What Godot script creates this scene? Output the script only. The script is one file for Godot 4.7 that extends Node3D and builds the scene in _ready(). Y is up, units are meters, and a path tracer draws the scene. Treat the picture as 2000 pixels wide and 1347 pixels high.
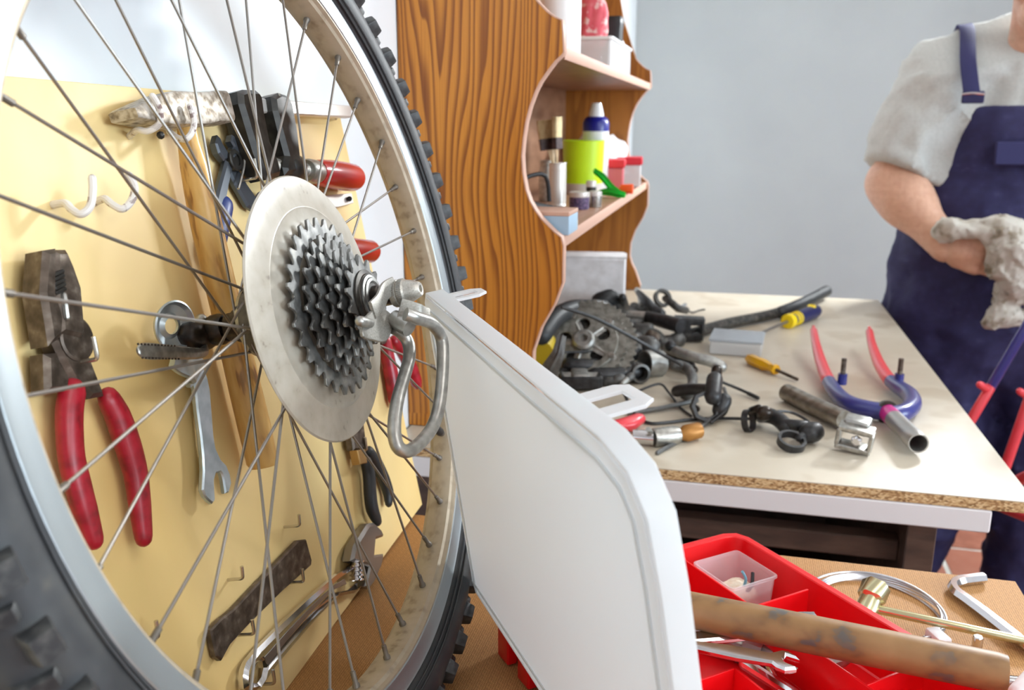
extends Node3D
# A bicycle workshop corner: a leaning wheel, a tool board, two benches, a hutch and a mechanic.
# Units are metres, y up, the floor at y = 0. x runs away from the left wall, -z into the room.

const PHASE := -1.6409      # angle of the spoke hole that points at the far end of the bench
var board_at := Transform3D(Basis(Vector3(-0.0335, 0, -0.9994), Vector3(-0.1963, 0.9805, 0.0066), Vector3(0.98, 0.1964, -0.0328)), Vector3(-0.3967, 1.0861, -0.5277))
var lid_at := Transform3D(Basis(Vector3(0.5693, 0, 0.8221), Vector3(-0.1191, 0.9895, 0.0825), Vector3(-0.8135, -0.1448, 0.5633)), Vector3(-0.2087, 0.84, -0.6893))
var wheel_at := Transform3D(Basis(Vector3(0.0252, 0, 0.9997), Vector3(0.973, 0.2295, -0.0245), Vector3(-0.2295, 0.9733, 0.0058)), Vector3(-0.2972, 1.1174, -0.5622))
const TABLE := 0.79
const BENCH := 0.81
var M := {}
var rng := RandomNumberGenerator.new()


class Shape:
	# Collects triangles; every face is given counter-clockwise as seen from outside.
	var s := SurfaceTool.new()
	var x := Transform3D()
	var g := 1
	var cx := 1.0

	func _init(at := Transform3D()):
		x = at
		s.begin(Mesh.PRIMITIVE_TRIANGLES)

	func tri(a, b, c, ua, ub, uc, grp):
		s.set_smooth_group(grp)
		s.set_uv(ua); s.add_vertex(x * a)
		s.set_uv(uc); s.add_vertex(x * c)
		s.set_uv(ub); s.add_vertex(x * b)

	func quad(a, b, c, d, ua, ub, uc, ud, grp):
		tri(a, b, c, ua, ub, uc, grp)
		tri(a, c, d, ua, uc, ud, grp)

	# rings of points (each counter-clockwise about the direction of travel), rows and columns split into smooth runs
	func rings(rs, caps := 3, row_run = null, col_run = null, closed := true):
		var n = rs[0].size()
		var m = n if closed else n - 1
		var vv := 0.0
		for i in rs.size() - 1:
			var dv = rs[i][0].distance_to(rs[i + 1][0])
			var uu := 0.0
			for j in m:
				var k = (j + 1) % n
				var du = maxf(rs[i][j].distance_to(rs[i][k]), rs[i + 1][j].distance_to(rs[i + 1][k]))
				var grp = g + (row_run[i] if row_run else 0) * 64 + (col_run[j] if col_run else 0)
				quad(rs[i][j], rs[i][k], rs[i + 1][k], rs[i + 1][j], Vector2(uu, vv), Vector2(uu + du, vv), Vector2(uu + du, vv + dv), Vector2(uu, vv + dv), grp)
				uu += du
			vv += dv
		g += 64 * 64
		for e in 2:
			if not (caps & (1 << e)):
				continue
			var r = rs[rs.size() - 1] if e else rs[0]
			var c := Vector3.ZERO
			for p in r:
				c += p
			c /= n
			for j in n:
				var k = (j + 1) % n
				var q = r[0]
				if e:
					tri(c, r[j], r[k], Vector2(c.x + c.z, c.y), Vector2(r[j].x + r[j].z, r[j].y), Vector2(r[k].x + r[k].z, r[k].y), g)
				else:
					tri(c, r[k], r[j], Vector2(c.x + c.z, c.y), Vector2(r[k].x + r[k].z, r[k].y), Vector2(r[j].x + r[j].z, r[j].y), g)
			g += 1

	static func runs(pts, closed, limit := 0.6):
		var out := []
		var r := 0
		var n = pts.size()
		for i in n:
			if i > 0 or closed:
				var a = pts[i] - pts[(i - 1 + n) % n]
				var b = pts[(i + 1) % n] - pts[i]
				if i > 0 and a.length() > 1e-7 and b.length() > 1e-7 and absf(a.angle_to(b)) > limit:
					r += 1
			out.append(r % 60)
		return out

	# sweep a 2D profile along a path; sc: one Vector2 for each point (or null); up: fixed up hint or zero
	func sweep(pts, prof, sc = null, up := Vector3.ZERO, caps := 3, loop := false):
		var rs := []
		var n = pts.size()
		var t0 = (pts[1] - pts[0]).normalized()
		var u = up
		if u == Vector3.ZERO:
			u = Vector3.UP if absf(t0.y) < 0.9 else Vector3.RIGHT
		u = (u - t0 * u.dot(t0)).normalized()
		for i in n:
			var a = pts[(i - 1 + n) % n] if loop else pts[maxi(i - 1, 0)]
			var b = pts[(i + 1) % n] if loop else pts[mini(i + 1, n - 1)]
			var t = (b - a).normalized()
			if up != Vector3.ZERO:
				u = up
			u = (u - t * u.dot(t)).normalized()
			var side = u.cross(t)
			var k = sc[i] if sc else Vector2.ONE
			var ring := []
			for p in prof:
				ring.append(pts[i] + side * p.x * k.x + u * p.y * k.y)
			rs.append(ring)
		if loop:
			rs.append(rs[0].duplicate())
			caps = 0
		rings(rs, caps, null, runs(prof, true))

	static func circle(n := 10) -> PackedVector2Array:
		var o := PackedVector2Array()
		for i in n:
			o.append(Vector2.from_angle(TAU * i / n))
		return o

	static func rect(w, h, c := 0.0) -> PackedVector2Array:
		var o := PackedVector2Array()
		if c <= 0.0:
			return PackedVector2Array([Vector2(-w, -h) / 2, Vector2(w, -h) / 2, Vector2(w, h) / 2, Vector2(-w, h) / 2])
		for q in [[1, -1, -90], [1, 1, 0], [-1, 1, 90], [-1, -1, 180]]:
			for k in 3:
				o.append(Vector2(q[0] * (w / 2 - c), q[1] * (h / 2 - c)) + Vector2.from_angle(deg_to_rad(q[2] + 45 * k)) * c)
		return o

	# a round bar along points; r is one radius or one for each point; ends: 0 flat, 1 rounded
	func tube(pts, r, n := 10, ends := 0, flat := 1.0, up := Vector3.ZERO):
		var ps = pts.duplicate()
		var rr := []
		for i in ps.size():
			rr.append(r[i] if r is Array else r)
		if ends:
			var m = ps.size() - 1
			var ta = (ps[0] - ps[1]).normalized()
			var tb = (ps[m] - ps[m - 1]).normalized()
			var ra = rr[0]
			var rb = rr[m]
			for q in [[0.55, 0.83], [0.85, 0.5], [0.98, 0.12]]:
				ps.insert(0, pts[0] + ta * ra * q[0]); rr.insert(0, ra * q[1])
				ps.append(pts[m] + tb * rb * q[0]); rr.append(rb * q[1])
		var sc := []
		for q in rr:
			sc.append(Vector2(q, q * flat))
		sweep(ps, circle(n), sc, up)

	# turn a profile of (radius, height) about the y axis
	func lathe(prof, n := 24, caps := 3, bump = null):
		var rs := []
		for p in prof:
			var ring := []
			for j in n:
				var a = TAU * j / n
				ring.append(Vector3(sin(a) * p.x, p.y, cos(a) * p.x))
			rs.append(ring)
		rings(rs, caps, runs(prof, false))

	static func area(p):
		var a := 0.0
		for i in p.size():
			a += p[i].cross(p[(i + 1) % p.size()])
		return a / 2

	static func inset(p, d):
		var o := PackedVector2Array()
		var n = p.size()
		for i in n:
			var a = (p[i] - p[(i - 1 + n) % n]).normalized()
			var b = (p[(i + 1) % n] - p[i]).normalized()
			var m = Vector2(-a.y - b.y, a.x + b.x)
			var l = m.length()
			m = m / l if l > 1e-6 else Vector2(-a.y, a.x)
			o.append(p[i] + m * d / maxf(0.5, m.dot(Vector2(-a.y, a.x))))
		return o

	# extrude an outline (with holes) between two heights, edges chamfered
	func ext(poly, z0, z1, bev := 0.0, holes := []):
		var loops := []
		var all = [poly] + holes
		for i in all.size():
			var p = PackedVector2Array(all[i])
			if (area(p) > 0) != (i == 0):
				p.reverse()
			loops.append(p)
		var faces := []
		for p in loops:
			var q = inset(p, bev) if bev > 0 else p
			faces.append(q)
			var rows = [[z0, q], [z0 + bev, p], [z1 - bev, p], [z1, q]] if bev > 0 else [[z0, p], [z1, p]]
			var col = runs(p, true)
			var n = p.size()
			for i in rows.size() - 1:
				var uu := 0.0
				for j in n:
					var k = (j + 1) % n
					var du = p[j].distance_to(p[k])
					var A = rows[i][1]
					var B = rows[i + 1][1]
					quad(Vector3(A[j].x, A[j].y, rows[i][0]), Vector3(A[k].x, A[k].y, rows[i][0]), Vector3(B[k].x, B[k].y, rows[i + 1][0]), Vector3(B[j].x, B[j].y, rows[i + 1][0]),
						Vector2(uu, rows[i][0]), Vector2(uu + du, rows[i][0]), Vector2(uu + du, rows[i + 1][0]), Vector2(uu, rows[i + 1][0]), g + i * 64 + col[j])
					uu += du
			g += 64 * 4
		var flat: PackedVector2Array = faces[0]
		for h in range(1, faces.size()):
			var best := 1e9
			var bi := 0
			var bj := 0
			for i in flat.size():
				for j in faces[h].size():
					var d = flat[i].distance_squared_to(faces[h][j])
					if d < best:
						best = d; bi = i; bj = j
			var merged := PackedVector2Array()
			for i in bi + 1:
				merged.append(flat[i])
			for j in faces[h].size() + 1:
				merged.append(faces[h][(bj + j) % faces[h].size()])
			for i in range(bi, flat.size()):
				merged.append(flat[i])
			flat = merged
		var idx = Geometry2D.triangulate_polygon(flat)
		for t in range(0, idx.size(), 3):
			var a = flat[idx[t]]
			var b = flat[idx[t + 1]]
			var c = flat[idx[t + 2]]
			if (b - a).cross(c - a) < 0:
				var q = b
				b = c; c = q
			tri(Vector3(a.x, a.y, z1), Vector3(b.x, b.y, z1), Vector3(c.x, c.y, z1), a, b, c, g)
			tri(Vector3(a.x, a.y, z0), Vector3(c.x, c.y, z0), Vector3(b.x, b.y, z0), a, c, b, g + 1)
		g += 2

	# a box with softened edges, centred at c
	func bx(size, c := Vector3.ZERO, bev := 0.001):
		var old = x
		x = x * Transform3D(Basis(), c)
		var b = minf(bev, minf(size.x, minf(size.y, size.z)) * 0.3)
		ext(rect(size.x, size.y, b), -size.z / 2, size.z / 2, b * 0.7)
		x = old

	# a wavy or bulging ball: radii with optional noise
	func ball(c, r, n := 16, noise = null, amp := 0.0):
		var rs := []
		for i in n / 2 + 1:
			var th = PI * i / (n / 2)
			var ring := []
			for j in n:
				var a = TAU * j / n
				var d = Vector3(sin(th) * sin(a), -cos(th), sin(th) * cos(a))
				var k = 1.0 + (noise.get_noise_3dv(d * 10.0) * amp if noise else 0.0)
				ring.append(c + d * r * k)
			rs.append(ring)
		rings(rs, 0)

	func done() -> ArrayMesh:
		s.generate_normals()
		s.index()
		return s.commit()


func curve(pts, sub := 5, loop := false) -> Array:
	# Catmull-Rom through points (2D or 3D)
	var o := []
	var n = pts.size()
	for i in (n if loop else n - 1):
		var a = pts[(i - 1 + n) % n] if loop or i > 0 else pts[i]
		var b = pts[i]
		var c = pts[(i + 1) % n]
		var d = pts[(i + 2) % n] if loop or i + 2 < n else pts[n - 1]
		for k in sub:
			o.append(b.cubic_interpolate(c, a, d, float(k) / sub))
	if not loop:
		o.append(pts[n - 1])
	return o


func numbers(vals, sub := 5) -> Array:
	var o := []
	for i in vals.size() - 1:
		for k in sub:
			o.append(lerpf(vals[i], vals[i + 1], float(k) / sub))
	o.append(vals[-1])
	return o


func look(o, label := "", category := "", group := "", kind := ""):
	if label: o.set_meta("label", label)
	if category: o.set_meta("category", category)
	if group: o.set_meta("group", group)
	if kind: o.set_meta("kind", kind)
	return o


func numbered(called, parent) -> String:
	if not parent.has_node(NodePath(called)):
		return called
	var k := 1
	while parent.has_node(NodePath("%s_%03d" % [called, k])):
		k += 1
	return "%s_%03d" % [called, k]


func thing(called, label, category, at := Transform3D(), group := ""):
	var o := Node3D.new()
	o.name = numbered(called, self)
	add_child(o)
	o.transform = at
	return look(o, label, category, group)


func obj(called, shape, material, parent = null, at := Transform3D()):
	var p = parent if parent else self
	var o := MeshInstance3D.new()
	o.name = numbered(called, p)
	o.mesh = shape.done() if shape is Shape else shape
	o.material_override = material
	o.transform = at
	p.add_child(o, true)
	return o


func at(p: Vector3) -> Transform3D:
	return Transform3D(Basis(), p)


func away(p: Vector3) -> Shape:
	return Shape.new(Transform3D(Basis(), -p))


# a frame at p with y along d and z as near to front as it can be
func aim(p, d, front := Vector3(0, 0, 1)) -> Transform3D:
	var y = d.normalized()
	var z = front - y * front.dot(y)
	if z.length() < 0.01:
		z = Vector3.RIGHT - y * y.x
	z = z.normalized()
	return Transform3D(Basis(y.cross(z), y, z), p)


func mat(c: Color, rough := 0.5, metal := 0.0, extra := {}) -> StandardMaterial3D:
	var m := StandardMaterial3D.new()
	m.albedo_color = c
	m.roughness = rough
	m.metallic = metal
	for k in extra:
		m.set(k, extra[k])
	return m


func ramp(stops) -> Gradient:
	var gr := Gradient.new()
	var o := PackedFloat32Array()
	var c := PackedColorArray()
	for q in stops:
		o.append(q[0]); c.append(q[1])
	gr.offsets = o
	gr.colors = c
	return gr


func noise_tex(freq, stops, seed_ := 1, size := 256, cell := false, as_normal := false) -> NoiseTexture2D:
	var n := FastNoiseLite.new()
	n.seed = seed_
	n.frequency = freq
	n.noise_type = FastNoiseLite.TYPE_CELLULAR if cell else FastNoiseLite.TYPE_SIMPLEX_SMOOTH
	n.fractal_octaves = 4
	if cell:
		n.fractal_type = FastNoiseLite.FRACTAL_NONE
		n.cellular_return_type = FastNoiseLite.RETURN_CELL_VALUE
	var t := NoiseTexture2D.new()
	t.width = size
	t.height = size
	t.seamless = true
	t.noise = n
	if stops:
		t.color_ramp = ramp(stops)
	return t


# a mottled surface: colour stops over seamless noise, laid on by triplanar mapping (scale = repeats per metre)
func mottled(stops, scale, rough, metal := 0.0, seed_ := 1, freq := 0.02, extra := {}, cell := false) -> StandardMaterial3D:
	var m := mat(Color.WHITE, rough, metal)
	m.albedo_texture = noise_tex(freq, stops, seed_, 256, cell)
	m.uv1_triplanar = true
	m.uv1_scale = scale if scale is Vector3 else Vector3.ONE * scale
	for k in extra:
		m.set(k, extra[k])
	return m


func c8(r, g, b) -> Color:
	return Color8(r, g, b)


func wood_image(w, h, dark, mid, pale, xc, arch, lines, seed_) -> ImageTexture:
	# flat-sawn grain: arches about x = xc, straight lines to the sides
	var im := Image.create(w, h, false, Image.FORMAT_RGB8)
	var n := FastNoiseLite.new()
	n.seed = seed_
	n.frequency = 1.0
	n.fractal_octaves = 3
	for j in h:
		var y = float(j) / h
		var sway = n.get_noise_2d(y * 1.6, 7.0) * 0.10
		for i in w:
			var x = float(i) / w
			var dx = x - xc - sway
			var q = lines * sqrt(dx * dx + 0.004) + arch * y + n.get_noise_2d(x * 3.0, y * 0.9) * 2.2
			var fr = q - floorf(q)
			var late = smoothstep(0.35, 0.93, fr) * (1.0 - smoothstep(0.93, 1.0, fr))
			var fine = n.get_noise_2d(x * 160.0, y * 5.0)
			var broad = n.get_noise_2d(x * 2.0 + 9.0, y * 1.3)
			var c = mid.lerp(pale, clampf(0.5 + broad * 0.8, 0, 1)).lerp(dark, clampf(late * 0.85 + maxf(fine, 0.0) * 0.45, 0, 1))
			im.set_pixel(i, j, c)
	im.generate_mipmaps()
	return ImageTexture.create_from_image(im)


func area_light(called, p: Vector3, towards: Vector3, size: Vector2, energy, color := Color.WHITE):
	var l := AreaLight3D.new()
	l.name = called
	l.area_size = size
	l.light_energy = energy
	l.light_color = color
	l.area_range = 12.0
	l.area_attenuation = 2.0
	l.shadow_enabled = true
	add_child(l)
	var d = (towards - p).normalized()
	l.look_at_from_position(p, towards, Vector3.UP if absf(d.y) < 0.95 else Vector3.RIGHT)
	return l


# a ceiling fitting: a housing with a glowing diffuser, and the light it gives just below
func ceiling_lamp(p: Vector3, size: Vector2, energy, label):
	var t = thing("ceiling_lamp", label, "lamp", at(p))
	var h := Shape.new()
	h.bx(Vector3(size.x + 0.06, 0.05, size.y + 0.06), Vector3(0, -0.025, 0), 0.006)
	obj("housing", h, M.white_paint, t)
	var d := Shape.new()
	d.bx(Vector3(size.x, 0.012, size.y), Vector3(0, -0.052, 0), 0.003)
	obj("diffuser", d, M.lamp_glow, t)
	area_light("lamp_light", p + Vector3(0, -0.066, 0), p + Vector3(0, -1, 0.0), size, energy, Color(0.97, 0.99, 1.0))


# a lamp on a tripod, out of the picture to the right, turned to the tool board
func work_lamp(p: Vector3, target: Vector3, energy):
	var d = (target - p).normalized()
	var side = d.cross(Vector3.UP).normalized()
	var b := Basis(side, side.cross(d), -d)
	var t = thing("work_lamp", "white work lamp on a tripod at the far right turned to the tool board", "lamp", at(Vector3(p.x, 0, p.z)))
	var o = Vector3(p.x, 0, p.z)
	var s := Shape.new(Transform3D(b, p - d * 0.09 - o))
	s.bx(Vector3(0.44, 0.34, 0.12), Vector3.ZERO, 0.01)
	obj("housing", s, M.white_paint, t)
	s = Shape.new(Transform3D(b, p - d * 0.024 - o))
	s.bx(Vector3(0.40, 0.30, 0.012), Vector3.ZERO, 0.002)
	obj("diffuser", s, M.lamp_glow, t)
	s = Shape.new()
	s.tube([p - d * 0.09 - o - Vector3(0, 0.16, 0), Vector3(0, 0.5, 0) - d * 0.09], 0.014, 12)
	obj("pole", s, M.black_plastic, t)
	for k in 3:
		var a = TAU * k / 3
		s = Shape.new()
		s.tube([Vector3(0, 0.55, 0) - d * 0.09, Vector3(sin(a) * 0.34, 0.012, cos(a) * 0.34)], 0.010, 10, 1)
		obj("leg", s, M.black_plastic, t)
	area_light("work_light", p, target, Vector2(0.40, 0.30), energy, Color(0.97, 0.99, 1.0))


func _ready():
	rng.seed = 7
	# camera
	var cam := Camera3D.new()
	cam.name = "camera"
	add_child(cam)
	cam.position = Vector3(0, 1.25, 0)
	cam.rotation = Vector3(-0.2478, 0.2457, 0)
	cam.fov = 42.766
	cam.near = 0.05
	cam.far = 50.0
	var lens := CameraAttributesPhysical.new()
	lens.frustum_focal_length = 30.646
	lens.frustum_near = 0.05
	lens.frustum_far = 50.0
	lens.frustum_focus_distance = 0.68
	lens.exposure_aperture = 9.0
	cam.attributes = lens
	cam.current = true
	# sky and exposure
	var env := Environment.new()
	env.background_mode = Environment.BG_SKY
	var sky := Sky.new()
	var air := ProceduralSkyMaterial.new()
	air.sky_top_color = Color(0.55, 0.68, 0.85)
	air.sky_horizon_color = Color(0.85, 0.88, 0.92)
	air.ground_horizon_color = Color(0.6, 0.6, 0.6)
	air.ground_bottom_color = Color(0.35, 0.34, 0.33)
	sky.sky_material = air
	env.sky = sky
	env.tonemap_mode = Environment.TONE_MAPPER_LINEAR
	env.tonemap_exposure = 1.0
	env.sdfgi_enabled = true
	env.ssao_enabled = true
	env.ssil_enabled = true
	var we := WorldEnvironment.new()
	we.name = "world_environment"
	we.environment = env
	add_child(we)
	make_materials()
	more_materials()
	# lamps of the room
	ceiling_lamp(Vector3(1.35, 2.6, -2.1), Vector2(0.4, 0.4), 0.9, "square white ceiling lamp above the far end of the workshop")
	ceiling_lamp(Vector3(1.0, 2.6, -0.1), Vector2(1.2, 0.6), 0.6, "long white ceiling lamp above the near bench")
	ceiling_lamp(Vector3(2.6, 2.6, 1.4), Vector2(1.2, 0.6), 5.0, "long white ceiling lamp behind the viewpoint")
	work_lamp(Vector3(1.18, 1.92, -3.05), Vector3(-0.42, 1.18, -0.62), 7.2)
	# daylight comes in through the window in the right wall
	area_light("window_light", Vector3(4.36, 1.575, -0.1), Vector3(-0.4, 1.3, -0.6), Vector2(2.8, 1.2), 15.5, Color(0.88, 0.95, 1.0))
	build_room()
	build_benches()
	build_wheel()
	build_board()
	build_hutch()
	build_tray()
	build_table_things()
	build_bench_things()
	build_person()


func make_materials():
	M.white_paint = mat(c8(235, 235, 233), 0.5)
	M.lamp_glow = mat(c8(250, 250, 245), 0.5, 0, {"emission_enabled": true, "emission": Color(1, 0.98, 0.95), "emission_energy_multiplier": 1.5})
	M.wall = mottled([[0.0, c8(234, 240, 243)], [1.0, c8(238, 243, 246)]], 0.8, 0.75, 0, 3)
	M.far_wall = mottled([[0.0, c8(180, 184, 185)], [1.0, c8(185, 189, 189)]], 0.6, 0.8, 0, 4)
	M.room_wall = mottled([[0.0, c8(184, 186, 186)], [1.0, c8(192, 193, 193)]], 0.7, 0.85, 0, 91)
	M.ceiling = mat(c8(214, 214, 211), 0.9)
	M.grout = mottled([[0.0, c8(176, 174, 166)], [1.0, c8(200, 197, 188)]], 4.0, 0.9)
	for k in 3:
		M["tile%d" % k] = mottled([[0.2, [c8(140, 80, 58), c8(148, 86, 64), c8(134, 76, 54)][k]], [0.8, [c8(160, 100, 78), c8(154, 96, 74), c8(152, 92, 70)][k]]], 3.0, 0.4, 0, 10 + k)
	M.glass = mat(Color(1, 1, 1, 0.08), 0.05, 0, {"transparency": BaseMaterial3D.TRANSPARENCY_ALPHA})
	# benches
	M.laminate = mottled([[0.2, c8(198, 186, 166)], [0.5, c8(205, 194, 175)], [0.62, c8(207, 196, 177)], [0.78, c8(190, 176, 154)]], 1.6, 0.38, 0, 21, 0.012)
	M.chipboard = mottled([[0.0, c8(128, 94, 58)], [0.25, c8(170, 130, 86)], [0.6, c8(204, 168, 120)], [1.0, c8(226, 198, 152)]], Vector3(9, 16, 9), 0.9, 0, 5, 0.13, {}, true)
	M.white_board = mat(c8(226, 222, 222), 0.45)
	M.dark_wood = mottled([[0.2, c8(66, 48, 40)], [0.8, c8(90, 68, 56)]], Vector3(2, 8, 8), 0.45, 0, 6)
	M.burlap = burlap()
	# wheel
	M.rubber = mottled([[0.2, c8(46, 48, 51)], [0.7, c8(60, 62, 64)], [0.9, c8(78, 77, 73)]], 5.0, 0.55, 0, 7)
	M.knob = mottled([[0.3, c8(40, 41, 43)], [0.8, c8(74, 74, 72)]], 20.0, 0.5, 0, 8)
	M.rim_bed = mottled([[0.1, c8(140, 126, 106)], [0.35, c8(176, 162, 140)], [0.8, c8(186, 173, 152)]], 9.0, 0.5, 0.25, 9)
	M.alloy = mat(c8(164, 171, 174), 0.42, 0.85)
	M.spoke = mat(c8(150, 144, 138), 0.34, 0.85)
	M.nipple = mat(c8(126, 120, 112), 0.45, 0.7)
	M.gear = mottled([[0.2, c8(104, 104, 102)], [0.6, c8(138, 138, 136)], [0.9, c8(158, 156, 150)]], 12.0, 0.38, 0.8, 12)
	M.gear_dark = mottled([[0.2, c8(46, 44, 42)], [0.8, c8(84, 80, 74)]], 12.0, 0.45, 0.7, 13)
	M.greasy = mottled([[0.2, c8(34, 28, 24)], [0.8, c8(70, 60, 52)]], 15.0, 0.3, 0.5, 14)
	M.guard_disc = mottled([[0.0, Color8(120, 110, 98, 235)], [0.16, Color8(176, 167, 151, 226)], [0.5, Color8(187, 179, 165, 220)], [1.0, Color8(193, 186, 173, 222)]], 9.0, 0.3, 0, 15, 0.03, {"transparency": BaseMaterial3D.TRANSPARENCY_ALPHA})
	M.dull_steel = mottled([[0.2, c8(150, 148, 142)], [0.8, c8(190, 188, 182)]], 20.0, 0.35, 0.85, 16)
	M.speckled_steel = mottled([[0.0, c8(110, 104, 96)], [0.3, c8(186, 182, 172)], [0.8, c8(206, 202, 194)]], 40.0, 0.4, 0.7, 17, 0.06)
	M.stamped = mottled([[0.0, c8(96, 92, 84)], [0.3, c8(138, 134, 126)], [0.8, c8(158, 154, 146)]], 40.0, 0.45, 0.5, 92, 0.06)
	M.black_plastic = mat(c8(34, 35, 37), 0.45)
	# tool board
	M.board = mottled([[0.15, c8(230, 198, 130)], [0.5, c8(238, 209, 146)], [0.85, c8(242, 216, 158)]], Vector3(1.2, 0.7, 1.2), 0.45, 0, 18, 0.01, {"metallic_specular": 0.34})
	M.hook_steel = mat(c8(206, 200, 188), 0.25, 0.9)
	M.white_hook = mottled([[0.0, c8(90, 50, 52)], [0.24, c8(110, 70, 66)], [0.28, c8(232, 226, 220)], [1.0, c8(238, 233, 228)]], 14.0, 0.35, 0, 19, 0.02)
	M.hammer_iron = mottled([[0.15, c8(104, 92, 78)], [0.35, c8(150, 138, 122)], [0.55, c8(190, 182, 170)], [0.8, c8(206, 200, 192)]], 11.0, 0.5, 0.6, 20, 0.035)
	M.handle_wood = mottled([[0.0, c8(96, 60, 34)], [0.14, c8(150, 96, 50)], [0.24, c8(212, 164, 92)], [0.6, c8(230, 188, 116)], [0.9, c8(238, 202, 136)]], Vector3(14, 3, 14), 0.3, 0, 22, 0.02)
	M.brown_steel = mottled([[0.2, c8(74, 64, 56)], [0.7, c8(108, 96, 86)], [0.95, c8(140, 130, 120)]], 14.0, 0.42, 0.65, 23)
	M.red_grip = mottled([[0.1, c8(120, 14, 26)], [0.5, c8(166, 22, 40)], [0.9, c8(180, 34, 52)]], 12.0, 0.35, 0, 24)
	M.red_gloss = mat(c8(196, 16, 22), 0.2, 0, {"clearcoat_enabled": true, "clearcoat": 0.5})
	M.blue_grip = mat(c8(44, 62, 120), 0.4)
	M.blued_steel = mat(c8(84, 90, 98), 0.4, 0.6)
	M.black_iron = mottled([[0.2, c8(30, 29, 28)], [0.8, c8(58, 56, 52)]], 12.0, 0.38, 0.3, 25)
	M.zinc = mottled([[0.2, c8(176, 190, 196)], [0.8, c8(206, 216, 222)]], 8.0, 0.3, 0.75, 26)
	M.chrome = mat(c8(220, 218, 220), 0.12, 1.0)
	M.satin_chrome = mat(c8(150, 146, 142), 0.35, 0.9)
	M.aluminium = mat(c8(222, 218, 212), 0.4, 0.5)
	M.bronze = mat(c8(176, 138, 84), 0.4, 0.6)
	M.black_rubber = mat(c8(40, 42, 44), 0.5)
	# hutch
	M.oak = mat(Color.WHITE, 0.42)
	M.oak.albedo_texture = wood_image(640, 900, c8(124, 66, 12), c8(184, 114, 32), c8(206, 136, 48), 0.24, 7.0, 30.0, 31)
	M.oak_plain = mat(Color.WHITE, 0.45)
	M.oak_plain.albedo_texture = wood_image(256, 400, c8(138, 84, 26), c8(158, 100, 34), c8(170, 110, 42), -0.6, 3.0, 6.0, 33)
	M.edge_band = mat(c8(200, 160, 140), 0.5)
	M.shelf_board = mottled([[0.2, c8(136, 98, 74)], [0.8, c8(156, 116, 90)]], Vector3(6, 6, 1.5), 0.4, 0, 34)
	# tray
	M.red_plastic = mat(c8(232, 14, 22), 0.32, 0, {"subsurf_scatter_enabled": true, "subsurf_scatter_strength": 0.05})
	M.lid_plastic = mat(Color(0.89, 0.91, 0.915, 0.92), 0.35, 0, {"transparency": BaseMaterial3D.TRANSPARENCY_ALPHA, "backlight_enabled": true, "backlight": Color(0.85, 0.85, 0.85)})
	M.clear_plastic = mat(Color(0.95, 0.94, 0.95, 0.30), 0.3, 0, {"transparency": BaseMaterial3D.TRANSPARENCY_ALPHA})


func burlap() -> StandardMaterial3D:
	# a hardboard back pressed with a fine screen
	var im := Image.create(64, 64, false, Image.FORMAT_RGB8)
	var hm := Image.create(64, 64, false, Image.FORMAT_RGB8)
	for j in 64:
		for i in 64:
			var a = 0.5 + 0.5 * sin(TAU * (i * 4.0 + (2.0 if (j / 8) % 2 else 0.0) * 8.0) / 64.0)
			var b = 0.5 + 0.5 * sin(TAU * j * 8.0 / 64.0)
			var k = a * 0.6 + b * 0.4
			im.set_pixel(i, j, c8(164, 114, 62).lerp(c8(220, 172, 112), k))
			hm.set_pixel(i, j, Color(k, k, k))
	var m := mat(Color.WHITE, 0.7)
	m.albedo_texture = ImageTexture.create_from_image(im)
	m.heightmap_enabled = true
	m.heightmap_texture = ImageTexture.create_from_image(hm)
	m.heightmap_scale = 0.03
	m.uv1_triplanar = true
	m.uv1_scale = Vector3.ONE * 120.0
	m.detail_enabled = true
	m.detail_blend_mode = BaseMaterial3D.BLEND_MODE_MUL
	m.detail_albedo = noise_tex(0.012, [[0.2, c8(222, 216, 210)], [0.7, c8(255, 252, 250)]], 41)
	m.detail_uv_layer = BaseMaterial3D.DETAIL_UV_1
	return m


func slab(called, size, p, material, kind := "structure", parent = null):
	var s := Shape.new()
	s.bx(size, Vector3.ZERO, 0.002)
	var o = obj(called, s, material, parent, at(p))
	if kind and parent == null:
		o.set_meta("kind", kind)
	return o


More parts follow.
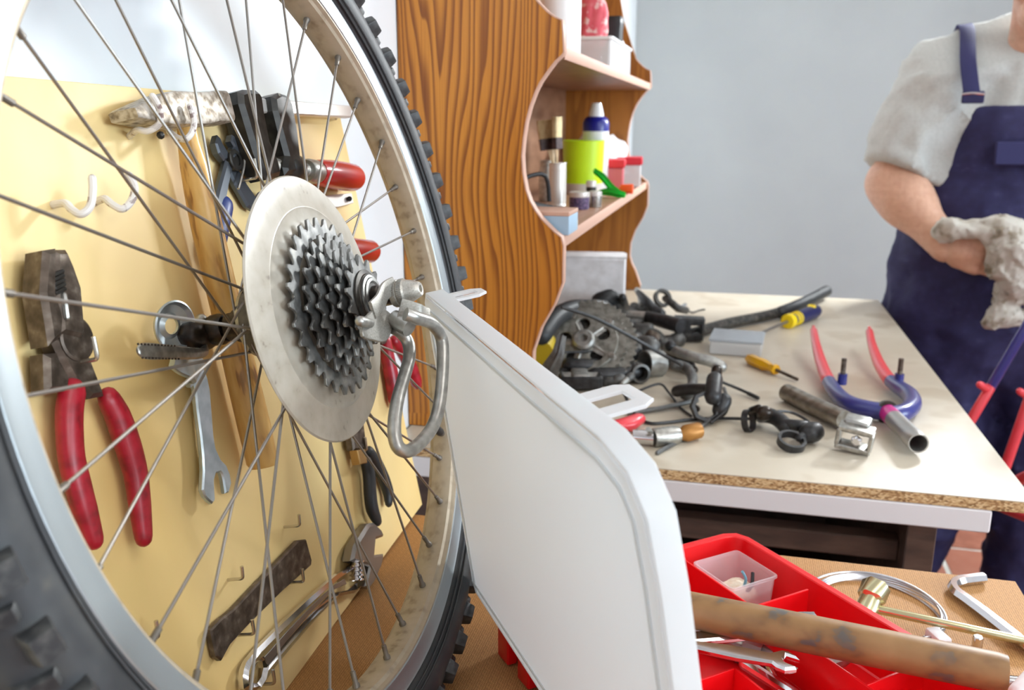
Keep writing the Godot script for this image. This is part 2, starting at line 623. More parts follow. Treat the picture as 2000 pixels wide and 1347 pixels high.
func build_room():
	const X0 := -0.455
	const X1 := 4.4
	const Z0 := -4.0
	const Z1 := 2.3
	var cx = (X0 + X1) / 2
	var cz = (Z0 + Z1) / 2
	slab("wall_left", Vector3(0.15, 2.6, Z1 - Z0 + 0.3), Vector3(X0 - 0.075, 1.3, cz), M.wall)
	slab("wall_far", Vector3(X1 - X0, 2.6, 0.15), Vector3(cx, 1.3, Z0 - 0.075), M.far_wall)
	slab("wall_near", Vector3(X1 - X0, 2.6, 0.15), Vector3(cx, 1.3, Z1 + 0.075), M.room_wall)
	# the right wall has a wide window (drawn in z and y, its thickness along x)
	var turn := Basis(Vector3(0, 0, 1), Vector3(0, 1, 0), Vector3(-1, 0, 0))
	var w := Shape.new(Transform3D(turn, Vector3.ZERO))
	var hole := PackedVector2Array([Vector2(-1.6, 0.9), Vector2(1.4, 0.9), Vector2(1.4, 2.25), Vector2(-1.6, 2.25)])
	w.ext(PackedVector2Array([Vector2(Z0 - 0.15, 0), Vector2(Z1 + 0.15, 0), Vector2(Z1 + 0.15, 2.6), Vector2(Z0 - 0.15, 2.6)]), -0.15, 0.0, 0.0, [hole])
	look(obj("wall_right", w, M.room_wall, null, at(Vector3(X1, 0, 0))), "", "", "", "structure")
	var f := Shape.new(Transform3D(turn, Vector3.ZERO))
	f.ext(hole, -0.09, -0.03, 0.003, [PackedVector2Array([Vector2(-1.54, 0.96), Vector2(-0.13, 0.96), Vector2(-0.13, 2.19), Vector2(-1.54, 2.19)]), PackedVector2Array([Vector2(-0.07, 0.96), Vector2(1.34, 0.96), Vector2(1.34, 2.19), Vector2(-0.07, 2.19)])])
	var win = look(obj("window_1", f, M.white_paint, null, at(Vector3(X1, 0, 0))), "", "", "", "structure")
	for k in 2:
		var p := Shape.new()
		p.bx(Vector3(0.005, 1.23, 1.41), Vector3(0.06, 1.575, -0.835 + k * 1.47))
		obj("pane", p, M.glass, win)
	slab("ceiling", Vector3(X1 - X0 + 0.3, 0.12, Z1 - Z0 + 0.3), Vector3(cx, 2.66, cz), M.ceiling)
	var floor_ = slab("floor", Vector3(X1 - X0 + 0.3, 0.12, Z1 - Z0 + 0.3), Vector3(cx, -0.064, cz), M.grout)
	# terracotta tiles, their joints recessed
	var ts := []
	for k in 3:
		var t := Shape.new()
		t.bx(Vector3(0.319, 0.012, 0.319), Vector3.ZERO, 0.003)
		ts.append(t.done())
	for i in 16:
		for j in 19:
			var p = Vector3(0.66 + 0.165 + (i - 4) * 0.333, 0.064 - 0.006, -2.69 + 0.165 + (j - 4) * 0.333)
			if p.x < X0 + 0.1 or p.x > X1 - 0.1 or p.z < Z0 + 0.1 or p.z > Z1 - 0.1:
				continue
			var k = rng.randi() % 3
			var o := MeshInstance3D.new()
			o.name = numbered("tile", floor_)
			o.mesh = ts[k]
			o.material_override = M["tile%d" % k]
			o.position = p - Vector3(cx, 0, cz)
			floor_.add_child(o, true)
	for q in [["baseboard_far", Vector3(X1 - X0, 0.08, 0.012), Vector3(cx, 0.04, Z0 + 0.006)], ["baseboard_left", Vector3(0.012, 0.08, Z1 - Z0), Vector3(X0 + 0.006, 0.04, cz)]]:
		slab(q[0], q[1], q[2], M.tile0)


func build_benches():
	# the near bench: hardboard top on a wooden frame
	var t = thing("work_table", "near low table with a brown screen-textured hardboard top carrying the red tray", "table", at(Vector3(-0.07, 0, -0.52)))
	var s := Shape.new()
	s.bx(Vector3(0.75, 0.006, 0.81), Vector3(0, TABLE - 0.003, 0), 0.001)
	obj("tabletop", s, M.burlap, t)
	s = Shape.new()
	s.ext(Shape.rect(0.70, 0.76), TABLE - 0.06, TABLE - 0.006, 0.0, [Shape.rect(0.64, 0.70)])
	obj("frame", s, M.dark_wood, t, Transform3D(Basis(Vector3.RIGHT, -PI / 2)))
	for sx in [-1, 1]:
		for sz in [-1, 1]:
			s = Shape.new()
			s.bx(Vector3(0.045, TABLE - 0.06, 0.045), Vector3(sx * 0.325, (TABLE - 0.06) / 2, sz * 0.355), 0.003)
			obj("leg", s, M.dark_wood, t)
	# the far bench: an old desk with a white top, and a chipboard sheet lying on it
	var d = thing("desk", "dark brown desk with a thick white top under the chipboard sheet", "desk", at(Vector3(-0.06, 0, -1.72)))
	s = Shape.new()
	s.bx(Vector3(0.77, 0.03, 1.25), Vector3(0, BENCH - 0.016 - 0.015, 0), 0.003)
	obj("desktop", s, M.white_board, d)
	for q in [[-0.36, 0.03], [0.315, 0.035]]:
		s = Shape.new()
		s.bx(Vector3(q[1], BENCH - 0.046, 1.2), Vector3(q[0], (BENCH - 0.046) / 2, 0.0), 0.002)
		obj("side_panel", s, M.dark_wood, d)
	s = Shape.new()
	s.bx(Vector3(0.64, 0.5, 0.018), Vector3(-0.0225, 0.5, -0.2), 0.002)
	obj("back_panel", s, M.dark_wood, d)
	s = Shape.new()
	s.bx(Vector3(0.64, 0.03, 0.03), Vector3(-0.0225, 0.70, 0.55), 0.003)
	obj("rail", s, M.dark_wood, d)
	s = Shape.new()
	s.bx(Vector3(0.64, 0.016, 0.7), Vector3(-0.0225, 0.36, 0.2), 0.002)
	obj("shelf", s, M.dark_wood, d)
	var c = thing("bench_sheet", "beige laminated chipboard sheet with a raw edge covered in bicycle parts", "worktop", at(Vector3(-0.04, BENCH, -1.7325)))
	s = Shape.new()
	s.bx(Vector3(0.82, 0.0015, 1.275), Vector3(0, -0.00075, 0), 0.0003)
	obj("laminate", s, M.laminate, c)
	s = Shape.new()
	s.bx(Vector3(0.82, 0.0135, 1.275), Vector3(0, -0.0083, 0), 0.0003)
	obj("core", s, M.chipboard, c)


func more_materials():
	M.post_steel = mat(c8(176, 174, 170), 0.35, 0.7)
	M.pale_wood = mottled([[0.2, c8(206, 176, 134)], [0.8, c8(224, 198, 158)]], 10.0, 0.5, 0, 51)
	M.dark_ferrule = mottled([[0.2, c8(52, 40, 42)], [0.8, c8(84, 66, 66)]], 12.0, 0.4, 0.2, 52)
	M.bristle = mottled([[0.2, c8(190, 168, 124)], [0.8, c8(220, 204, 160)]], Vector3(60, 6, 60), 0.8, 0, 53)
	M.lime = mat(c8(196, 232, 6), 0.4)
	M.white_gloss = mat(c8(238, 240, 240), 0.3)
	M.blue_paint = mat(c8(24, 30, 130), 0.3)
	M.bag = mat(c8(232, 230, 230), 0.35, 0, {"backlight_enabled": true, "backlight": Color(0.3, 0.3, 0.3)})
	M.frosted = mat(Color(0.9, 0.9, 0.9, 0.62), 0.35, 0, {"transparency": BaseMaterial3D.TRANSPARENCY_ALPHA})
	M.pink_clear = mat(Color(0.84, 0.42, 0.45, 0.85), 0.35, 0, {"transparency": BaseMaterial3D.TRANSPARENCY_ALPHA})
	M.red_lid = mat(c8(214, 44, 58), 0.4)
	M.green_plastic = mat(c8(20, 214, 62), 0.35)
	M.orange_plastic = mat(c8(238, 84, 24), 0.4)
	M.violet_label = mottled([[0.3, c8(58, 52, 82)], [0.7, c8(120, 98, 132)]], 30.0, 0.4, 0, 54)
	M.pale_blue = mat(c8(158, 184, 204), 0.6)
	M.pink_cloth = mottled([[0.0, c8(236, 206, 198)], [0.30, c8(232, 190, 184)], [0.38, c8(214, 86, 98)], [1.0, c8(224, 110, 118)]], 9.0, 0.8, 0, 55, 0.012)
	# bench parts
	M.black_part = mottled([[0.2, c8(34, 34, 35)], [0.8, c8(58, 58, 60)]], 14.0, 0.4, 0.15, 56)
	M.dirty_black = mottled([[0.1, c8(34, 33, 32)], [0.5, c8(58, 57, 55)], [0.9, c8(112, 106, 98)]], 10.0, 0.5, 0.2, 57, 0.03)
	M.grey_alloy = mottled([[0.2, c8(142, 141, 137)], [0.8, c8(184, 183, 178)]], 12.0, 0.4, 0.6, 58)
	M.dark_grey = mottled([[0.2, c8(86, 86, 85)], [0.8, c8(116, 116, 114)]], 12.0, 0.45, 0.4, 59)
	M.chainring_metal = mottled([[0.1, c8(112, 110, 103)], [0.5, c8(144, 142, 134)], [0.9, c8(166, 164, 155)]], 7.0, 0.45, 0.5, 60, 0.03)
	M.cable = mat(c8(44, 44, 45), 0.4)
	M.coral = mat(c8(236, 62, 74), 0.25, 0, {"clearcoat_enabled": true, "clearcoat": 0.6})
	M.fork_blue = mat(c8(38, 42, 124), 0.22, 0, {"clearcoat_enabled": true, "clearcoat": 0.7})
	M.magenta = mat(c8(206, 40, 140), 0.3)
	M.seat_post = mottled([[0.1, c8(104, 92, 78)], [0.6, c8(150, 143, 133)], [0.9, c8(178, 174, 166)]], 9.0, 0.35, 0.7, 61)
	M.yellow_handle = mat(c8(236, 176, 16), 0.25, 0, {"clearcoat_enabled": true, "clearcoat": 0.4})
	M.bright_yellow = mat(c8(246, 214, 20), 0.35)
	M.navy_handle = mat(c8(38, 40, 84), 0.4)
	M.paper = mottled([[0.2, c8(214, 211, 211)], [0.6, c8(226, 224, 225)], [0.9, c8(232, 230, 232)]], 5.0, 0.8, 0, 62)
	M.brass_end = mat(c8(170, 118, 56), 0.4, 0.4)
	M.old_stick = mottled([[0.0, c8(78, 76, 74)], [0.20, c8(92, 86, 80)], [0.25, c8(122, 88, 54)], [0.5, c8(146, 108, 66)], [1.0, c8(162, 122, 78)]], Vector3(7, 12, 12), 0.5, 0, 63, 0.012)
	M.gold = mat(c8(206, 200, 160), 0.24, 0.9)
	# person
	M.skin = mottled([[0.2, c8(206, 158, 132)], [0.8, c8(220, 176, 150)]], 12.0, 0.5, 0, 71, 0.02, {"subsurf_scatter_enabled": true, "subsurf_scatter_strength": 0.1})
	M.shirt = mottled([[0.2, c8(184, 186, 182)], [0.8, c8(194, 196, 192)]], 20.0, 0.85, 0, 72)
	M.navy = mottled([[0.2, c8(36, 34, 74)], [0.75, c8(44, 42, 86)], [0.95, c8(62, 60, 100)]], 6.0, 0.8, 0, 73)
	M.navy_light = mat(c8(42, 42, 88), 0.8)
	M.hair = mat(c8(34, 28, 26), 0.6)
	M.shoe = mat(c8(40, 36, 34), 0.6)
	M.rag = mottled([[0.0, c8(84, 74, 58)], [0.2, c8(136, 122, 98)], [0.33, c8(186, 181, 170)], [1.0, c8(210, 207, 198)]], 5.0, 0.9, 0, 74, 0.016)
	M.cream = mottled([[0.2, c8(216, 196, 170)], [0.8, c8(238, 226, 206)]], 30.0, 0.6, 0, 81)
	M.blue_wire = mat(c8(110, 172, 190), 0.4)
	M.cable_silver = mat(c8(206, 206, 210), 0.28, 0.85)
	M.grey_clear = mat(Color(0.74, 0.77, 0.8, 0.72), 0.3, 0, {"transparency": BaseMaterial3D.TRANSPARENCY_ALPHA})
	M.dull_yellow = mat(c8(186, 158, 22), 0.5)


func gear(teeth, r_out, r_in, thick, depth := 0.0070) -> Shape:
	var o := PackedVector2Array()
	for i in teeth:
		for q in [[-0.5, 0.0], [-0.40, 0.05], [-0.31, 0.20], [-0.24, 0.44], [-0.18, 0.76], [-0.11, 1.0], [0.08, 1.0], [0.17, 0.74], [0.24, 0.42], [0.31, 0.20], [0.40, 0.05]]:
			o.append(Vector2.from_angle(TAU * (i + q[0] * 1.0) / teeth) * (r_out - depth + depth * q[1]))
	var h := PackedVector2Array()
	for i in 40:
		h.append(Vector2.from_angle(TAU * i / 40) * r_in)
	var s := Shape.new(Transform3D(Basis(Vector3.RIGHT, -PI / 2)))
	s.ext(o, -thick / 2, thick / 2, 0.0003, [h])
	return s


func build_wheel():
	var w = thing("bicycle_wheel", "large mountain bike rear wheel with knobbly tyre leaning before the yellow tool board", "wheel", wheel_at)
	# tyre
	var prof := []
	for i in 33:
		var a = deg_to_rad(-148 + 296.0 * i / 32)
		prof.append(Vector2(0.3075 + 0.0215 * cos(a), 0.0235 * sin(a)))
	prof.append(Vector2(0.2885, 0.0125))
	prof.insert(0, Vector2(0.2885, -0.0125))
	var s := Shape.new()
	s.lathe(prof, 144, 0)
	var tyre = obj("tyre", s, M.rubber, w)
	for side in [-1, 1]:
		for q in [[0.293, 0.0196], [0.2965, 0.0216]]:
			s = Shape.new()
			var ring := []
			for i in 120:
				ring.append(Vector3(sin(TAU * i / 120) * q[0], side * q[1], cos(TAU * i / 120) * q[0]))
			s.sweep(ring, Shape.circle(5), [].duplicate() if false else filled(120, Vector2.ONE * 0.0009), Vector3.UP, 0, true)
			obj("bead_line", s, M.rubber, tyre)
	# tread blocks: shoulder pairs and centre blocks
	var big := Shape.new()
	big.sweep([Vector3(0, 0, -0.002), Vector3(0, 0, 0.0065), Vector3(0, 0, 0.0080)], Shape.rect(0.0150, 0.0125, 0.001), [Vector2(1.12, 1.12), Vector2(0.9, 0.88), Vector2(0.82, 0.78)], Vector3.UP)
	var small := Shape.new()
	small.sweep([Vector3(0, 0, -0.002), Vector3(0, 0, 0.003), Vector3(0, 0, 0.004)], Shape.rect(0.008, 0.012, 0.001), [Vector2(1.15, 1.1), Vector2(0.9, 0.9), Vector2(0.8, 0.8)], Vector3.UP)
	var bm = big.done()
	var sm = small.done()
	for i in 60:
		for q in [[58, 0.0, bm], [-58, 0.0, bm], [24, 0.5, sm], [-24, 0.5, sm], [40, 0.5, sm]]:
			var a = TAU * (i + q[1] + 0.15) / 60
			var f = deg_to_rad(q[0])
			var radial = Vector3(sin(a), 0, cos(a))
			var out = radial * cos(f) + Vector3.UP * sin(f)
			var tang = Vector3(cos(a), 0, -sin(a))
			var p = radial * (0.3075 + 0.0213 * cos(f)) + Vector3.UP * 0.0233 * sin(f)
			var o := MeshInstance3D.new()
			o.name = "knob" if i == 0 and q[0] == 58 else "knob_%03d" % (i * 5 + [58, -58, 24, -24, 40].find(q[0]))
			o.mesh = q[2]
			o.material_override = M.knob
			o.transform = Transform3D(Basis(tang, out.cross(tang), out), p)
			tyre.add_child(o, true)
	# rim: dull spoke bed, bright brake tracks
	s = Shape.new()
	s.lathe([Vector2(0.283, -0.0105), Vector2(0.2745, -0.0142), Vector2(0.2722, -0.0140), Vector2(0.2710, -0.011), Vector2(0.2685, -0.0095), Vector2(0.2676, -0.005), Vector2(0.2674, 0), Vector2(0.2676, 0.005), Vector2(0.2685, 0.0095), Vector2(0.2710, 0.011), Vector2(0.2722, 0.0140), Vector2(0.2745, 0.0142), Vector2(0.283, 0.0105)].map(func(p): return p), 144, 0)
	# the profile above runs along the axle, so its outside faces the hub
	var rim = obj("rim", flipped(s), M.rim_bed, w)
	for side in [-1, 1]:
		s = Shape.new()
		var tp = [Vector2(0.2735, 0.0142), Vector2(0.2742, 0.0150), Vector2(0.2770, 0.0152), Vector2(0.2865, 0.0158), Vector2(0.2882, 0.0166), Vector2(0.2892, 0.0160), Vector2(0.2892, 0.0120)]
		if side < 0:
			tp = tp.map(func(p): return Vector2(p.x, -p.y))
			tp.reverse()
		s.lathe(tp, 144, 0)
		obj("brake_track", s, M.alloy, rim)
	# hub
	s = Shape.new()
	s.lathe([Vector2(0.012, -0.040), Vector2(0.0255, -0.0375), Vector2(0.0262, -0.0345), Vector2(0.018, -0.031), Vector2(0.0155, -0.026), Vector2(0.0145, -0.01), Vector2(0.016, 0.004), Vector2(0.026, 0.0085), Vector2(0.0265, 0.0115), Vector2(0.018, 0.0135)], 36)
	var hub = obj("hub", s, M.dull_steel, w)
	s = Shape.new()
	s.lathe([Vector2(0.009, -0.060), Vector2(0.0105, -0.058), Vector2(0.0105, -0.052), Vector2(0.0125, -0.051), Vector2(0.0125, -0.047), Vector2(0.0145, -0.046), Vector2(0.0145, -0.0385)], 20)
	obj("cone_nut", s, M.greasy, hub)
	s = Shape.new()
	s.tube([Vector3(0, -0.064, 0), Vector3(0, 0.078, 0)], 0.0048, 12)
	obj("axle", s, M.greasy, hub)
	# quick release on the far side: cam body, acorn and knurled lever
	s = Shape.new()
	s.tube([Vector3(-0.0018, -0.082, -0.0025), Vector3(0.0152, -0.082, 0.0012)], 0.0112, 18, 1)
	obj("cam_body", s, M.greasy, hub)
	s = Shape.new()
	s.lathe([Vector2(0.0115, -0.072), Vector2(0.0118, -0.066), Vector2(0.010, -0.0615)], 20)
	obj("washer", s, M.greasy, hub)
	s = Shape.new()
	s.ball(Vector3(0.0027, -0.078, 0.0101), 0.0045, 12)
	obj("acorn_nut", s, M.dull_steel, hub)
	s = Shape.new()
	s.sweep(curve([Vector3(0.0097, -0.078, -0.0071), Vector3(0.017, -0.074, -0.0118), Vector3(0.0309, -0.07, -0.01), Vector3(0.0475, -0.068, -0.0057), Vector3(0.0644, -0.067, -0.0008), Vector3(0.0806, -0.066, 0.0036), Vector3(0.0882, -0.066, 0.0059), Vector3(0.0919, -0.066, 0.0069), Vector3(0.0943, -0.066, 0.0075), Vector3(0.0957, -0.066, 0.0078)], 4), Shape.rect(2, 2, 0.9),
		filled2([[0.003, 0.003], [0.0035, 0.0032], [0.003, 0.004], [0.0022, 0.0046], [0.0018, 0.0050], [0.0018, 0.0055], [0.0018, 0.0054], [0.0017, 0.0047], [0.0015, 0.0034], [0.0008, 0.0014]], 4), Vector3(0, 0, 1))
	var lever = obj("quick_release_lever", s, M.dull_steel, hub)
	for i in 12:
		for k in [-1, 1]:
			s = Shape.new()
			s.ball(Vector3(0.0954, -0.064, 0.0074).lerp(Vector3(0.0595, -0.065, -0.0027), i / 11.0) + Vector3(0, 0, k * 0.0046), 0.0008, 6)
			obj("stud", s, M.greasy, lever)
	# spokes, crossed three times on each side
	var spoke := Shape.new()
	spoke.tube([Vector3(0, 0, 0), Vector3(0, 1, 0)], 0.00102, 7)
	var spm = spoke.done()
	var nip := Shape.new()
	nip.lathe([Vector2(0.0014, -0.012), Vector2(0.0019, -0.0115), Vector2(0.0019, -0.004), Vector2(0.0028, -0.0025), Vector2(0.0028, 0.0)], 10)
	var nm = nip.done()
	for k in 36:
		var th = PHASE - deg_to_rad(10.0 * k)
		var drive = k % 2 == 1
		var lead = (k % 4 == 3) if drive else (k % 4 == 2)
		var a2 = th + deg_to_rad(63.0 if lead else -63.0)
		var A = Vector3(sin(th) * 0.2678, 0.0019 if drive else -0.0019, cos(th) * 0.2678)
		var B = Vector3(sin(a2) * 0.0225, (0.0122 if lead else 0.0078) if drive else (-0.0385 if lead else -0.0335), cos(a2) * 0.0225)
		var d = A - B
		var t = aim(B, d, Vector3(0, 1, 0))
		var o := MeshInstance3D.new()
		o.name = numbered("spoke", w)
		o.mesh = spm
		o.material_override = M.spoke
		o.transform = Transform3D(t.basis * Basis.from_scale(Vector3(1, d.length(), 1)), B)
		w.add_child(o, true)
		var n := MeshInstance3D.new()
		n.name = numbered("nipple", w)
		n.mesh = nm
		n.material_override = M.nipple
		n.transform = Transform3D(t.basis, A)
		w.add_child(n, true)
	# valve with its cap
	s = Shape.new()
	var va = PHASE - deg_to_rad(34.6)
	var vd = Vector3(sin(va), 0, cos(va))
	s.tube([vd * 0.268, vd * 0.258], 0.003, 10)
	var vs = obj("valve_stem", s, M.nipple, w)
	s = Shape.new()
	s.tube([vd * 0.262, vd * 0.247], 0.0042, 12, 1)
	obj("valve_cap", s, M.black_plastic, vs)
	# spoke protector disc with its raised step
	s = Shape.new()
	s.lathe([Vector2(0.030, 0.0180), Vector2(0.0945, 0.0150), Vector2(0.0955, 0.0160), Vector2(0.0945, 0.0172), Vector2(0.0755, 0.0192), Vector2(0.0735, 0.0205), Vector2(0.0725, 0.0206), Vector2(0.0705, 0.0195), Vector2(0.060, 0.0205), Vector2(0.030, 0.0222)], 96, 0)
	obj("spoke_protector", s, M.guard_disc, w)
	# freewheel
	s = Shape.new()
	s.lathe([Vector2(0.034, 0.0185), Vector2(0.034, 0.024), Vector2(0.025, 0.0245), Vector2(0.025, 0.040), Vector2(0.021, 0.0405), Vector2(0.021, 0.0545), Vector2(0.018, 0.0555), Vector2(0.0175, 0.0565), Vector2(0.0135, 0.0566), Vector2(0.0130, 0.0550), Vector2(0.006, 0.0550)], 36)
	var body = obj("freewheel_body", s, M.gear_dark, w)
	for q in [[0.0168, 0.0578], [0.0142, 0.0590]]:
		s = Shape.new()
		s.lathe([Vector2(q[0], 0.056), Vector2(q[0], q[1]), Vector2(q[0] - 0.002, q[1] + 0.0004), Vector2(q[0] - 0.0035, q[1] - 0.0006)], 30)
		obj("lock_ring", s, M.gear, body)
	var set_ = [[30, 0.0635, 0.049, 0.0268], [24, 0.0515, 0.036, 0.0318], [21, 0.0455, 0.031, 0.0368], [18, 0.0393, 0.024, 0.0418], [16, 0.0350, 0.020, 0.0468], [14, 0.0312, 0.016, 0.0520]]
	for i in 6:
		var q = set_[i]
		var o = obj("sprocket", gear(q[0], q[1], q[2], 0.0021), M.gear, w)
		o.position = Vector3(0, q[3], 0)
		o.rotation.y = i * 0.37
		if i < 3:
			s = Shape.new()
			for k in 5:
				var a = TAU * k / 5 + 0.3
				var dd = Vector3(sin(a), 0, cos(a))
				s.x = Transform3D(Basis(Vector3(cos(a), 0, -sin(a)), Vector3.UP, dd), dd * (q[2] + 0.022) / 2)
				s.bx(Vector3(0.011, 0.0018, q[2] - 0.016), Vector3.ZERO, 0.0003)
			obj("spider", s, M.gear, o)
	# axle hardware and derailleur guard
	s = Shape.new()
	s.lathe([Vector2(0.0085, 0.056), Vector2(0.0085, 0.062), Vector2(0.0072, 0.063), Vector2(0.0072, 0.070)], 6)
	obj("lock_nut", s, M.greasy, hub)
	var gd = obj("guard_sleeve", tube_of([Vector3(0.0143, 0.074, -0.0148), Vector3(0.0195, 0.086, -0.0223)], 0.0064, 18), M.dull_steel, w)
	var nut := Shape.new(at(Vector3(0, 0.0735, 0)))
	nut.lathe([Vector2(0.006, -0.002), Vector2(0.0088, -0.001), Vector2(0.0092, 0.0), Vector2(0.0092, 0.0035), Vector2(0.0080, 0.004), Vector2(0.0080, 0.0048), Vector2(0.0092, 0.0053), Vector2(0.0092, 0.0085), Vector2(0.0085, 0.0095), Vector2(0.0082, 0.010), Vector2(0.0075, 0.0135), Vector2(0.0050, 0.0195), Vector2(0.0044, 0.0200), Vector2(0.0026, 0.0198), Vector2(0.0024, 0.017)], 30)
	var kn = obj("knurled_nut", nut, M.speckled_steel, w)
	var kr := Shape.new(nut.x)
	for i in 44:
		var a = TAU * i / 44
		kr.x = nut.x * Transform3D(Basis(Vector3.UP, a), Vector3.ZERO)
		kr.bx(Vector3(0.0007, 0.0034, 0.0008), Vector3(0, 0.0018, 0.0092), 0.0002)
		kr.bx(Vector3(0.0007, 0.0034, 0.0008), Vector3(0, 0.0069, 0.0092), 0.0002)
	look(obj("knurling", kr, M.dull_steel, kn), "", "", "", "stuff")
	# stamped claw: front plate with a slot round its bolt
	s = Shape.new()
	var pl = curve([Vector3(0.0616, 0.072, -0.0074), Vector3(0.0509, 0.072, -0.0043), Vector3(0.0326, 0.072, -0.0026), Vector3(0.0225, 0.072, -0.0058), Vector3(0.0121, 0.072, -0.0134), Vector3(0.0179, 0.072, -0.0201), Vector3(0.0274, 0.072, -0.0251), Vector3(0.0389, 0.072, -0.0251), Vector3(0.053, 0.072, -0.0203), Vector3(0.0657, 0.072, -0.0148)], 3, true)
	var a0 = pl[0]
	var ux = Vector3(1, 0, 0)
	var flat := PackedVector2Array()
	for p in pl:
		flat.append(Vector2(p.x, p.z))
	s.x = Transform3D(Basis(Vector3(1, 0, 0), Vector3(0, 0, 1), Vector3(0, -1, 0)), Vector3(0, 0.072, 0))
	flat.reverse()
	s.ext(flat, -0.0013, 0.0013, 0.0005)
	obj("claw_plate", s, M.stamped, gd)
	obj("claw_bolt", tube_of([Vector3(0.0725, 0.0765, -0.0041), Vector3(0.0549, 0.0745, -0.009)], 0.0033, 14, 1), M.dull_steel, gd)
	obj("claw_arm", sweep_of(curve([Vector3(0.0425, 0.073, -0.0029), Vector3(0.027, 0.073, -0.0004), Vector3(0.0137, 0.073, 0.0048), Vector3(0.0025, 0.076, 0.0062)], 5), Shape.rect(0.012, 0.0022, 0.0006), Vector3(0, 1, 0)), M.stamped, gd)
	obj("wing_plate", sweep_of(curve([Vector3(0.0187, 0.082, -0.0081), Vector3(0.0153, 0.088, -0.0121), Vector3(0.0113, 0.093, -0.0164), Vector3(0.003, 0.095, -0.0211)], 4), Shape.rect(0.0016, 0.014, 0.0005), Vector3(0, 0.0, 1)), M.stamped, gd)
	# the bent guard wire
	obj("derailleur_guard", tube_of(curve([Vector3(0.0184, 0.074, -0.0204), Vector3(0.0101, 0.076, -0.0271), Vector3(0.0089, 0.078, -0.0351), Vector3(0.0169, 0.079, -0.0435), Vector3(0.0354, 0.079, -0.053), Vector3(0.0565, 0.08, -0.0619), Vector3(0.0733, 0.081, -0.0735), Vector3(0.0811, 0.083, -0.0834), Vector3(0.0769, 0.086, -0.0898), Vector3(0.0648, 0.09, -0.0905), Vector3(0.0433, 0.094, -0.086), Vector3(0.027, 0.097, -0.0741), Vector3(0.0087, 0.099, -0.0526), Vector3(-0.0005, 0.099, -0.0367), Vector3(0.0113, 0.099, -0.0237), Vector3(0.0321, 0.097, -0.0144), Vector3(0.038, 0.093, -0.01)], 5), 0.0044, 14), M.dull_steel, gd)


func filled(n, v) -> Array:
	var o := []
	for i in n:
		o.append(v)
	return o


func filled2(vals, sub) -> Array:
	var o := []
	for i in vals.size() - 1:
		for k in sub:
			o.append(Vector2(vals[i][0], vals[i][1]).lerp(Vector2(vals[i + 1][0], vals[i + 1][1]), float(k) / sub))
	o.append(Vector2(vals[-1][0], vals[-1][1]))
	return o


func tube_of(pts, r, n := 12, ends := 0, flat := 1.0, up := Vector3.ZERO) -> Shape:
	var s := Shape.new()
	s.tube(pts, r, n, ends, flat, up)
	return s


func sweep_of(pts, prof, up := Vector3.ZERO, sc = null) -> Shape:
	var s := Shape.new()
	s.sweep(pts, prof, sc, up)
	return s


# the same surface, turned inside out
func flipped(s: Shape) -> ArrayMesh:
	s.s.generate_normals()
	var a = s.s.commit_to_arrays()
	var nn: PackedVector3Array = a[Mesh.ARRAY_NORMAL]
	var v: PackedVector3Array = a[Mesh.ARRAY_VERTEX]
	var uv: PackedVector2Array = a[Mesh.ARRAY_TEX_UV]
	for i in range(0, v.size(), 3):
		var p = v[i + 1]
		v[i + 1] = v[i + 2]
		v[i + 2] = p
		p = nn[i + 1]
		nn[i + 1] = nn[i + 2]
		nn[i + 2] = p
		var q = uv[i + 1]
		uv[i + 1] = uv[i + 2]
		uv[i + 2] = q
	for i in nn.size():
		nn[i] = -nn[i]
	a[Mesh.ARRAY_NORMAL] = nn
	a[Mesh.ARRAY_VERTEX] = v
	a[Mesh.ARRAY_TEX_UV] = uv
	var m := ArrayMesh.new()
	m.add_surface_from_arrays(Mesh.PRIMITIVE_TRIANGLES, a)
	return m


func on_board(called, label, category, p: Vector3, group := "") -> Node3D:
	return thing(called, label, category, board_at * at(p), group)


# a flat tool outline on the board, given in board coordinates, between two heights above it
func flat_part(called, pts, z0, z1, bev, material, parent, p, holes := []):
	var s := away(p)
	s.ext(PackedVector2Array(pts), z0, z1, bev, holes)
	return obj(called, s, material, parent)


func lift(pts, z) -> Array:
	var o := []
	for i in pts.size():
		o.append(Vector3(pts[i].x, pts[i].y, z[i] if z is Array else z))
	return o


func hook(b: Node3D, root: Vector2, reach, rise, from := 0.0):
	var s := Shape.new()
	var p = Vector3(root.x, root.y, 0)
	s.tube(curve([p + Vector3(0, 0, -0.002), p + Vector3(0, 0, reach * 0.5), p + Vector3(0, 0.0, reach - 0.003), p + Vector3(0, 0.0012, reach - 0.0008), p + Vector3(0, 0.004, reach), p + Vector3(0, rise, reach + 0.001)], 3), 0.0014, 8)
	obj("hook", s, M.hook_steel, b)


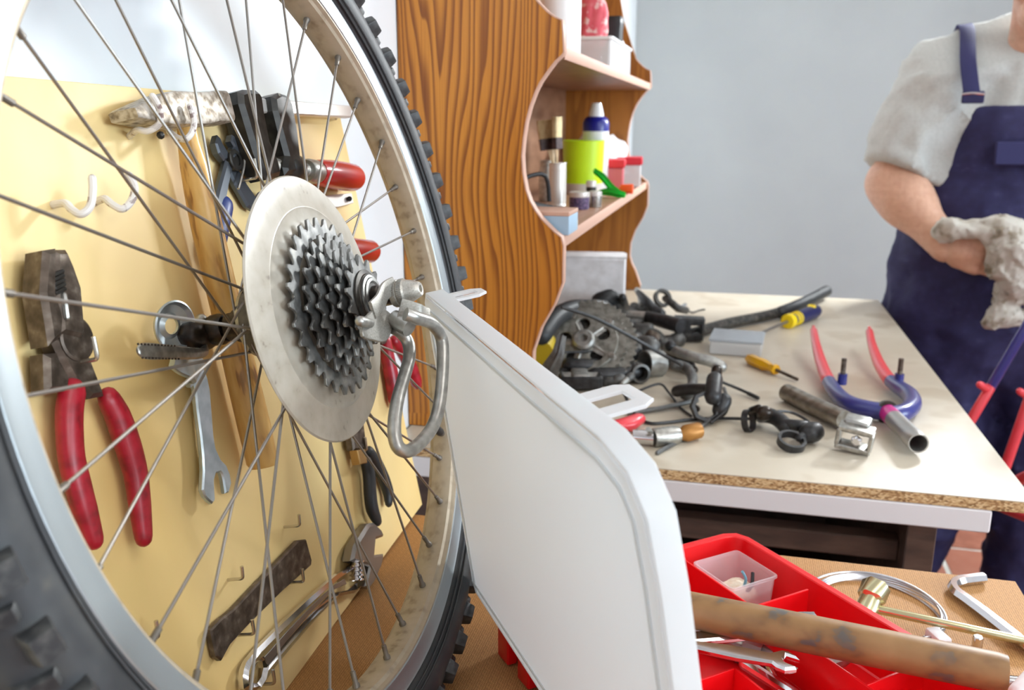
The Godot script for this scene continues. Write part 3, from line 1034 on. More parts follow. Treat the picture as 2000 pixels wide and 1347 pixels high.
func build_board():
	var tl = Vector2(-0.0653, 0.195)
	var tr = Vector2(0.4399, 0.1865)
	var br = Vector2(0.4191, -0.2994)
	var bl = Vector2(0.0481, -0.3019)
	var d = (tl - tr).normalized()
	var e = (bl - br).normalized()
	var b = on_board("tool_board", "yellow varnished plywood tool board with screw hooks leaning on the left wall", "tool board", Vector3.ZERO)
	var s := Shape.new()
	s.ext(PackedVector2Array([tl + d * 0.22, br + e * 0.80, br, tr]), -0.006, 0.0, 0.0006)
	obj("panel", s, M.board, b)
	# steel screw hooks
	hook(b, Vector2(-0.0902, 0.0194), 0.030, 0.014)
	hook(b, Vector2(0.166, 0.115), 0.026, 0.016)
	hook(b, Vector2(0.24, 0.1735), 0.027, 0.014)
	hook(b, Vector2(0.1075, -0.182), 0.016, 0.010)
	hook(b, Vector2(0.0127, -0.1813), 0.014, 0.010)
	hook(b, Vector2(0.0046, -0.2239), 0.016, 0.012)
	hook(b, Vector2(0.0906, -0.2265), 0.016, 0.012)
	hook(b, Vector2(-0.0905, -0.1678), 0.014, 0.012)
	hook(b, Vector2(0.0129, -0.2725), 0.016, 0.012)
	hook(b, Vector2(0.2706, -0.1737), 0.016, 0.014)
	hook(b, Vector2(0.4009, 0.1685), 0.012, 0.008)
	# white double hooks of bent rod, paint chipped
	var n := 0
	for q in [[Vector3(-0.0538, 0.1155, 0), Vector3(-0.0549, 0.1148, 0.01), Vector3(-0.0581, 0.1101, 0.016), Vector3(-0.0587, 0.1062, 0.022), Vector3(-0.0536, 0.1098, 0.026), Vector3(-0.0497, 0.1192, 0.028), Vector3(-0.0469, 0.1267, 0.028)],
			[Vector3(-0.015, 0.1134, 0), Vector3(-0.0169, 0.1145, 0.01), Vector3(-0.0189, 0.1098, 0.016), Vector3(-0.0181, 0.1056, 0.022), Vector3(-0.0118, 0.1098, 0.026), Vector3(-0.0074, 0.1181, 0.028), Vector3(-0.0098, 0.1265, 0.028)],
			[Vector3(0.042, 0.1567, 0), Vector3(0.0332, 0.1587, 0.014), Vector3(0.0328, 0.1564, 0.022), Vector3(0.0361, 0.1595, 0.03), Vector3(0.0368, 0.1664, 0.033), Vector3(0.0347, 0.173, 0.034), Vector3(0.0317, 0.1782, 0.034)],
			[Vector3(0.0747, 0.158, 0.012), Vector3(0.0667, 0.1516, 0.022), Vector3(0.0645, 0.1485, 0.03), Vector3(0.0693, 0.1529, 0.034), Vector3(0.0745, 0.1614, 0.035), Vector3(0.0739, 0.1716, 0.035)]]:
		s = Shape.new()
		s.tube(curve(q, 5), 0.0026 if n < 2 else 0.0024, 10, 1)
		look(obj("white_hook", s, M.white_hook, b), "white painted rod hook with chipped paint")
		n += 1
	build_hammer()
	build_big_pliers()
	build_nippers()
	build_clamp()
	build_ring_spanner()
	build_small_tools()
	build_adjustable_wrench()


func build_hammer():
	var p = Vector3(0.0049, 0.0337, 0.02)
	var t = on_board("hammer", "cross-peen hammer with worn iron head and long yellow wooden handle", "hammer", p)
	# head: wedge-shaped peen to the left, square poll to the right
	var s := away(p)
	var st = [[Vector2(0.0162, 0.168), 0.0035, 0.0110], [Vector2(0.0209, 0.1687), 0.0048, 0.0115], [Vector2(0.0408, 0.1699), 0.0088, 0.0120], [Vector2(0.0582, 0.171), 0.0120, 0.0120], [Vector2(0.0685, 0.1719), 0.0126, 0.0122], [Vector2(0.0769, 0.1719), 0.0128, 0.0122], [Vector2(0.1033, 0.1721), 0.0128, 0.0122], [Vector2(0.1228, 0.1739), 0.0122, 0.0118], [Vector2(0.1304, 0.1743), 0.0128, 0.0122], [Vector2(0.1442, 0.1745), 0.0128, 0.0122], [Vector2(0.1474, 0.1745), 0.0115, 0.0112]]
	var pts := []
	var sc := []
	for q in st:
		pts.append(Vector3(q[0].x, q[0].y, 0.018))
		sc.append(Vector2(q[2] / 0.012, q[1] / 0.012))
	s.sweep(pts, Shape.rect(0.024, 0.024, 0.003), sc, Vector3(0, 1, 0))
	var head = obj("head", s, M.hammer_iron, t)
	s = away(p)
	s.ball(Vector3(0.0639, 0.1805, 0.018), 0.003, 8)
	s.ball(Vector3(0.0443, 0.153, 0.024), 0.003, 8)
	obj("wedge_nail", s, M.black_iron, head)
	s = away(p)
	var hp = lift([Vector2(0.0968, 0.1803), Vector2(0.0898, 0.1579), Vector2(0.0874, 0.1469), Vector2(0.0861, 0.1295), Vector2(0.0841, 0.1072), Vector2(0.0819, 0.0831), Vector2(0.0804, 0.0587), Vector2(0.0795, 0.0353), Vector2(0.0782, 0.0078), Vector2(0.0768, -0.0204), Vector2(0.0754, -0.0503), Vector2(0.0743, -0.0784), Vector2(0.0723, -0.1088), Vector2(0.0716, -0.1135)], [0.018, 0.018, 0.018, 0.018, 0.018, 0.018, 0.018, 0.018, 0.018, 0.018, 0.018, 0.018, 0.018, 0.018])
	s.tube(hp, [0.0062, 0.0068, 0.0078, 0.0098, 0.0108, 0.0112, 0.0112, 0.0112, 0.0113, 0.0116, 0.0120, 0.0122, 0.0118, 0.0095], 20, 0, 1.1, Vector3(0, 0, 1))
	obj("handle", s, M.handle_wood, t)


func build_big_pliers():
	var p = Vector3(-0.0954, 0.0429, 0.012)
	var t = on_board("combination_pliers", "large brown steel pliers with long cracked red grips, left on the tool board", "pliers", p)
	var A = flat_part("jaw", [Vector2(-0.0984, 0.0889), Vector2(-0.0876, 0.0886), Vector2(-0.0987, 0.0631), Vector2(-0.0989, 0.0484), Vector2(-0.1039, 0.0386), Vector2(-0.1064, 0.0376), Vector2(-0.1163, 0.0351), Vector2(-0.1138, 0.0468), Vector2(-0.1103, 0.0662)], 0.006, 0.024, 0.003, M.brown_steel, t, p)
	flat_part("jaw", [Vector2(-0.0869, 0.0882), Vector2(-0.0762, 0.0867), Vector2(-0.0743, 0.0762), Vector2(-0.0734, 0.0621), Vector2(-0.0813, 0.0361), Vector2(-0.0856, 0.0325), Vector2(-0.1021, 0.0397), Vector2(-0.0997, 0.0486), Vector2(-0.0972, 0.0628)], 0.005, 0.021, 0.003, M.brown_steel, t, p)
	# gripping teeth and cutter slot
	for i in 5:
		var c = Vector3(-0.0915, 0.0744, 0.021).lerp(Vector3(-0.0941, 0.0639, 0.021), i / 4.0)
		var s := Shape.new(Transform3D(Basis(Vector3(0, 0, 1), 0.15), c - p))
		s.bx(Vector3(0.0095, 0.0022, 0.003), Vector3.ZERO, 0.0008)
		obj("tooth", s, M.black_iron, A)
	var s := away(p)
	s.tube([Vector3(-0.0924, 0.0608, 0.021), Vector3(-0.0953, 0.0478, 0.021)], 0.0022, 8, 1)
	obj("cutter_edge", s, M.dull_steel, A)
	flat_part("arm", [Vector2(-0.1057, 0.0377), Vector2(-0.1012, 0.0395), Vector2(-0.0811, 0.034), Vector2(-0.0794, 0.0237), Vector2(-0.0761, -0.0065), Vector2(-0.0892, -0.0044), Vector2(-0.0993, 0.0095), Vector2(-0.1032, 0.0244)], 0.003, 0.017, 0.003, M.brown_steel, t, p)
	flat_part("arm", [Vector2(-0.1162, 0.0313), Vector2(-0.1057, 0.0292), Vector2(-0.1058, 0.0239), Vector2(-0.1023, 0.0134), Vector2(-0.1064, 0.0059), Vector2(-0.1242, 0.0101)], 0.004, 0.019, 0.003, M.brown_steel, t, p)
	s = Shape.new(Transform3D(Basis(Vector3.RIGHT, PI / 2), Vector3(-0.0878, 0.0334, 0.012) - p))
	s.lathe([Vector2(0.0140, -0.008), Vector2(0.0140, 0.0058), Vector2(0.0125, 0.0066)], 28)
	obj("pivot", s, M.brown_steel, t)
	s = away(p)
	s.tube(curve(lift([Vector2(-0.1003, 0.0039), Vector2(-0.1068, -0.0054), Vector2(-0.1122, -0.0182), Vector2(-0.1166, -0.0329), Vector2(-0.1181, -0.0487), Vector2(-0.1188, -0.0651), Vector2(-0.119, -0.0845)], 0.014), 4), numbers([0.0086, 0.0088, 0.0086, 0.0084, 0.0084, 0.0080, 0.0062], 4), 16, 1, 0.8, Vector3(0, 0, 1))
	obj("grip", s, M.red_grip, t)
	s = away(p)
	s.tube(curve(lift([Vector2(-0.0697, -0.01), Vector2(-0.0665, -0.0222), Vector2(-0.0654, -0.035), Vector2(-0.065, -0.0495), Vector2(-0.0661, -0.0652), Vector2(-0.0705, -0.0834), Vector2(-0.0757, -0.1036)], 0.012), 4), numbers([0.0078, 0.0090, 0.0094, 0.0092, 0.0086, 0.0080, 0.0064], 4), 16, 1, 0.8, Vector3(0, 0, 1))
	obj("grip", s, M.red_grip, t)


func build_nippers():
	var p = Vector3(0.13, 0.0972, 0.01)
	var t = on_board("nippers", "small dark nippers with curved jaws and dark blue grips hanging from a hook", "nippers", p)
	flat_part("jaw", [Vector2(0.1444, 0.1544), Vector2(0.1379, 0.1477), Vector2(0.1386, 0.1393), Vector2(0.1443, 0.1327), Vector2(0.1564, 0.1352), Vector2(0.1527, 0.1414), Vector2(0.1483, 0.1475), Vector2(0.1472, 0.1518)], 0.004, 0.012, 0.0015, M.blued_steel, t, p)
	flat_part("jaw", [Vector2(0.1649, 0.1541), Vector2(0.1596, 0.1485), Vector2(0.1625, 0.1441), Vector2(0.1539, 0.1387), Vector2(0.1564, 0.1335), Vector2(0.1686, 0.1374), Vector2(0.1717, 0.1452), Vector2(0.1705, 0.1514)], 0.006, 0.014, 0.0015, M.blued_steel, t, p)
	flat_part("arm", [Vector2(0.1482, 0.1338), Vector2(0.1584, 0.129), Vector2(0.1486, 0.1195), Vector2(0.1317, 0.1005), Vector2(0.1222, 0.0945), Vector2(0.1109, 0.0973), Vector2(0.1237, 0.1105)], 0.005, 0.012, 0.002, M.blued_steel, t, p)
	flat_part("arm", [Vector2(0.1501, 0.1259), Vector2(0.1652, 0.1287), Vector2(0.1754, 0.1121), Vector2(0.1874, 0.0976), Vector2(0.1775, 0.0875), Vector2(0.167, 0.0921), Vector2(0.1557, 0.1117)], 0.003, 0.010, 0.002, M.blued_steel, t, p)
	var s := Shape.new(Transform3D(Basis(Vector3.RIGHT, PI / 2), Vector3(0.1585, 0.1325, 0.01) - p))
	s.lathe([Vector2(0.0095, -0.007), Vector2(0.0095, 0.004), Vector2(0.0085, 0.005), Vector2(0.0055, 0.005), Vector2(0.0055, 0.0035)], 24)
	obj("pivot", s, M.black_iron, t)
	s = away(p)
	s.tube(curve(lift([Vector2(0.172, 0.1374), Vector2(0.1668, 0.127), Vector2(0.1565, 0.1166), Vector2(0.1475, 0.1084)], 0.0155), 4), 0.0012, 6)
	obj("spring_wire", s, M.dull_steel, t)
	s = away(p)
	s.tube(curve(lift([Vector2(0.1311, 0.0968), Vector2(0.1215, 0.087), Vector2(0.1111, 0.0754), Vector2(0.1031, 0.0638), Vector2(0.1009, 0.048)], 0.009), 4), numbers([0.0085, 0.0092, 0.0092, 0.0082, 0.0042], 4), 14, 1, 0.7, Vector3(0, 0, 1))
	obj("grip", s, M.blue_grip, t)
	s = away(p)
	s.tube(curve(lift([Vector2(0.196, 0.0954), Vector2(0.2066, 0.0803), Vector2(0.2148, 0.0577), Vector2(0.2124, 0.0337)], 0.009), 4), numbers([0.0085, 0.0095, 0.0092, 0.0050], 4), 14, 1, 0.7, Vector3(0, 0, 1))
	obj("grip", s, M.blue_grip, t)


func build_clamp():
	var p = Vector3(0.2274, 0.1492, 0.016)
	var t = on_board("bar_clamp", "black bar clamp with pale metal rail and glossy red screw handle", "clamp", p)
	flat_part("rail", [Vector2(0.1822, 0.1851), Vector2(0.4294, 0.1814), Vector2(0.4201, 0.1682), Vector2(0.1756, 0.172)], 0.012, 0.021, 0.0012, M.aluminium, t, p)
	flat_part("fixed_arm", [Vector2(0.167, 0.1873), Vector2(0.1765, 0.1893), Vector2(0.1997, 0.1896), Vector2(0.2051, 0.184), Vector2(0.2012, 0.1673), Vector2(0.199, 0.1448), Vector2(0.2054, 0.1276), Vector2(0.205, 0.1138), Vector2(0.1782, 0.1118), Vector2(0.1713, 0.1216), Vector2(0.1675, 0.1367), Vector2(0.1654, 0.1568), Vector2(0.1635, 0.177)], 0.007, 0.030, 0.004, M.black_iron, t, p)
	flat_part("sliding_arm", [Vector2(0.2256, 0.1849), Vector2(0.2413, 0.1886), Vector2(0.2567, 0.1867), Vector2(0.262, 0.1787), Vector2(0.259, 0.1531), Vector2(0.2515, 0.1271), Vector2(0.2578, 0.1205), Vector2(0.2485, 0.1136), Vector2(0.215, 0.1137), Vector2(0.2149, 0.1212), Vector2(0.2244, 0.1315), Vector2(0.2229, 0.1535), Vector2(0.2227, 0.172)], 0.007, 0.030, 0.004, M.black_iron, t, p)
	var s := away(p)
	s.tube([Vector3(0.2105, 0.1242, 0.018), Vector3(0.2313, 0.1213, 0.018), Vector3(0.3021, 0.1142, 0.018)], 0.0062, 14)
	var sc = obj("screw", s, M.dull_steel, t)
	for i in 14:
		var c = Vector3(0.2144, 0.124, 0.018).lerp(Vector3(0.2861, 0.1158, 0.018), i / 13.0)
		s = Shape.new(aim(c - p, Vector3(0.3021, 0.1142, 0.018) - Vector3(0.2105, 0.1242, 0.018)))
		s.lathe([Vector2(0.006, -0.0012), Vector2(0.0075, 0.0), Vector2(0.006, 0.0012)], 16)
		obj("thread", s, M.dull_steel, sc)
	s = Shape.new(aim(Vector3(0.2458, 0.1206, 0.018) - p, Vector3(0.3021, 0.1142, 0.018) - Vector3(0.2105, 0.1242, 0.018)))
	s.lathe([Vector2(0.0115, -0.013), Vector2(0.0135, -0.010), Vector2(0.0135, 0.010), Vector2(0.0115, 0.013)], 20)
	obj("screw_boss", s, M.black_iron, t)
	var hd = Vector3(0.3985, 0.1022, 0.018) - Vector3(0.2953, 0.1151, 0.018)
	s = Shape.new(aim(Vector3(0.2794, 0.1164, 0.018) - p, hd))
	s.lathe([Vector2(0.0105, 0.0), Vector2(0.0120, 0.004), Vector2(0.0120, 0.018), Vector2(0.0110, 0.024)], 20)
	obj("ferrule", s, M.dull_steel, t)
	s = Shape.new(aim(Vector3(0.303, 0.1136, 0.018) - p, hd))
	var L = hd.length() * 0.93
	s.lathe([Vector2(0.0118, 0.0), Vector2(0.0132, 0.006), Vector2(0.0150, L * 0.35), Vector2(0.0155, L * 0.65), Vector2(0.0150, L - 0.010), Vector2(0.0136, L - 0.004), Vector2(0.010, L - 0.001), Vector2(0.004, L)], 24)
	obj("handle", s, M.red_gloss, t)


func build_ring_spanner():
	var p = Vector3(0.0246, -0.0478, 0.008)
	var t = on_board("cone_spanner", "zinc-plated flat spanner with dished ring on top and open jaw below", "spanner", p)
	flat_part("jaw", [Vector2(0.0396, -0.0191), Vector2(0.0412, -0.0277), Vector2(0.0402, -0.0373), Vector2(0.0355, -0.0515), Vector2(0.0292, -0.0704), Vector2(0.0275, -0.0798), Vector2(0.03, -0.0899), Vector2(0.035, -0.0965), Vector2(0.0363, -0.1046), Vector2(0.035, -0.1118), Vector2(0.0287, -0.1168), Vector2(0.024, -0.1156), Vector2(0.026, -0.1055), Vector2(0.0262, -0.1005), Vector2(0.025, -0.0984), Vector2(0.0198, -0.0971), Vector2(0.015, -0.1009), Vector2(0.0119, -0.1087), Vector2(0.0097, -0.1148), Vector2(0.0055, -0.1159), Vector2(0.0019, -0.1118), Vector2(-0.0009, -0.1073), Vector2(-0.0016, -0.1017), Vector2(0.0056, -0.0897), Vector2(0.0099, -0.0792), Vector2(0.014, -0.065), Vector2(0.0183, -0.0459), Vector2(0.0226, -0.0312), Vector2(0.0232, -0.0213), Vector2(0.0192, -0.0127)], 0.006, 0.011, 0.0012, M.zinc, t, p)
	# the shank is a bent strip that steps out from the board towards the ring
	var s := away(p)
	s.sweep(curve([Vector3(0.0299, -0.0232, 0.009), Vector3(0.0263, -0.0153, 0.011), Vector3(0.0178, -0.0079, 0.014), Vector3(0.0085, -0.0014, 0.016), Vector3(0.0044, 0.0041, 0.017)], 4), Shape.rect(0.030, 0.0042, 0.0012), filled2([[0.95, 1], [1.05, 1], [1.15, 1], [1.2, 1], [1.2, 1]], 4), Vector3(-0.15, 0.5, 1))
	obj("shank", s, M.zinc, t)
	var ringx = aim(Vector3(0.0026, 0.021, 0.018) - p, Vector3(-0.25, -0.12, 1.0), Vector3(0, 1, 0))
	s = Shape.new(ringx)
	s.lathe([Vector2(0.0060, 0.0), Vector2(0.0098, -0.002), Vector2(0.0160, 0.002), Vector2(0.0182, 0.0062), Vector2(0.0170, 0.0068), Vector2(0.0150, 0.0032), Vector2(0.0094, 0.0005), Vector2(0.0060, 0.0024), Vector2(0.0060, 0.0)], 36, 0)
	obj("dished_ring", s, M.zinc, t)


func build_small_tools():
	# flat steel bar on two hooks
	var p = Vector3(0.0415, -0.2145, 0.004)
	var t = on_board("steel_bar", "flat dark brown metal strip with a worn slanted end resting on two hooks", "steel bar", p)
	flat_part("blade", [Vector2(-0.0316, -0.1978), Vector2(-0.0166, -0.1976), Vector2(0.0009, -0.1998), Vector2(0.113, -0.1979), Vector2(0.1257, -0.2032), Vector2(0.1261, -0.2235), Vector2(0.1229, -0.2274), Vector2(0.0674, -0.2228), Vector2(0.0139, -0.2206), Vector2(-0.0147, -0.2205), Vector2(-0.0291, -0.2245), Vector2(-0.0338, -0.2181)], 0.0015, 0.0075, 0.0012, M.brown_steel, t, p)
	# black-handled pliers below the disc
	p = Vector3(0.2627, -0.1935, 0.01)
	t = on_board("slip_pliers", "slim pliers with black rubber grips hanging low on the tool board", "pliers", p)
	flat_part("jaw", [Vector2(0.2572, -0.1241), Vector2(0.276, -0.1247), Vector2(0.285, -0.1332), Vector2(0.2772, -0.1602), Vector2(0.2711, -0.1727), Vector2(0.2444, -0.1638), Vector2(0.2481, -0.1486)], 0.005, 0.015, 0.002, M.brown_steel, t, p)
	flat_part("joint_plate", [Vector2(0.2488, -0.1655), Vector2(0.2676, -0.1714), Vector2(0.2646, -0.1857), Vector2(0.2479, -0.1808)], 0.006, 0.016, 0.001, M.bronze, t, p)
	var s := away(p)
	s.tube(curve(lift([Vector2(0.2743, -0.1889), Vector2(0.2733, -0.2024), Vector2(0.2658, -0.2196), Vector2(0.262, -0.2353), Vector2(0.267, -0.2511)], 0.010), 4), numbers([0.0078, 0.0085, 0.0085, 0.0085, 0.0062], 4), 14, 1, 0.75, Vector3(0, 0, 1))
	obj("grip", s, M.black_rubber, t)
	s = away(p)
	s.tube(curve(lift([Vector2(0.2911, -0.1826), Vector2(0.302, -0.1992), Vector2(0.3104, -0.2206), Vector2(0.3137, -0.2384), Vector2(0.3089, -0.2485)], 0.008), 4), numbers([0.0066, 0.0078, 0.0082, 0.0078, 0.0056], 4), 14, 1, 0.75, Vector3(0, 0, 1))
	obj("grip", s, M.black_rubber, t)
	# red-handled pliers half hidden by the disc
	p = Vector3(0.3893, -0.1172, 0.01)
	t = on_board("wire_pliers", "pliers with slim glossy dark red handles half hidden behind the spoke disc", "pliers", p)
	flat_part("jaw", [Vector2(0.3476, -0.0295), Vector2(0.3651, -0.0306), Vector2(0.3801, -0.0419), Vector2(0.4046, -0.0716), Vector2(0.4025, -0.0884), Vector2(0.3751, -0.0865), Vector2(0.359, -0.0658), Vector2(0.3487, -0.0424)], 0.004, 0.014, 0.002, M.brown_steel, t, p)
	s = away(p)
	s.tube(curve(lift([Vector2(0.3981, -0.0858), Vector2(0.3932, -0.1044), Vector2(0.3915, -0.1258), Vector2(0.3866, -0.1526), Vector2(0.386, -0.1562)], 0.010), 4), numbers([0.0080, 0.0098, 0.0104, 0.0100, 0.0080], 4), 14, 1, 0.8, Vector3(0, 0, 1))
	obj("grip", s, M.red_grip, t)
	s = away(p)
	s.tube(curve(lift([Vector2(0.425, -0.0925), Vector2(0.442, -0.1109), Vector2(0.4568, -0.1346), Vector2(0.464, -0.1533), Vector2(0.4663, -0.1587)], 0.010), 4), numbers([0.0080, 0.0095, 0.0098, 0.0090, 0.0070], 4), 14, 1, 0.8, Vector3(0, 0, 1))
	obj("grip", s, M.red_grip, t)
	# a red-handled screwdriver, its rounded end showing past the disc
	p = Vector3(0.37, 0.0237, 0.014)
	t = on_board("screwdriver", "screwdriver whose round red handle end peeps out beside the spoke disc", "screwdriver", p)
	s = away(p)
	s.tube([Vector3(0.2941, 0.036, 0.014), Vector3(0.3566, 0.0262, 0.014), Vector3(0.4011, 0.0187, 0.014)], [0.0120, 0.0136, 0.0130], 20, 1)
	obj("handle", s, M.red_gloss, t)
	s = away(p)
	s.tube([Vector3(0.2941, 0.036, 0.014), Vector3(0.21, 0.0511, 0.014)], 0.003, 10)
	obj("blade", s, M.dull_steel, t)
	# pale steel catch screwed on beside the clamp
	p = Vector3(0.3786, 0.0813, 0)
	t = on_board("steel_catch", "small pale steel catch plate fixed near the edge of the tool board", "catch", p)
	flat_part("plate", [Vector2(0.3388, 0.0894), Vector2(0.4077, 0.0868), Vector2(0.4069, 0.0752), Vector2(0.3655, 0.0744), Vector2(0.3361, 0.0754)], 0.0, 0.006, 0.0006, M.aluminium, t, p)
	s = away(p)
	s.tube([Vector3(0.4003, 0.0808, 0.005), Vector3(0.3885, 0.0809, 0.01)], 0.0028, 10)
	obj("screw", s, M.black_iron, t)


func build_adjustable_wrench():
	var p = Vector3(0.1013, -0.2738, 0.006)
	var t = on_board("adjustable_wrench", "large chrome adjustable wrench with dark recessed shank lying along the board's lower edge", "wrench", p)
	var hole = [Vector2(-0.0037, -0.2534), Vector2(0.0042, -0.2506), Vector2(0.0108, -0.2505), Vector2(0.0142, -0.2536), Vector2(0.0133, -0.2585), Vector2(0.0077, -0.2629), Vector2(0.0008, -0.2636), Vector2(-0.0052, -0.2595)]
	flat_part("shank", [Vector2(-0.0147, -0.2496), Vector2(-0.0105, -0.2445), Vector2(-0.0051, -0.2415), Vector2(0.012, -0.241), Vector2(0.0522, -0.2439), Vector2(0.1075, -0.2494), Vector2(0.158, -0.256), Vector2(0.1973, -0.2643), Vector2(0.2116, -0.2763), Vector2(0.2096, -0.2933), Vector2(0.1828, -0.2885), Vector2(0.1512, -0.274), Vector2(0.0959, -0.2702), Vector2(0.0495, -0.2682), Vector2(0.0226, -0.2679), Vector2(0.0028, -0.27), Vector2(-0.0114, -0.2633), Vector2(-0.0166, -0.2566)], 0.002, 0.012, 0.003, M.chrome, t, p, [hole])
	flat_part("recess", [Vector2(0.013, -0.2491), Vector2(0.0521, -0.2502), Vector2(0.102, -0.2536), Vector2(0.147, -0.2593), Vector2(0.165, -0.2638), Vector2(0.1664, -0.27), Vector2(0.1398, -0.2616), Vector2(0.0935, -0.2576), Vector2(0.0487, -0.2566), Vector2(0.0147, -0.257)], 0.0118, 0.0128, 0.0003, M.satin_chrome, t, p)
	flat_part("fixed_jaw", [Vector2(0.1844, -0.2554), Vector2(0.1978, -0.2458), Vector2(0.2162, -0.2438), Vector2(0.2371, -0.2414), Vector2(0.2524, -0.2468), Vector2(0.2632, -0.2583), Vector2(0.2668, -0.2695), Vector2(0.2456, -0.2627), Vector2(0.2335, -0.2751), Vector2(0.2222, -0.2819)], 0.001, 0.015, 0.003, M.satin_chrome, t, p)
	flat_part("sliding_jaw", [Vector2(0.2292, -0.2729), Vector2(0.2572, -0.2849), Vector2(0.2448, -0.2926), Vector2(0.2207, -0.2983), Vector2(0.207, -0.2976), Vector2(0.1998, -0.2913), Vector2(0.2169, -0.2814)], 0.002, 0.014, 0.002, M.satin_chrome, t, p)
	var w = Vector3(0.1933, -0.2703, 0.012)
	var s := away(p)
	s.tube([Vector3(0.1981, -0.2623, 0.012), Vector3(0.1883, -0.2787, 0.012)], 0.0052, 16)
	var sc = obj("worm_screw", s, M.chrome, t)
	for i in 5:
		s = Shape.new(aim(Vector3(0.1976, -0.2632, 0.012).lerp(Vector3(0.1888, -0.2778, 0.012), i / 4.0) - p, Vector3(0.1883, -0.2787, 0.012) - Vector3(0.1981, -0.2623, 0.012)))
		s.lathe([Vector2(0.005, -0.0014), Vector2(0.0072, -0.0008), Vector2(0.0072, 0.0008), Vector2(0.005, 0.0014)], 18)
		obj("thread", s, M.chrome, sc)


func build_hutch():
	# the side outline is drawn in x and y, the panels stand across z
	var o = [Vector3(-0.2655, 1.4043, -1.175), Vector3(-0.2608, 1.3992, -1.175), Vector3(-0.2493, 1.3878, -1.175), Vector3(-0.2391, 1.3807, -1.175), Vector3(-0.2297, 1.3767, -1.175), Vector3(-0.2282, 1.3637, -1.175), Vector3(-0.2265, 1.3374, -1.175), Vector3(-0.2291, 1.3336, -1.175), Vector3(-0.2378, 1.3262, -1.175), Vector3(-0.2485, 1.313, -1.175), Vector3(-0.2573, 1.3009, -1.175), Vector3(-0.2634, 1.2894, -1.175), Vector3(-0.2709, 1.2706, -1.175), Vector3(-0.2764, 1.2502, -1.175), Vector3(-0.2798, 1.229, -1.175), Vector3(-0.2819, 1.2063, -1.175), Vector3(-0.2804, 1.1833, -1.175), Vector3(-0.2761, 1.1609, -1.175), Vector3(-0.2703, 1.1459, -1.175), Vector3(-0.2624, 1.133, -1.175), Vector3(-0.2545, 1.1228, -1.175), Vector3(-0.2438, 1.1127, -1.175), Vector3(-0.2359, 1.1053, -1.175), Vector3(-0.2266, 1.0986, -1.175), Vector3(-0.2236, 1.0869, -1.175), Vector3(-0.2236, 1.0361, -1.175), Vector3(-0.2347, 1.0047, -1.175), Vector3(-0.2533, 0.9708, -1.175), Vector3(-0.2648, 0.936, -1.175), Vector3(-0.2661, 0.9013, -1.175), Vector3(-0.26, 0.8812, -1.175), Vector3(-0.2501, 0.8636, -1.175), Vector3(-0.2347, 0.8224, -1.175)]
	var pl := PackedVector2Array([Vector2(-0.453, 2.05), Vector2(-0.453, BENCH + 0.001), Vector2(o[o.size() - 1].x, BENCH + 0.001)])
	var front := []
	for q in o:
		front.append(Vector2(q.x, q.y))
	front.reverse()
	for q in front:
		pl.append(q)
	pl.append(Vector2(-0.30, 1.50)); pl.append(Vector2(-0.325, 1.62)); pl.append(Vector2(-0.30, 1.75)); pl.append(Vector2(-0.235, 1.85)); pl.append(Vector2(-0.235, 2.05))
	var t = thing("wooden_hutch", "brown oak-look shelf hutch with scalloped side panels standing on the far bench", "shelf unit", at(Vector3(-0.34, BENCH, -1.77)))
	var p = Vector3(-0.34, BENCH, -1.77)
	var names := [M.oak, M.oak_plain]
	for k in 2:
		var z = [-1.191, -2.371][k]
		var s := away(p)
		s.ext(pl, z, z + 0.016, 0.0)
		var panel = obj("side_panel", planar(s, Vector2(-0.453, 0.83), Vector2(0.26, 1.22)), names[k], t)
		# pale edging along the front curve
		var line := []
		for q in front:
			line.append(Vector3(q.x + 0.0008, q.y, z + 0.008) - p)
		obj("edge_band", sweep_of(line, Shape.rect(0.0165, 0.0022, 0.0005), Vector3(0, 0, 0)), M.edge_band, panel)
	var bk := away(p)
	bk.bx(Vector3(0.008, 1.2, 1.16), Vector3(-0.449, BENCH + 0.62, -1.773), 0.001)
	obj("back_panel", planar(bk, Vector2.ZERO, Vector2.ONE), M.shelf_board, t)
	for q in [[1.3375, 0.0155], [1.0895, 0.0175], [2.04, 0.016]]:
		var s := away(p)
		s.bx(Vector3(0.217, q[1], 1.163), Vector3(-0.3365, q[0], -1.773), 0.0006)
		var sh = obj("shelf", s, M.shelf_board, t)
		s = away(p)
		s.bx(Vector3(0.003, q[1] + 0.0004, 1.163), Vector3(-0.2285, q[0], -1.773), 0.0006)
		obj("edge_band", s, M.edge_band, sh)
	build_shelf_things()


# planar texture coordinates from x and y, for boards with a long grain
func planar(s: Shape, lo: Vector2, size: Vector2) -> ArrayMesh:
	s.s.generate_normals()
	var a = s.s.commit_to_arrays()
	var v: PackedVector3Array = a[Mesh.ARRAY_VERTEX]
	var uv: PackedVector2Array = a[Mesh.ARRAY_TEX_UV]
	var off = s.x.origin
	for i in v.size():
		var p = v[i] - off
		uv[i] = Vector2((p.x - lo.x + p.z * 0.3 * 0.0) / size.x, 1.0 - (p.y - lo.y) / size.y)
	a[Mesh.ARRAY_TEX_UV] = uv
	var m := ArrayMesh.new()
	m.add_surface_from_arrays(Mesh.PRIMITIVE_TRIANGLES, a)
	return m


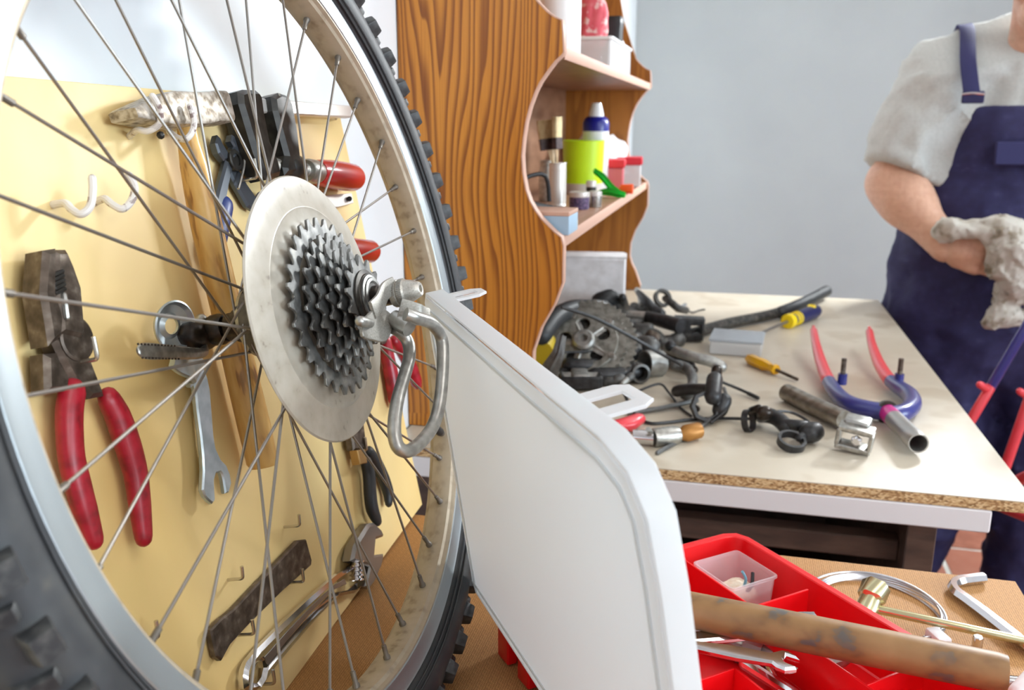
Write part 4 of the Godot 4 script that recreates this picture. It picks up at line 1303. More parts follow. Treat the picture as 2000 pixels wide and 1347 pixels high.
func build_shelf_things():
	const S := 1.098
	var s: Shape
	# tin can with brushes
	var p = Vector3(-0.3212, 1.0985, -1.6265)
	var can = thing("tin_can", "ribbed bare tin can holding the paint brushes on the middle shelf", "can", at(p))
	s = Shape.new()
	var prof := [Vector2(0.0155, 0.0), Vector2(0.0168, 0.001), Vector2(0.0160, 0.003)]
	for i in 14:
		prof.append(Vector2(0.0158, 0.008 + i * 0.0042))
		prof.append(Vector2(0.0163, 0.0101 + i * 0.0042))
	prof.append_array([Vector2(0.0158, 0.070), Vector2(0.0158, 0.077), Vector2(0.0168, 0.078), Vector2(0.0165, 0.0792), Vector2(0.0152, 0.0785), Vector2(0.0150, 0.01)])
	s.lathe(prof, 32, 1)
	obj("wall", s, M.aluminium, can)
	# brushes
	for q in [[Vector3(-0.02, 0.0, 0.0), 0.034, 0.20, "wide flat paint brush with pale bristles and dark ferrule standing in the can", Vector3(0.25, 0, 1)], [Vector3(0.006, 0, 0.012), 0.022, 0.205, "narrow paint brush seen edge-on in front of the wide one", Vector3(1, 0, 0.3)]]:
		var bt = thing("paint_brush", q[3], "brush", Transform3D(Basis(Vector3(0, 0, 1), 0.14 if q[1] > 0.03 else 0.02).scaled(Vector3.ONE * 0.62), p + Vector3(0.004 if q[1] > 0.03 else 0.002, 0.012, -0.004 if q[1] > 0.03 else 0.004)), "brushes in the tin can")
		var dirx = Basis(Vector3.UP, 0.5 if q[1] > 0.03 else 1.35)
		s = Shape.new(Transform3D(dirx, Vector3(q[0].x * 0.3, 0, q[0].z)))
		s.sweep([Vector3(0, 0, 0), Vector3(0, 0.09, 0), Vector3(0, 0.135, 0), Vector3(0, 0.15, 0)], Shape.rect(1, 1, 0.2), [Vector2(0.014, 0.010), Vector2(0.016, 0.011), Vector2(q[1] * 1.5, 0.012), Vector2(q[1] * 1.9, 0.013)], Vector3(0, 0, 1))
		obj("handle", s, M.pale_wood, bt)
		s = Shape.new(Transform3D(dirx, Vector3(q[0].x * 0.3, 0, q[0].z)))
		s.bx(Vector3(q[1] * 2, 0.034, 0.016), Vector3(0, 0.165, 0), 0.002)
		obj("ferrule", s, M.dark_ferrule, bt)
		s = Shape.new(Transform3D(dirx, Vector3(q[0].x * 0.3, 0, q[0].z)))
		s.sweep([Vector3(0, 0.18, 0), Vector3(0, 0.21, 0), Vector3(0, q[2] + 0.035, 0)], Shape.rect(q[1] * 1.95, 0.014, 0.003), [Vector2(1, 1), Vector2(1.05, 1.1), Vector2(1.02, 1.15)], Vector3(0, 0, 1))
		look(obj("bristles", s, M.bristle, bt), "", "", "", "stuff")
	# second can behind
	p = Vector3(-0.3485, 1.0985, -1.6634) + Vector3(-0.012, 0, -0.06)
	var jar = thing("glass_jar", "dull grey jar standing behind the tin can of brushes", "jar", at(p))
	s = Shape.new()
	s.lathe([Vector2(0.015, 0), Vector2(0.0165, 0.002), Vector2(0.0165, 0.062), Vector2(0.014, 0.068), Vector2(0.014, 0.070)], 24)
	obj("body", s, M.dull_steel, jar)
	s = Shape.new()
	s.lathe([Vector2(0.0145, 0.068), Vector2(0.0152, 0.069), Vector2(0.0152, 0.078), Vector2(0.0142, 0.079)], 24)
	obj("lid", s, M.dull_steel, jar)
	# lime green cup
	p = Vector3(-0.327, 1.0985, -1.9252) + Vector3(0, 0, -0.02)
	var cup = thing("plastic_tub", "lime green plastic tub behind the small jars on the middle shelf", "tub", at(p))
	s = Shape.new()
	s.lathe([Vector2(0.0425, 0.022), Vector2(0.0455, 0.112), Vector2(0.0465, 0.113), Vector2(0.0445, 0.1135), Vector2(0.042, 0.03)], 36, 1)
	obj("wall", s, M.lime, cup)
	s = Shape.new()
	s.lathe([Vector2(0.041, 0.0), Vector2(0.0425, 0.022)], 36)
	obj("base", s, M.aluminium, cup)
	# spray can
	p = Vector3(-0.2955, 1.0985, -1.9042) + Vector3(-0.012, 0, -0.085)
	var sp = thing("spray_can", "white and dark blue spray can with white nozzle cap behind the lime tub", "spray can", at(p))
	s = Shape.new()
	s.lathe([Vector2(0.028, 0), Vector2(0.029, 0.002), Vector2(0.029, 0.14)], 28)
	obj("body", s, M.white_gloss, sp)
	s = Shape.new()
	s.lathe([Vector2(0.0292, 0.132), Vector2(0.0292, 0.15), Vector2(0.026, 0.158), Vector2(0.020, 0.163)], 28)
	obj("shoulder", s, M.blue_paint, sp)
	s = Shape.new()
	s.lathe([Vector2(0.0165, 0.162), Vector2(0.0165, 0.168), Vector2(0.012, 0.186), Vector2(0.010, 0.192)], 20)
	obj("cap", s, M.white_gloss, sp)
	# crumpled plastic bag
	p = Vector3(-0.335, 1.0985, -2.215)
	var nz := FastNoiseLite.new()
	nz.seed = 5
	nz.frequency = 0.16
	var bag = thing("plastic_bag", "crumpled white plastic bag at the far end of the middle shelf", "bag", at(p))
	s = Shape.new(Transform3D(Basis.from_scale(Vector3(0.95, 0.80, 1.30)), Vector3(0, 0.0, 0)))
	s.ball(Vector3(0, 0.078, 0), 0.077, 40, nz, 0.30)
	obj("sack", s, M.bag, bag)
	# lidded boxes
	for q in [[1200, 372, 0.0, "small clear box with a red lid, left of the two on the middle shelf"], [1232, 364, -0.10, "small clear box with a red lid, right of the two near the shelf end"]]:
		p = Vector3(-0.2648, 1.0985, -1.9705) + Vector3(-0.012, 0, -0.07) if q[2] == 0.0 else Vector3(-0.2482, 1.0985, -2.1373) + Vector3(-0.005, 0, -0.05)
		var bxt = thing("lidded_box", q[3], "box", Transform3D(Basis(Vector3.UP, 0.1), p), "red-lidded boxes on the shelf")
		s = Shape.new()
		s.bx(Vector3(0.055, 0.052, 0.08), Vector3(0, 0.026, 0), 0.004)
		obj("body", s, M.frosted if q[2] else M.pink_clear, bxt)
		s = Shape.new()
		s.bx(Vector3(0.062, 0.018, 0.088), Vector3(0, 0.061, 0), 0.004)
		obj("lid", s, M.red_lid, bxt)
	# green clip and orange bit
	p = Vector3(-0.2521, 1.0985, -1.8463)
	var cl = thing("spring_clip", "bright green plastic spring clip lying on the middle shelf edge", "clip", Transform3D(Basis(Vector3.UP, -0.6).scaled(Vector3.ONE * 1.15), p))
	s = Shape.new(Transform3D(Basis(Vector3(0, 0, 1), -0.3), Vector3(-0.012, 0.024, 0)))
	s.sweep(curve([Vector3(-0.035, 0.012, 0), Vector3(-0.01, 0.008, 0), Vector3(0.015, -0.002, 0), Vector3(0.035, -0.004, 0)], 4), Shape.rect(1, 1, 0.25), filled2([[0.020, 0.012], [0.030, 0.018], [0.030, 0.018], [0.020, 0.012]], 4), Vector3(0, 0, 1))
	obj("upper_arm", s, M.green_plastic, cl)
	s = Shape.new()
	s.sweep(curve([Vector3(-0.03, 0.006, 0.002), Vector3(0.0, 0.010, 0.004), Vector3(0.022, 0.008, 0.004), Vector3(0.036, 0.006, 0)], 4), Shape.rect(1, 1, 0.25), filled2([[0.016, 0.010], [0.030, 0.016], [0.030, 0.016], [0.020, 0.012]], 4), Vector3(0, 0, 1))
	obj("lower_arm", s, M.green_plastic, cl)
	p = Vector3(-0.2275, 1.0985, -1.9071)
	var orr = thing("orange_cap", "small orange cap beside the green clip", "cap", Transform3D(Basis(Vector3(0, 0, 1), PI / 2), p + Vector3(0.012, 0.011, -0.03)))
	s = Shape.new()
	s.lathe([Vector2(0.010, 0), Vector2(0.011, 0.003), Vector2(0.0095, 0.026), Vector2(0.006, 0.030)], 18)
	obj("shell", s, M.orange_plastic, orr)
	# little jars in front of the tub
	for q in [[Vector3(-0.2711, 1.0985, -1.5773), 0.018, 0.030, M.violet_label, "small jar with a violet label in front of the lime tub"], [Vector3(-0.2495, 1.0985, -1.6234), 0.012, 0.028, M.dull_steel, "small steel pot beside the violet-labelled jar"], [Vector3(-0.2776, 1.0985, -1.7511), 0.010, 0.038, M.black_iron, "small black bottle just behind the steel pot"]]:
		var jt = thing("small_jar", q[4], "jar", at(q[0]), "little jars on the middle shelf")
		s = Shape.new()
		s.lathe([Vector2(q[1] * 0.95, 0), Vector2(q[1], 0.002), Vector2(q[1], q[2] * 0.75)], 20)
		obj("body", s, q[3], jt)
		s = Shape.new()
		s.lathe([Vector2(q[1] * 1.02, q[2] * 0.72), Vector2(q[1] * 1.04, q[2] * 0.76), Vector2(q[1] * 1.02, q[2]), Vector2(q[1] * 0.8, q[2] * 1.04)], 20)
		obj("lid", s, M.aluminium, jt)
	# pale blue box at the near end, with a strip of wood on it
	var bp = Vector3(-0.2251, 1.0985, -1.1821)
	var bb = thing("blue_box", "pale blue card box at the near end of the middle shelf", "box", at(Vector3(-0.262, 1.0985, -1.232)))
	s = Shape.new()
	s.bx(Vector3(0.085, 0.026, 0.07), Vector3(0, 0.013, 0), 0.001)
	obj("body", s, M.pale_blue, bb)
	s = Shape.new()
	s.bx(Vector3(0.086, 0.006, 0.071), Vector3(0, 0.029, 0), 0.001)
	obj("lid", s, M.edge_band, bb)
	s = Shape.new()
	s.bx(Vector3(0.16, 0.012, 0.03), Vector3.ZERO, 0.002)
	var ws = obj("wood_strip", s, M.bristle, null, Transform3D(Basis(Vector3.UP, -0.15), Vector3(-0.305, 1.0985 + 0.0065, -1.293)))
	look(ws, "short pale wooden strip lying behind the pale blue box", "wood strip")
	# black air pump and pale tube leaning behind the near panel
	var pu = thing("bicycle_pump", "black bicycle pump lying beside the tin can on the middle shelf", "pump", at(Vector3(-0.335, 1.0985, -1.31)))
	s = Shape.new()
	s.tube([Vector3(-0.04, 0.062, 0.03), Vector3(0.035, 0.018, -0.01), Vector3(0.06, 0.016, -0.03)], [0.015, 0.017, 0.012], 16, 1)
	obj("barrel", s, M.black_plastic, pu)
	s = Shape.new()
	s.tube(curve([Vector3(0.0, 0.045, 0.01), Vector3(0.02, 0.068, -0.03), Vector3(0.045, 0.070, -0.06), Vector3(0.05, 0.03, -0.07)], 4), 0.0035, 8)
	obj("hose", s, M.black_plastic, pu)
	var tb = thing("white_tube", "white plastic tube leaning at the back of the middle shelf", "tube", at(Vector3(-0.375, 1.0985, -1.38)))
	s = Shape.new()
	s.tube([Vector3(0.025, 0.012, 0), Vector3(-0.05, 0.21, -0.02)], 0.011, 16)
	obj("pipe", s, M.white_gloss, tb)
	s = Shape.new()
	s.tube([Vector3(-0.012, 0.11, -0.01), Vector3(-0.024, 0.142, -0.014)], 0.0135, 16)
	obj("collar", s, M.black_plastic, tb)
	# upper shelf
	var U := 1.3455
	var wr = thing("white_canister", "tall white canister standing at the front of the upper shelf", "canister", at(Vector3(-0.262, U, -1.335)))
	s = Shape.new()
	s.lathe([Vector2(0.028, 0), Vector2(0.030, 0.002), Vector2(0.030, 0.19), Vector2(0.024, 0.20)], 32)
	obj("body", s, M.white_gloss, wr)
	s = Shape.new()
	s.lathe([Vector2(0.0245, 0.195), Vector2(0.0245, 0.225), Vector2(0.022, 0.23)], 32)
	obj("cap", s, M.white_gloss, wr)
	var box = thing("storage_box", "clear white plastic storage box full of bits on the upper shelf", "box", at(Vector3(-0.272, U, -1.83)))
	s = Shape.new()
	s.ext(Shape.rect(0.075, 0.30, 0.006), 0.0, 0.055, 0.001, [Shape.rect(0.070, 0.295, 0.006)])
	s.ext(Shape.rect(0.071, 0.296, 0.005), 0.0, 0.002)
	obj("body", s, M.frosted, box, Transform3D(Basis(Vector3.RIGHT, -PI / 2), Vector3.ZERO))
	s = Shape.new()
	s.ext(Shape.rect(0.081, 0.306, 0.007), 0.050, 0.056, 0.001, [Shape.rect(0.071, 0.296, 0.006)])
	obj("rim", s, M.white_gloss, box, Transform3D(Basis(Vector3.RIGHT, -PI / 2), Vector3.ZERO))
	var bo = thing("black_bottle", "matt black square bottle standing up in the storage box", "bottle", at(Vector3(-0.268, U + 0.003, -1.915)))
	s = Shape.new()
	s.sweep([Vector3(0, 0, 0), Vector3(0, 0.085, 0), Vector3(0, 0.096, 0), Vector3(0, 0.108, 0), Vector3(0, 0.111, 0)], Shape.rect(0.045, 0.045, 0.010), filled2([[1, 1], [0.98, 0.98], [1.06, 1.06], [1.06, 1.06], [0.95, 0.95]], 1), Vector3(0, 0, 1))
	obj("body", s, M.black_plastic, bo)
	nz.frequency = 0.12
	var pk = thing("pink_cloth", "crumpled pink and white cloth stuffed in the storage box", "cloth", at(Vector3(-0.285, U + 0.016, -1.765)))
	s = Shape.new(Transform3D(Basis.from_scale(Vector3(0.75, 1.75, 0.62)), Vector3.ZERO))
	s.ball(Vector3(0, 0.038, 0), 0.037, 30, nz, 0.35)
	obj("folds", s, M.pink_cloth, pk)
	var st = thing("steel_socket", "small steel tube end leaning between the cloth and the black bottle", "tube", at(Vector3(-0.272, U + 0.003, -1.815)))
	s = Shape.new()
	s.tube([Vector3(0, 0.004, 0), Vector3(-0.012, 0.085, 0.006)], 0.0045, 12)
	obj("shaft", s, M.chrome, st)
	var gl = thing("glue_tube", "little white glue bottle with grey cap at the far end of the storage box", "bottle", at(Vector3(-0.258, U + 0.003, -1.955)))
	s = Shape.new()
	s.lathe([Vector2(0.010, 0), Vector2(0.011, 0.003), Vector2(0.011, 0.065), Vector2(0.005, 0.074)], 18)
	obj("body", s, M.white_gloss, gl)
	s = Shape.new()
	s.lathe([Vector2(0.0055, 0.072), Vector2(0.0055, 0.088), Vector2(0.003, 0.092)], 14)
	obj("cap", s, M.black_plastic, gl)


const FLAT := Basis(Vector3(1, 0, 0), Vector3(0, 0, -1), Vector3(0, 1, 0))   # outlines drawn in (x, -z), thickness upwards


func rounded(w, d, r, y, c := Vector2.ZERO) -> Array:
	var o := []
	for p in Shape.rect(w, d, r):
		o.append(Vector3(c.x + p.x, y, c.y - p.y))
	return o


func build_tray():
	var tx := Transform3D(Basis(Vector3(0.755, 0, -0.656), Vector3.UP, Vector3(0.656, 0, 0.755)), Vector3(-0.193, TABLE, -0.683))
	var t = thing("organiser_tray", "open red plastic organiser tray with dividers standing on the brown table", "tray", tx)
	var c = Vector2(0.1425, 0.23)
	var s := Shape.new()
	s.rings([rounded(0.262, 0.438, 0.012, 0.0, c), rounded(0.266, 0.442, 0.014, 0.003, c), rounded(0.276, 0.452, 0.016, 0.0455, c), rounded(0.285, 0.46, 0.018, 0.0455, c), rounded(0.286, 0.461, 0.018, 0.047, c), rounded(0.285, 0.46, 0.018, 0.050, c), rounded(0.283, 0.458, 0.017, 0.0505, c), rounded(0.271, 0.446, 0.014, 0.0505, c), rounded(0.269, 0.444, 0.013, 0.0495, c), rounded(0.258, 0.434, 0.010, 0.0035, c), rounded(0.255, 0.431, 0.010, 0.0022, c)], 3, [0, 1, 2, 3, 4, 5, 6, 7, 8, 9])
	obj("shell", s, M.red_plastic, t)
	# dividers: one long, the others across
	for q in [[Vector3(0.0022, 0.043, 0.444), Vector3(0.202, 0.0245, 0.23), 0], [Vector3(0.066, 0.043, 0.0022), Vector3(0.235, 0.0245, 0.117), 0], [Vector3(0.066, 0.043, 0.0022), Vector3(0.235, 0.0245, 0.242), 0],
			[Vector3(0.120, 0.043, 0.0022), Vector3(0.067, 0.0245, 0.180), 0], [Vector3(0.0022, 0.043, 0.265), Vector3(0.128, 0.0245, 0.312), 0], [Vector3(0.066, 0.043, 0.0022), Vector3(0.235, 0.0245, 0.37), 0], [Vector3(0.120, 0.043, 0.0022), Vector3(0.067, 0.0245, 0.31), 0]]:
		s = Shape.new()
		s.bx(q[0], q[1], 0.0006)
		obj("divider", s, M.red_plastic, t)
	# ribs down the hinge side
	for k in 11:
		s = Shape.new()
		s.bx(Vector3(0.010, 0.040, 0.020), Vector3(0.004, 0.0215, 0.03 + k * 0.038), 0.002)
		obj("rib", s, M.red_plastic, t)
	# lid: a translucent plate with a skirt and two slotted tabs, propped up on the hinge side
	var l = thing("tray_lid", "large translucent white plastic lid with two slotted tabs standing open beside the red tray", "lid", lid_at)
	var face = [Vector2(0.004, 0.0), Vector2(0.0, 0.006), Vector2(0.0, 0.268), Vector2(0.007, 0.276), Vector2(0.10, 0.2715), Vector2(0.20, 0.2660), Vector2(0.318, 0.2605), Vector2(0.345, 0.253), Vector2(0.360, 0.236), Vector2(0.366, 0.20), Vector2(0.372, 0.10), Vector2(0.374, 0.0)]
	s = Shape.new()
	s.ext(PackedVector2Array(face), -0.0018, 0.0, 0.0006)
	obj("plate", s, M.lid_plastic, l)
	var big = Shape.inset(PackedVector2Array(face) if Shape.area(PackedVector2Array(face)) > 0 else reversed(face), -0.003)
	var small = Shape.inset(big, 0.002)
	s = Shape.new()
	s.ext(big, -0.016, -0.0006, 0.0006, [small])
	obj("skirt", s, M.lid_plastic, l)
	var ridge = Shape.inset(big, 0.012)
	s = Shape.new()
	s.ext(ridge, 0.0, 0.0012, 0.0005, [Shape.inset(ridge, 0.003)])
	obj("ridge", s, M.lid_plastic, l)
	for q in [[0.006, 0.031, -0.046, 0.2735], [0.244, 0.284, -0.054, 0.2560]]:
		var w = q[1] - q[0]
		var d = -q[2] - 0.012
		s = Shape.new(Transform3D(Basis(Vector3(1, 0, 0), Vector3(0, 0, -1), Vector3(0, 1, 0)), Vector3((q[0] + q[1]) / 2, q[3], -0.012)))
		s.ext(PackedVector2Array([Vector2(-w / 2, 0), Vector2(w / 2, 0), Vector2(w / 2, d - 0.008), Vector2(w / 2 - 0.006, d), Vector2(-w / 2 + 0.006, d), Vector2(-w / 2, d - 0.008)]), -0.0012, 0.0012, 0.0004,
			[PackedVector2Array([Vector2(-w * 0.2, d * 0.25), Vector2(w * 0.2, d * 0.25), Vector2(w * 0.2, d * 0.8), Vector2(-w * 0.2, d * 0.8)])])
		obj("slotted_tab", s, M.lid_plastic, l)
	# the small clear box in its corner and the scraps inside
	var b = thing("clear_box", "small open translucent box in the far corner of the red tray", "box", tx * at(Vector3(0.2385, 0.0038, 0.052)))
	s = Shape.new()
	s.rings([rounded(0.050, 0.052, 0.004, 0.0), rounded(0.054, 0.056, 0.004, 0.036), rounded(0.057, 0.059, 0.004, 0.036), rounded(0.057, 0.059, 0.004, 0.0385), rounded(0.0535, 0.0555, 0.004, 0.0385), rounded(0.0525, 0.0545, 0.004, 0.034), rounded(0.048, 0.050, 0.004, 0.0015)], 3, [0, 1, 2, 3, 4, 5])
	obj("shell", s, M.clear_plastic, b)
	var nz := FastNoiseLite.new()
	nz.seed = 11
	nz.frequency = 0.2
	var k1 = thing("connector_lump", "cream ceramic wire connector with two cut wires lying in the small clear box", "connector", tx * at(Vector3(0.236, 0.0055, 0.058)))
	s = Shape.new(Transform3D(Basis.from_scale(Vector3(1.6, 1.1, 1.4)), Vector3.ZERO))
	s.ball(Vector3(0, 0.0125, 0), 0.0125, 20, nz, 0.2)
	obj("body", s, M.cream, k1)
	obj("blue_wire", tube_of(curve([Vector3(0.002, 0.022, 0.008), Vector3(0.002, 0.034, 0.010), Vector3(-0.003, 0.043, 0.010)], 4), 0.0014, 8), M.blue_wire, k1)
	obj("black_wire", tube_of(curve([Vector3(0.000, 0.021, 0.012), Vector3(0.008, 0.026, 0.012), Vector3(0.016, 0.034, 0.004)], 4), 0.0018, 8), M.black_plastic, k1)
	# hammer handle lying across the tray
	var A = Vector3(-0.0209, 0.857, -0.6731)
	var B = Vector3(0.2143, 0.857, -0.6393)
	var st = thing("mallet_handle", "worn brown wooden tool handle with grey smudges lying across the red tray", "handle", at(B))
	s = away(B)
	s.tube([A + (A - B) * 0.06, A, A.lerp(B, 0.3), A.lerp(B, 0.6), A.lerp(B, 0.97), B], [0.0150, 0.0148, 0.0150, 0.0150, 0.0146, 0.0136], 24)
	obj("shaft", s, M.old_stick, st)
	# chrome spanners
	flat_tool("combination_spanner", "bright chrome combination spanner with open jaw resting on the tray divider", "spanner", 0.844, [Vector2(-0.0251, 0.6435), Vector2(-0.0087, 0.6402), Vector2(0.0191, 0.6414), Vector2(0.0475, 0.6379), Vector2(0.0495, 0.6391), Vector2(0.0562, 0.6436), Vector2(0.0623, 0.643), Vector2(0.0695, 0.6344), Vector2(0.0598, 0.6375), Vector2(0.0576, 0.6321), Vector2(0.0586, 0.6276), Vector2(0.0677, 0.6232), Vector2(0.0664, 0.6209), Vector2(0.0577, 0.6174), Vector2(0.0515, 0.6205), Vector2(0.0483, 0.6244), Vector2(0.0223, 0.6253), Vector2(-0.0074, 0.6297), Vector2(-0.0251, 0.6318)], 0.006, M.chrome)
	flat_tool("flat_spanner", "long chrome spanner passing beneath the worn wooden handle", "spanner", 0.838, [Vector2(-0.0256, 0.656), Vector2(-0.0107, 0.6636), Vector2(0.0283, 0.6796), Vector2(0.0732, 0.7159), Vector2(0.0881, 0.7196), Vector2(0.089, 0.714), Vector2(0.0776, 0.699), Vector2(0.0539, 0.6752), Vector2(0.0205, 0.6608), Vector2(-0.0096, 0.6488), Vector2(-0.0248, 0.6442)], 0.006, M.chrome)
	# loose sockets and bars in the middle compartment
	for q in [[Vector3(-0.0175, 0.812, -0.7198), Vector3(0.0295, 0.806, -0.71), 0.006], [Vector3(-0.0138, 0.806, -0.7429), Vector3(0.0419, 0.803, -0.7146), 0.005], [Vector3(-0.0193, 0.803, -0.7205), Vector3(0.0255, 0.801, -0.7065), 0.0055]]:
		var o = thing("socket_bar", ["dark steel bar in the tray just under the wooden handle", "thin steel bar farthest under the wooden handle", "steel bar showing below the chrome spanners"][0 if q[2] == 0.006 else 1 if q[2] == 0.005 else 2], "bar", at(q[0]), "steel bars in the red tray")
		s = away(q[0])
		s.tube([q[0], q[1]], q[2], 12, 1)
		obj("shaft", s, M.satin_chrome, o)
		s = away(q[0])
		s.tube([q[1], q[1] + (q[1] - q[0]).normalized() * 0.016], q[2] * 1.5, 6)
		obj("socket_end", s, M.satin_chrome, o)
	for q in [[Vector3(0.0316, 0.806, -0.6842), Vector3(0.0733, 0.803, -0.6524), 0.0055], [Vector3(0.0507, 0.803, -0.689), Vector3(0.0652, 0.801, -0.6445), 0.004]]:
		var o = thing("hex_bar", "polished bar in the near tray compartment, " + ("the thicker of the two" if q[2] > 0.005 else "the thinner of the two"), "bar", at(q[0]), "bars in the near tray compartment")
		s = away(q[0])
		s.tube([q[0], q[1]], q[2], 10, 1)
		obj("shaft", s, M.chrome, o)
	for q in [[Vector3(0.0929, 0.803, -0.7226), "pale plastic wall plug lying against the long divider"], [Vector3(0.1024, 0.803, -0.7065), "dull metal stub next to the pale wall plug"]]:
		var o = thing("wall_plug", q[1], "plug", Transform3D(Basis(Vector3.UP, 0.6), q[0]))
		s = Shape.new()
		s.tube([Vector3(-0.015, 0, 0), Vector3(0.012, 0, 0), Vector3(0.02, 0, 0)], [0.006, 0.0055, 0.003], 10)
		obj("sleeve", s, M.paper if q[1].begins_with("pale") else M.dull_steel, o)
		s = Shape.new()
		s.bx(Vector3(0.004, 0.013, 0.013), Vector3(-0.015, 0.001, 0), 0.001)
		obj("collar", s, M.paper if q[1].begins_with("pale") else M.dull_steel, o)


func reversed(p) -> PackedVector2Array:
	var o := PackedVector2Array(p)
	o.reverse()
	return o


func flat_tool(called, label, category, y, pts, thick, material):
	var c = Vector2.ZERO
	for p in pts:
		c += p
	c /= pts.size()
	var t = thing(called, label, category, at(Vector3(c.x, y, -c.y)))
	var s := Shape.new(Transform3D(FLAT, Vector3(-c.x, 0, c.y)))
	s.ext(PackedVector2Array(pts), 0.0, thick, thick * 0.3)
	obj("body", s, material, t)
	return t


func build_table_things():
	var s: Shape
	# coil of inner cable
	var cc = Vector3(0.1572, 0.79, -0.8295)
	var ex = Vector3(0.2117, 0.79, -0.8309)
	var e2 = Vector3(0.1069, 0.79, -0.863)
	var t = thing("cable_coil", "loose coil of silver inner cable on the brown table", "cable coil", at(cc))
	for k in 6:
		var ring := []
		for i in 56:
			var a = TAU * i / 56
			var r = 0.0555 + 0.0011 * k + 0.002 * sin(a * 2 + k * 1.3)
			ring.append(Vector3(cos(a) * r + 0.0015 * sin(k * 2.1), 0.0016 + 0.0011 * k + 0.0008 * sin(a * 3.0 + k), sin(a) * r * 1.02 + 0.001 * cos(k * 1.7)))
		s = Shape.new()
		s.sweep(ring, Shape.circle(6), filled(56, Vector2.ONE * 0.0011), Vector3.UP, 0, true)
		obj("strand", s, M.cable_silver, t)
	var fp = Vector3(0.2023, 0.796, -0.7815)
	s = Shape.new()
	s.x = Transform3D(Basis(Vector3.UP, 0.4), fp - cc)
	s.bx(Vector3(0.013, 0.012, 0.022), Vector3.ZERO, 0.002)
	obj("clip", s, M.paper, t)
	# T-handled socket spanner, brassy plating
	var base = Vector3(0.1409, 0.802, -0.7974)
	t = thing("socket_spanner", "brass-plated tubular socket spanner standing tilted with its long bar over the cable coil", "spanner", at(base))
	var tip = Vector3(0.1536, 0.82, -0.8242)
	var dir = (tip - base)
	s = Shape.new(aim(Vector3.ZERO, dir))
	var L = dir.length()
	s.lathe([Vector2(0.0055, -0.004), Vector2(0.0095, -0.002), Vector2(0.0105, 0.006), Vector2(0.0098, L * 0.5)], 24)
	obj("barrel", s, M.gold, t)
	s = Shape.new(aim(Vector3.ZERO, dir))
	s.lathe([Vector2(0.0100, L * 0.45), Vector2(0.0130, L * 0.56), Vector2(0.0132, L * 1.0), Vector2(0.0120, L * 1.02), Vector2(0.0095, L * 1.02), Vector2(0.0090, L * 0.7)], 6)
	obj("hex_socket", s, M.gold, t)
	var ra = Vector3(0.1495, 0.806, -0.8038)
	var rb = Vector3(0.2784, 0.8, -0.7892)
	s = Shape.new(Transform3D(Basis(), -base))
	s.tube([ra, rb], 0.0042, 14, 1)
	obj("bar", s, M.gold, t)
	# large hex key
	var h0 = Vector3(0.2715, 0.796, -0.9125)
	t = thing("hex_key", "large bright hex key with its short arm bent toward the table's far edge", "hex key", at(h0))
	s = away(h0)
	s.sweep(curve([h0, Vector3(0.2575, 0.796, -0.9057), Vector3(0.2456, 0.796, -0.8995), Vector3(0.2376, 0.796, -0.8891), Vector3(0.2374, 0.796, -0.8746), Vector3(0.2445, 0.796, -0.8603), Vector3(0.258, 0.796, -0.8315), Vector3(0.2828, 0.796, -0.774)], 5), Shape.circle(6), filled(36, Vector2.ONE * 0.0056), Vector3.UP)
	obj("bar", s, M.chrome, t)
	# small hex bit standing by the handle end
	h0 = Vector3(0.233, 0.79, -0.7757)
	t = thing("hex_bit", "short steel hex bit standing by the end of the worn wooden handle", "bit", at(h0))
	s = Shape.new()
	s.lathe([Vector2(0.0040, 0), Vector2(0.0045, 0.001), Vector2(0.0045, 0.016), Vector2(0.0038, 0.017)], 6)
	obj("shaft", s, M.chrome, t)
	h0 = Vector3(0.2542, 0.79, -0.728)
	t = thing("pliers_nose", "grey steel tool end poking in beside the handle end near the corner", "tool", at(h0))
	s = away(h0)
	s.tube([Vector3(0.2454, 0.796, -0.7271), Vector3(0.2659, 0.796, -0.7286)], 0.0055, 12, 1)
	obj("rod", s, M.chrome, t)
	s = away(h0)
	s.tube([Vector3(0.246, 0.8, -0.7067), Vector3(0.271, 0.802, -0.729)], [0.0065, 0.013], 14, 1)
	obj("jaw", s, M.white_board, t)


# a thing made of bars: [part name, points, radius, material]
func bars(called, label, category, list, group := "", sides := 12):
	var p: Vector3 = list[0][1][0]
	p.y = BENCH
	var t = thing(called, label, category, at(p), group)
	for q in list:
		var s := away(p)
		s.tube(q[1], q[2], sides, q[4] if q.size() > 4 else 1)
		obj(q[0], s, q[3], t)
	return t


func ring_part(called, parent, c: Vector3, axis: Vector3, r, thick, width, material, sides := 28):
	var s := Shape.new(aim(c, axis))
	s.lathe([Vector2(r - thick, -width / 2), Vector2(r, -width / 2), Vector2(r, width / 2), Vector2(r - thick, width / 2), Vector2(r - thick, -width / 2)], sides, 0)
	return obj(called, s, material, parent)


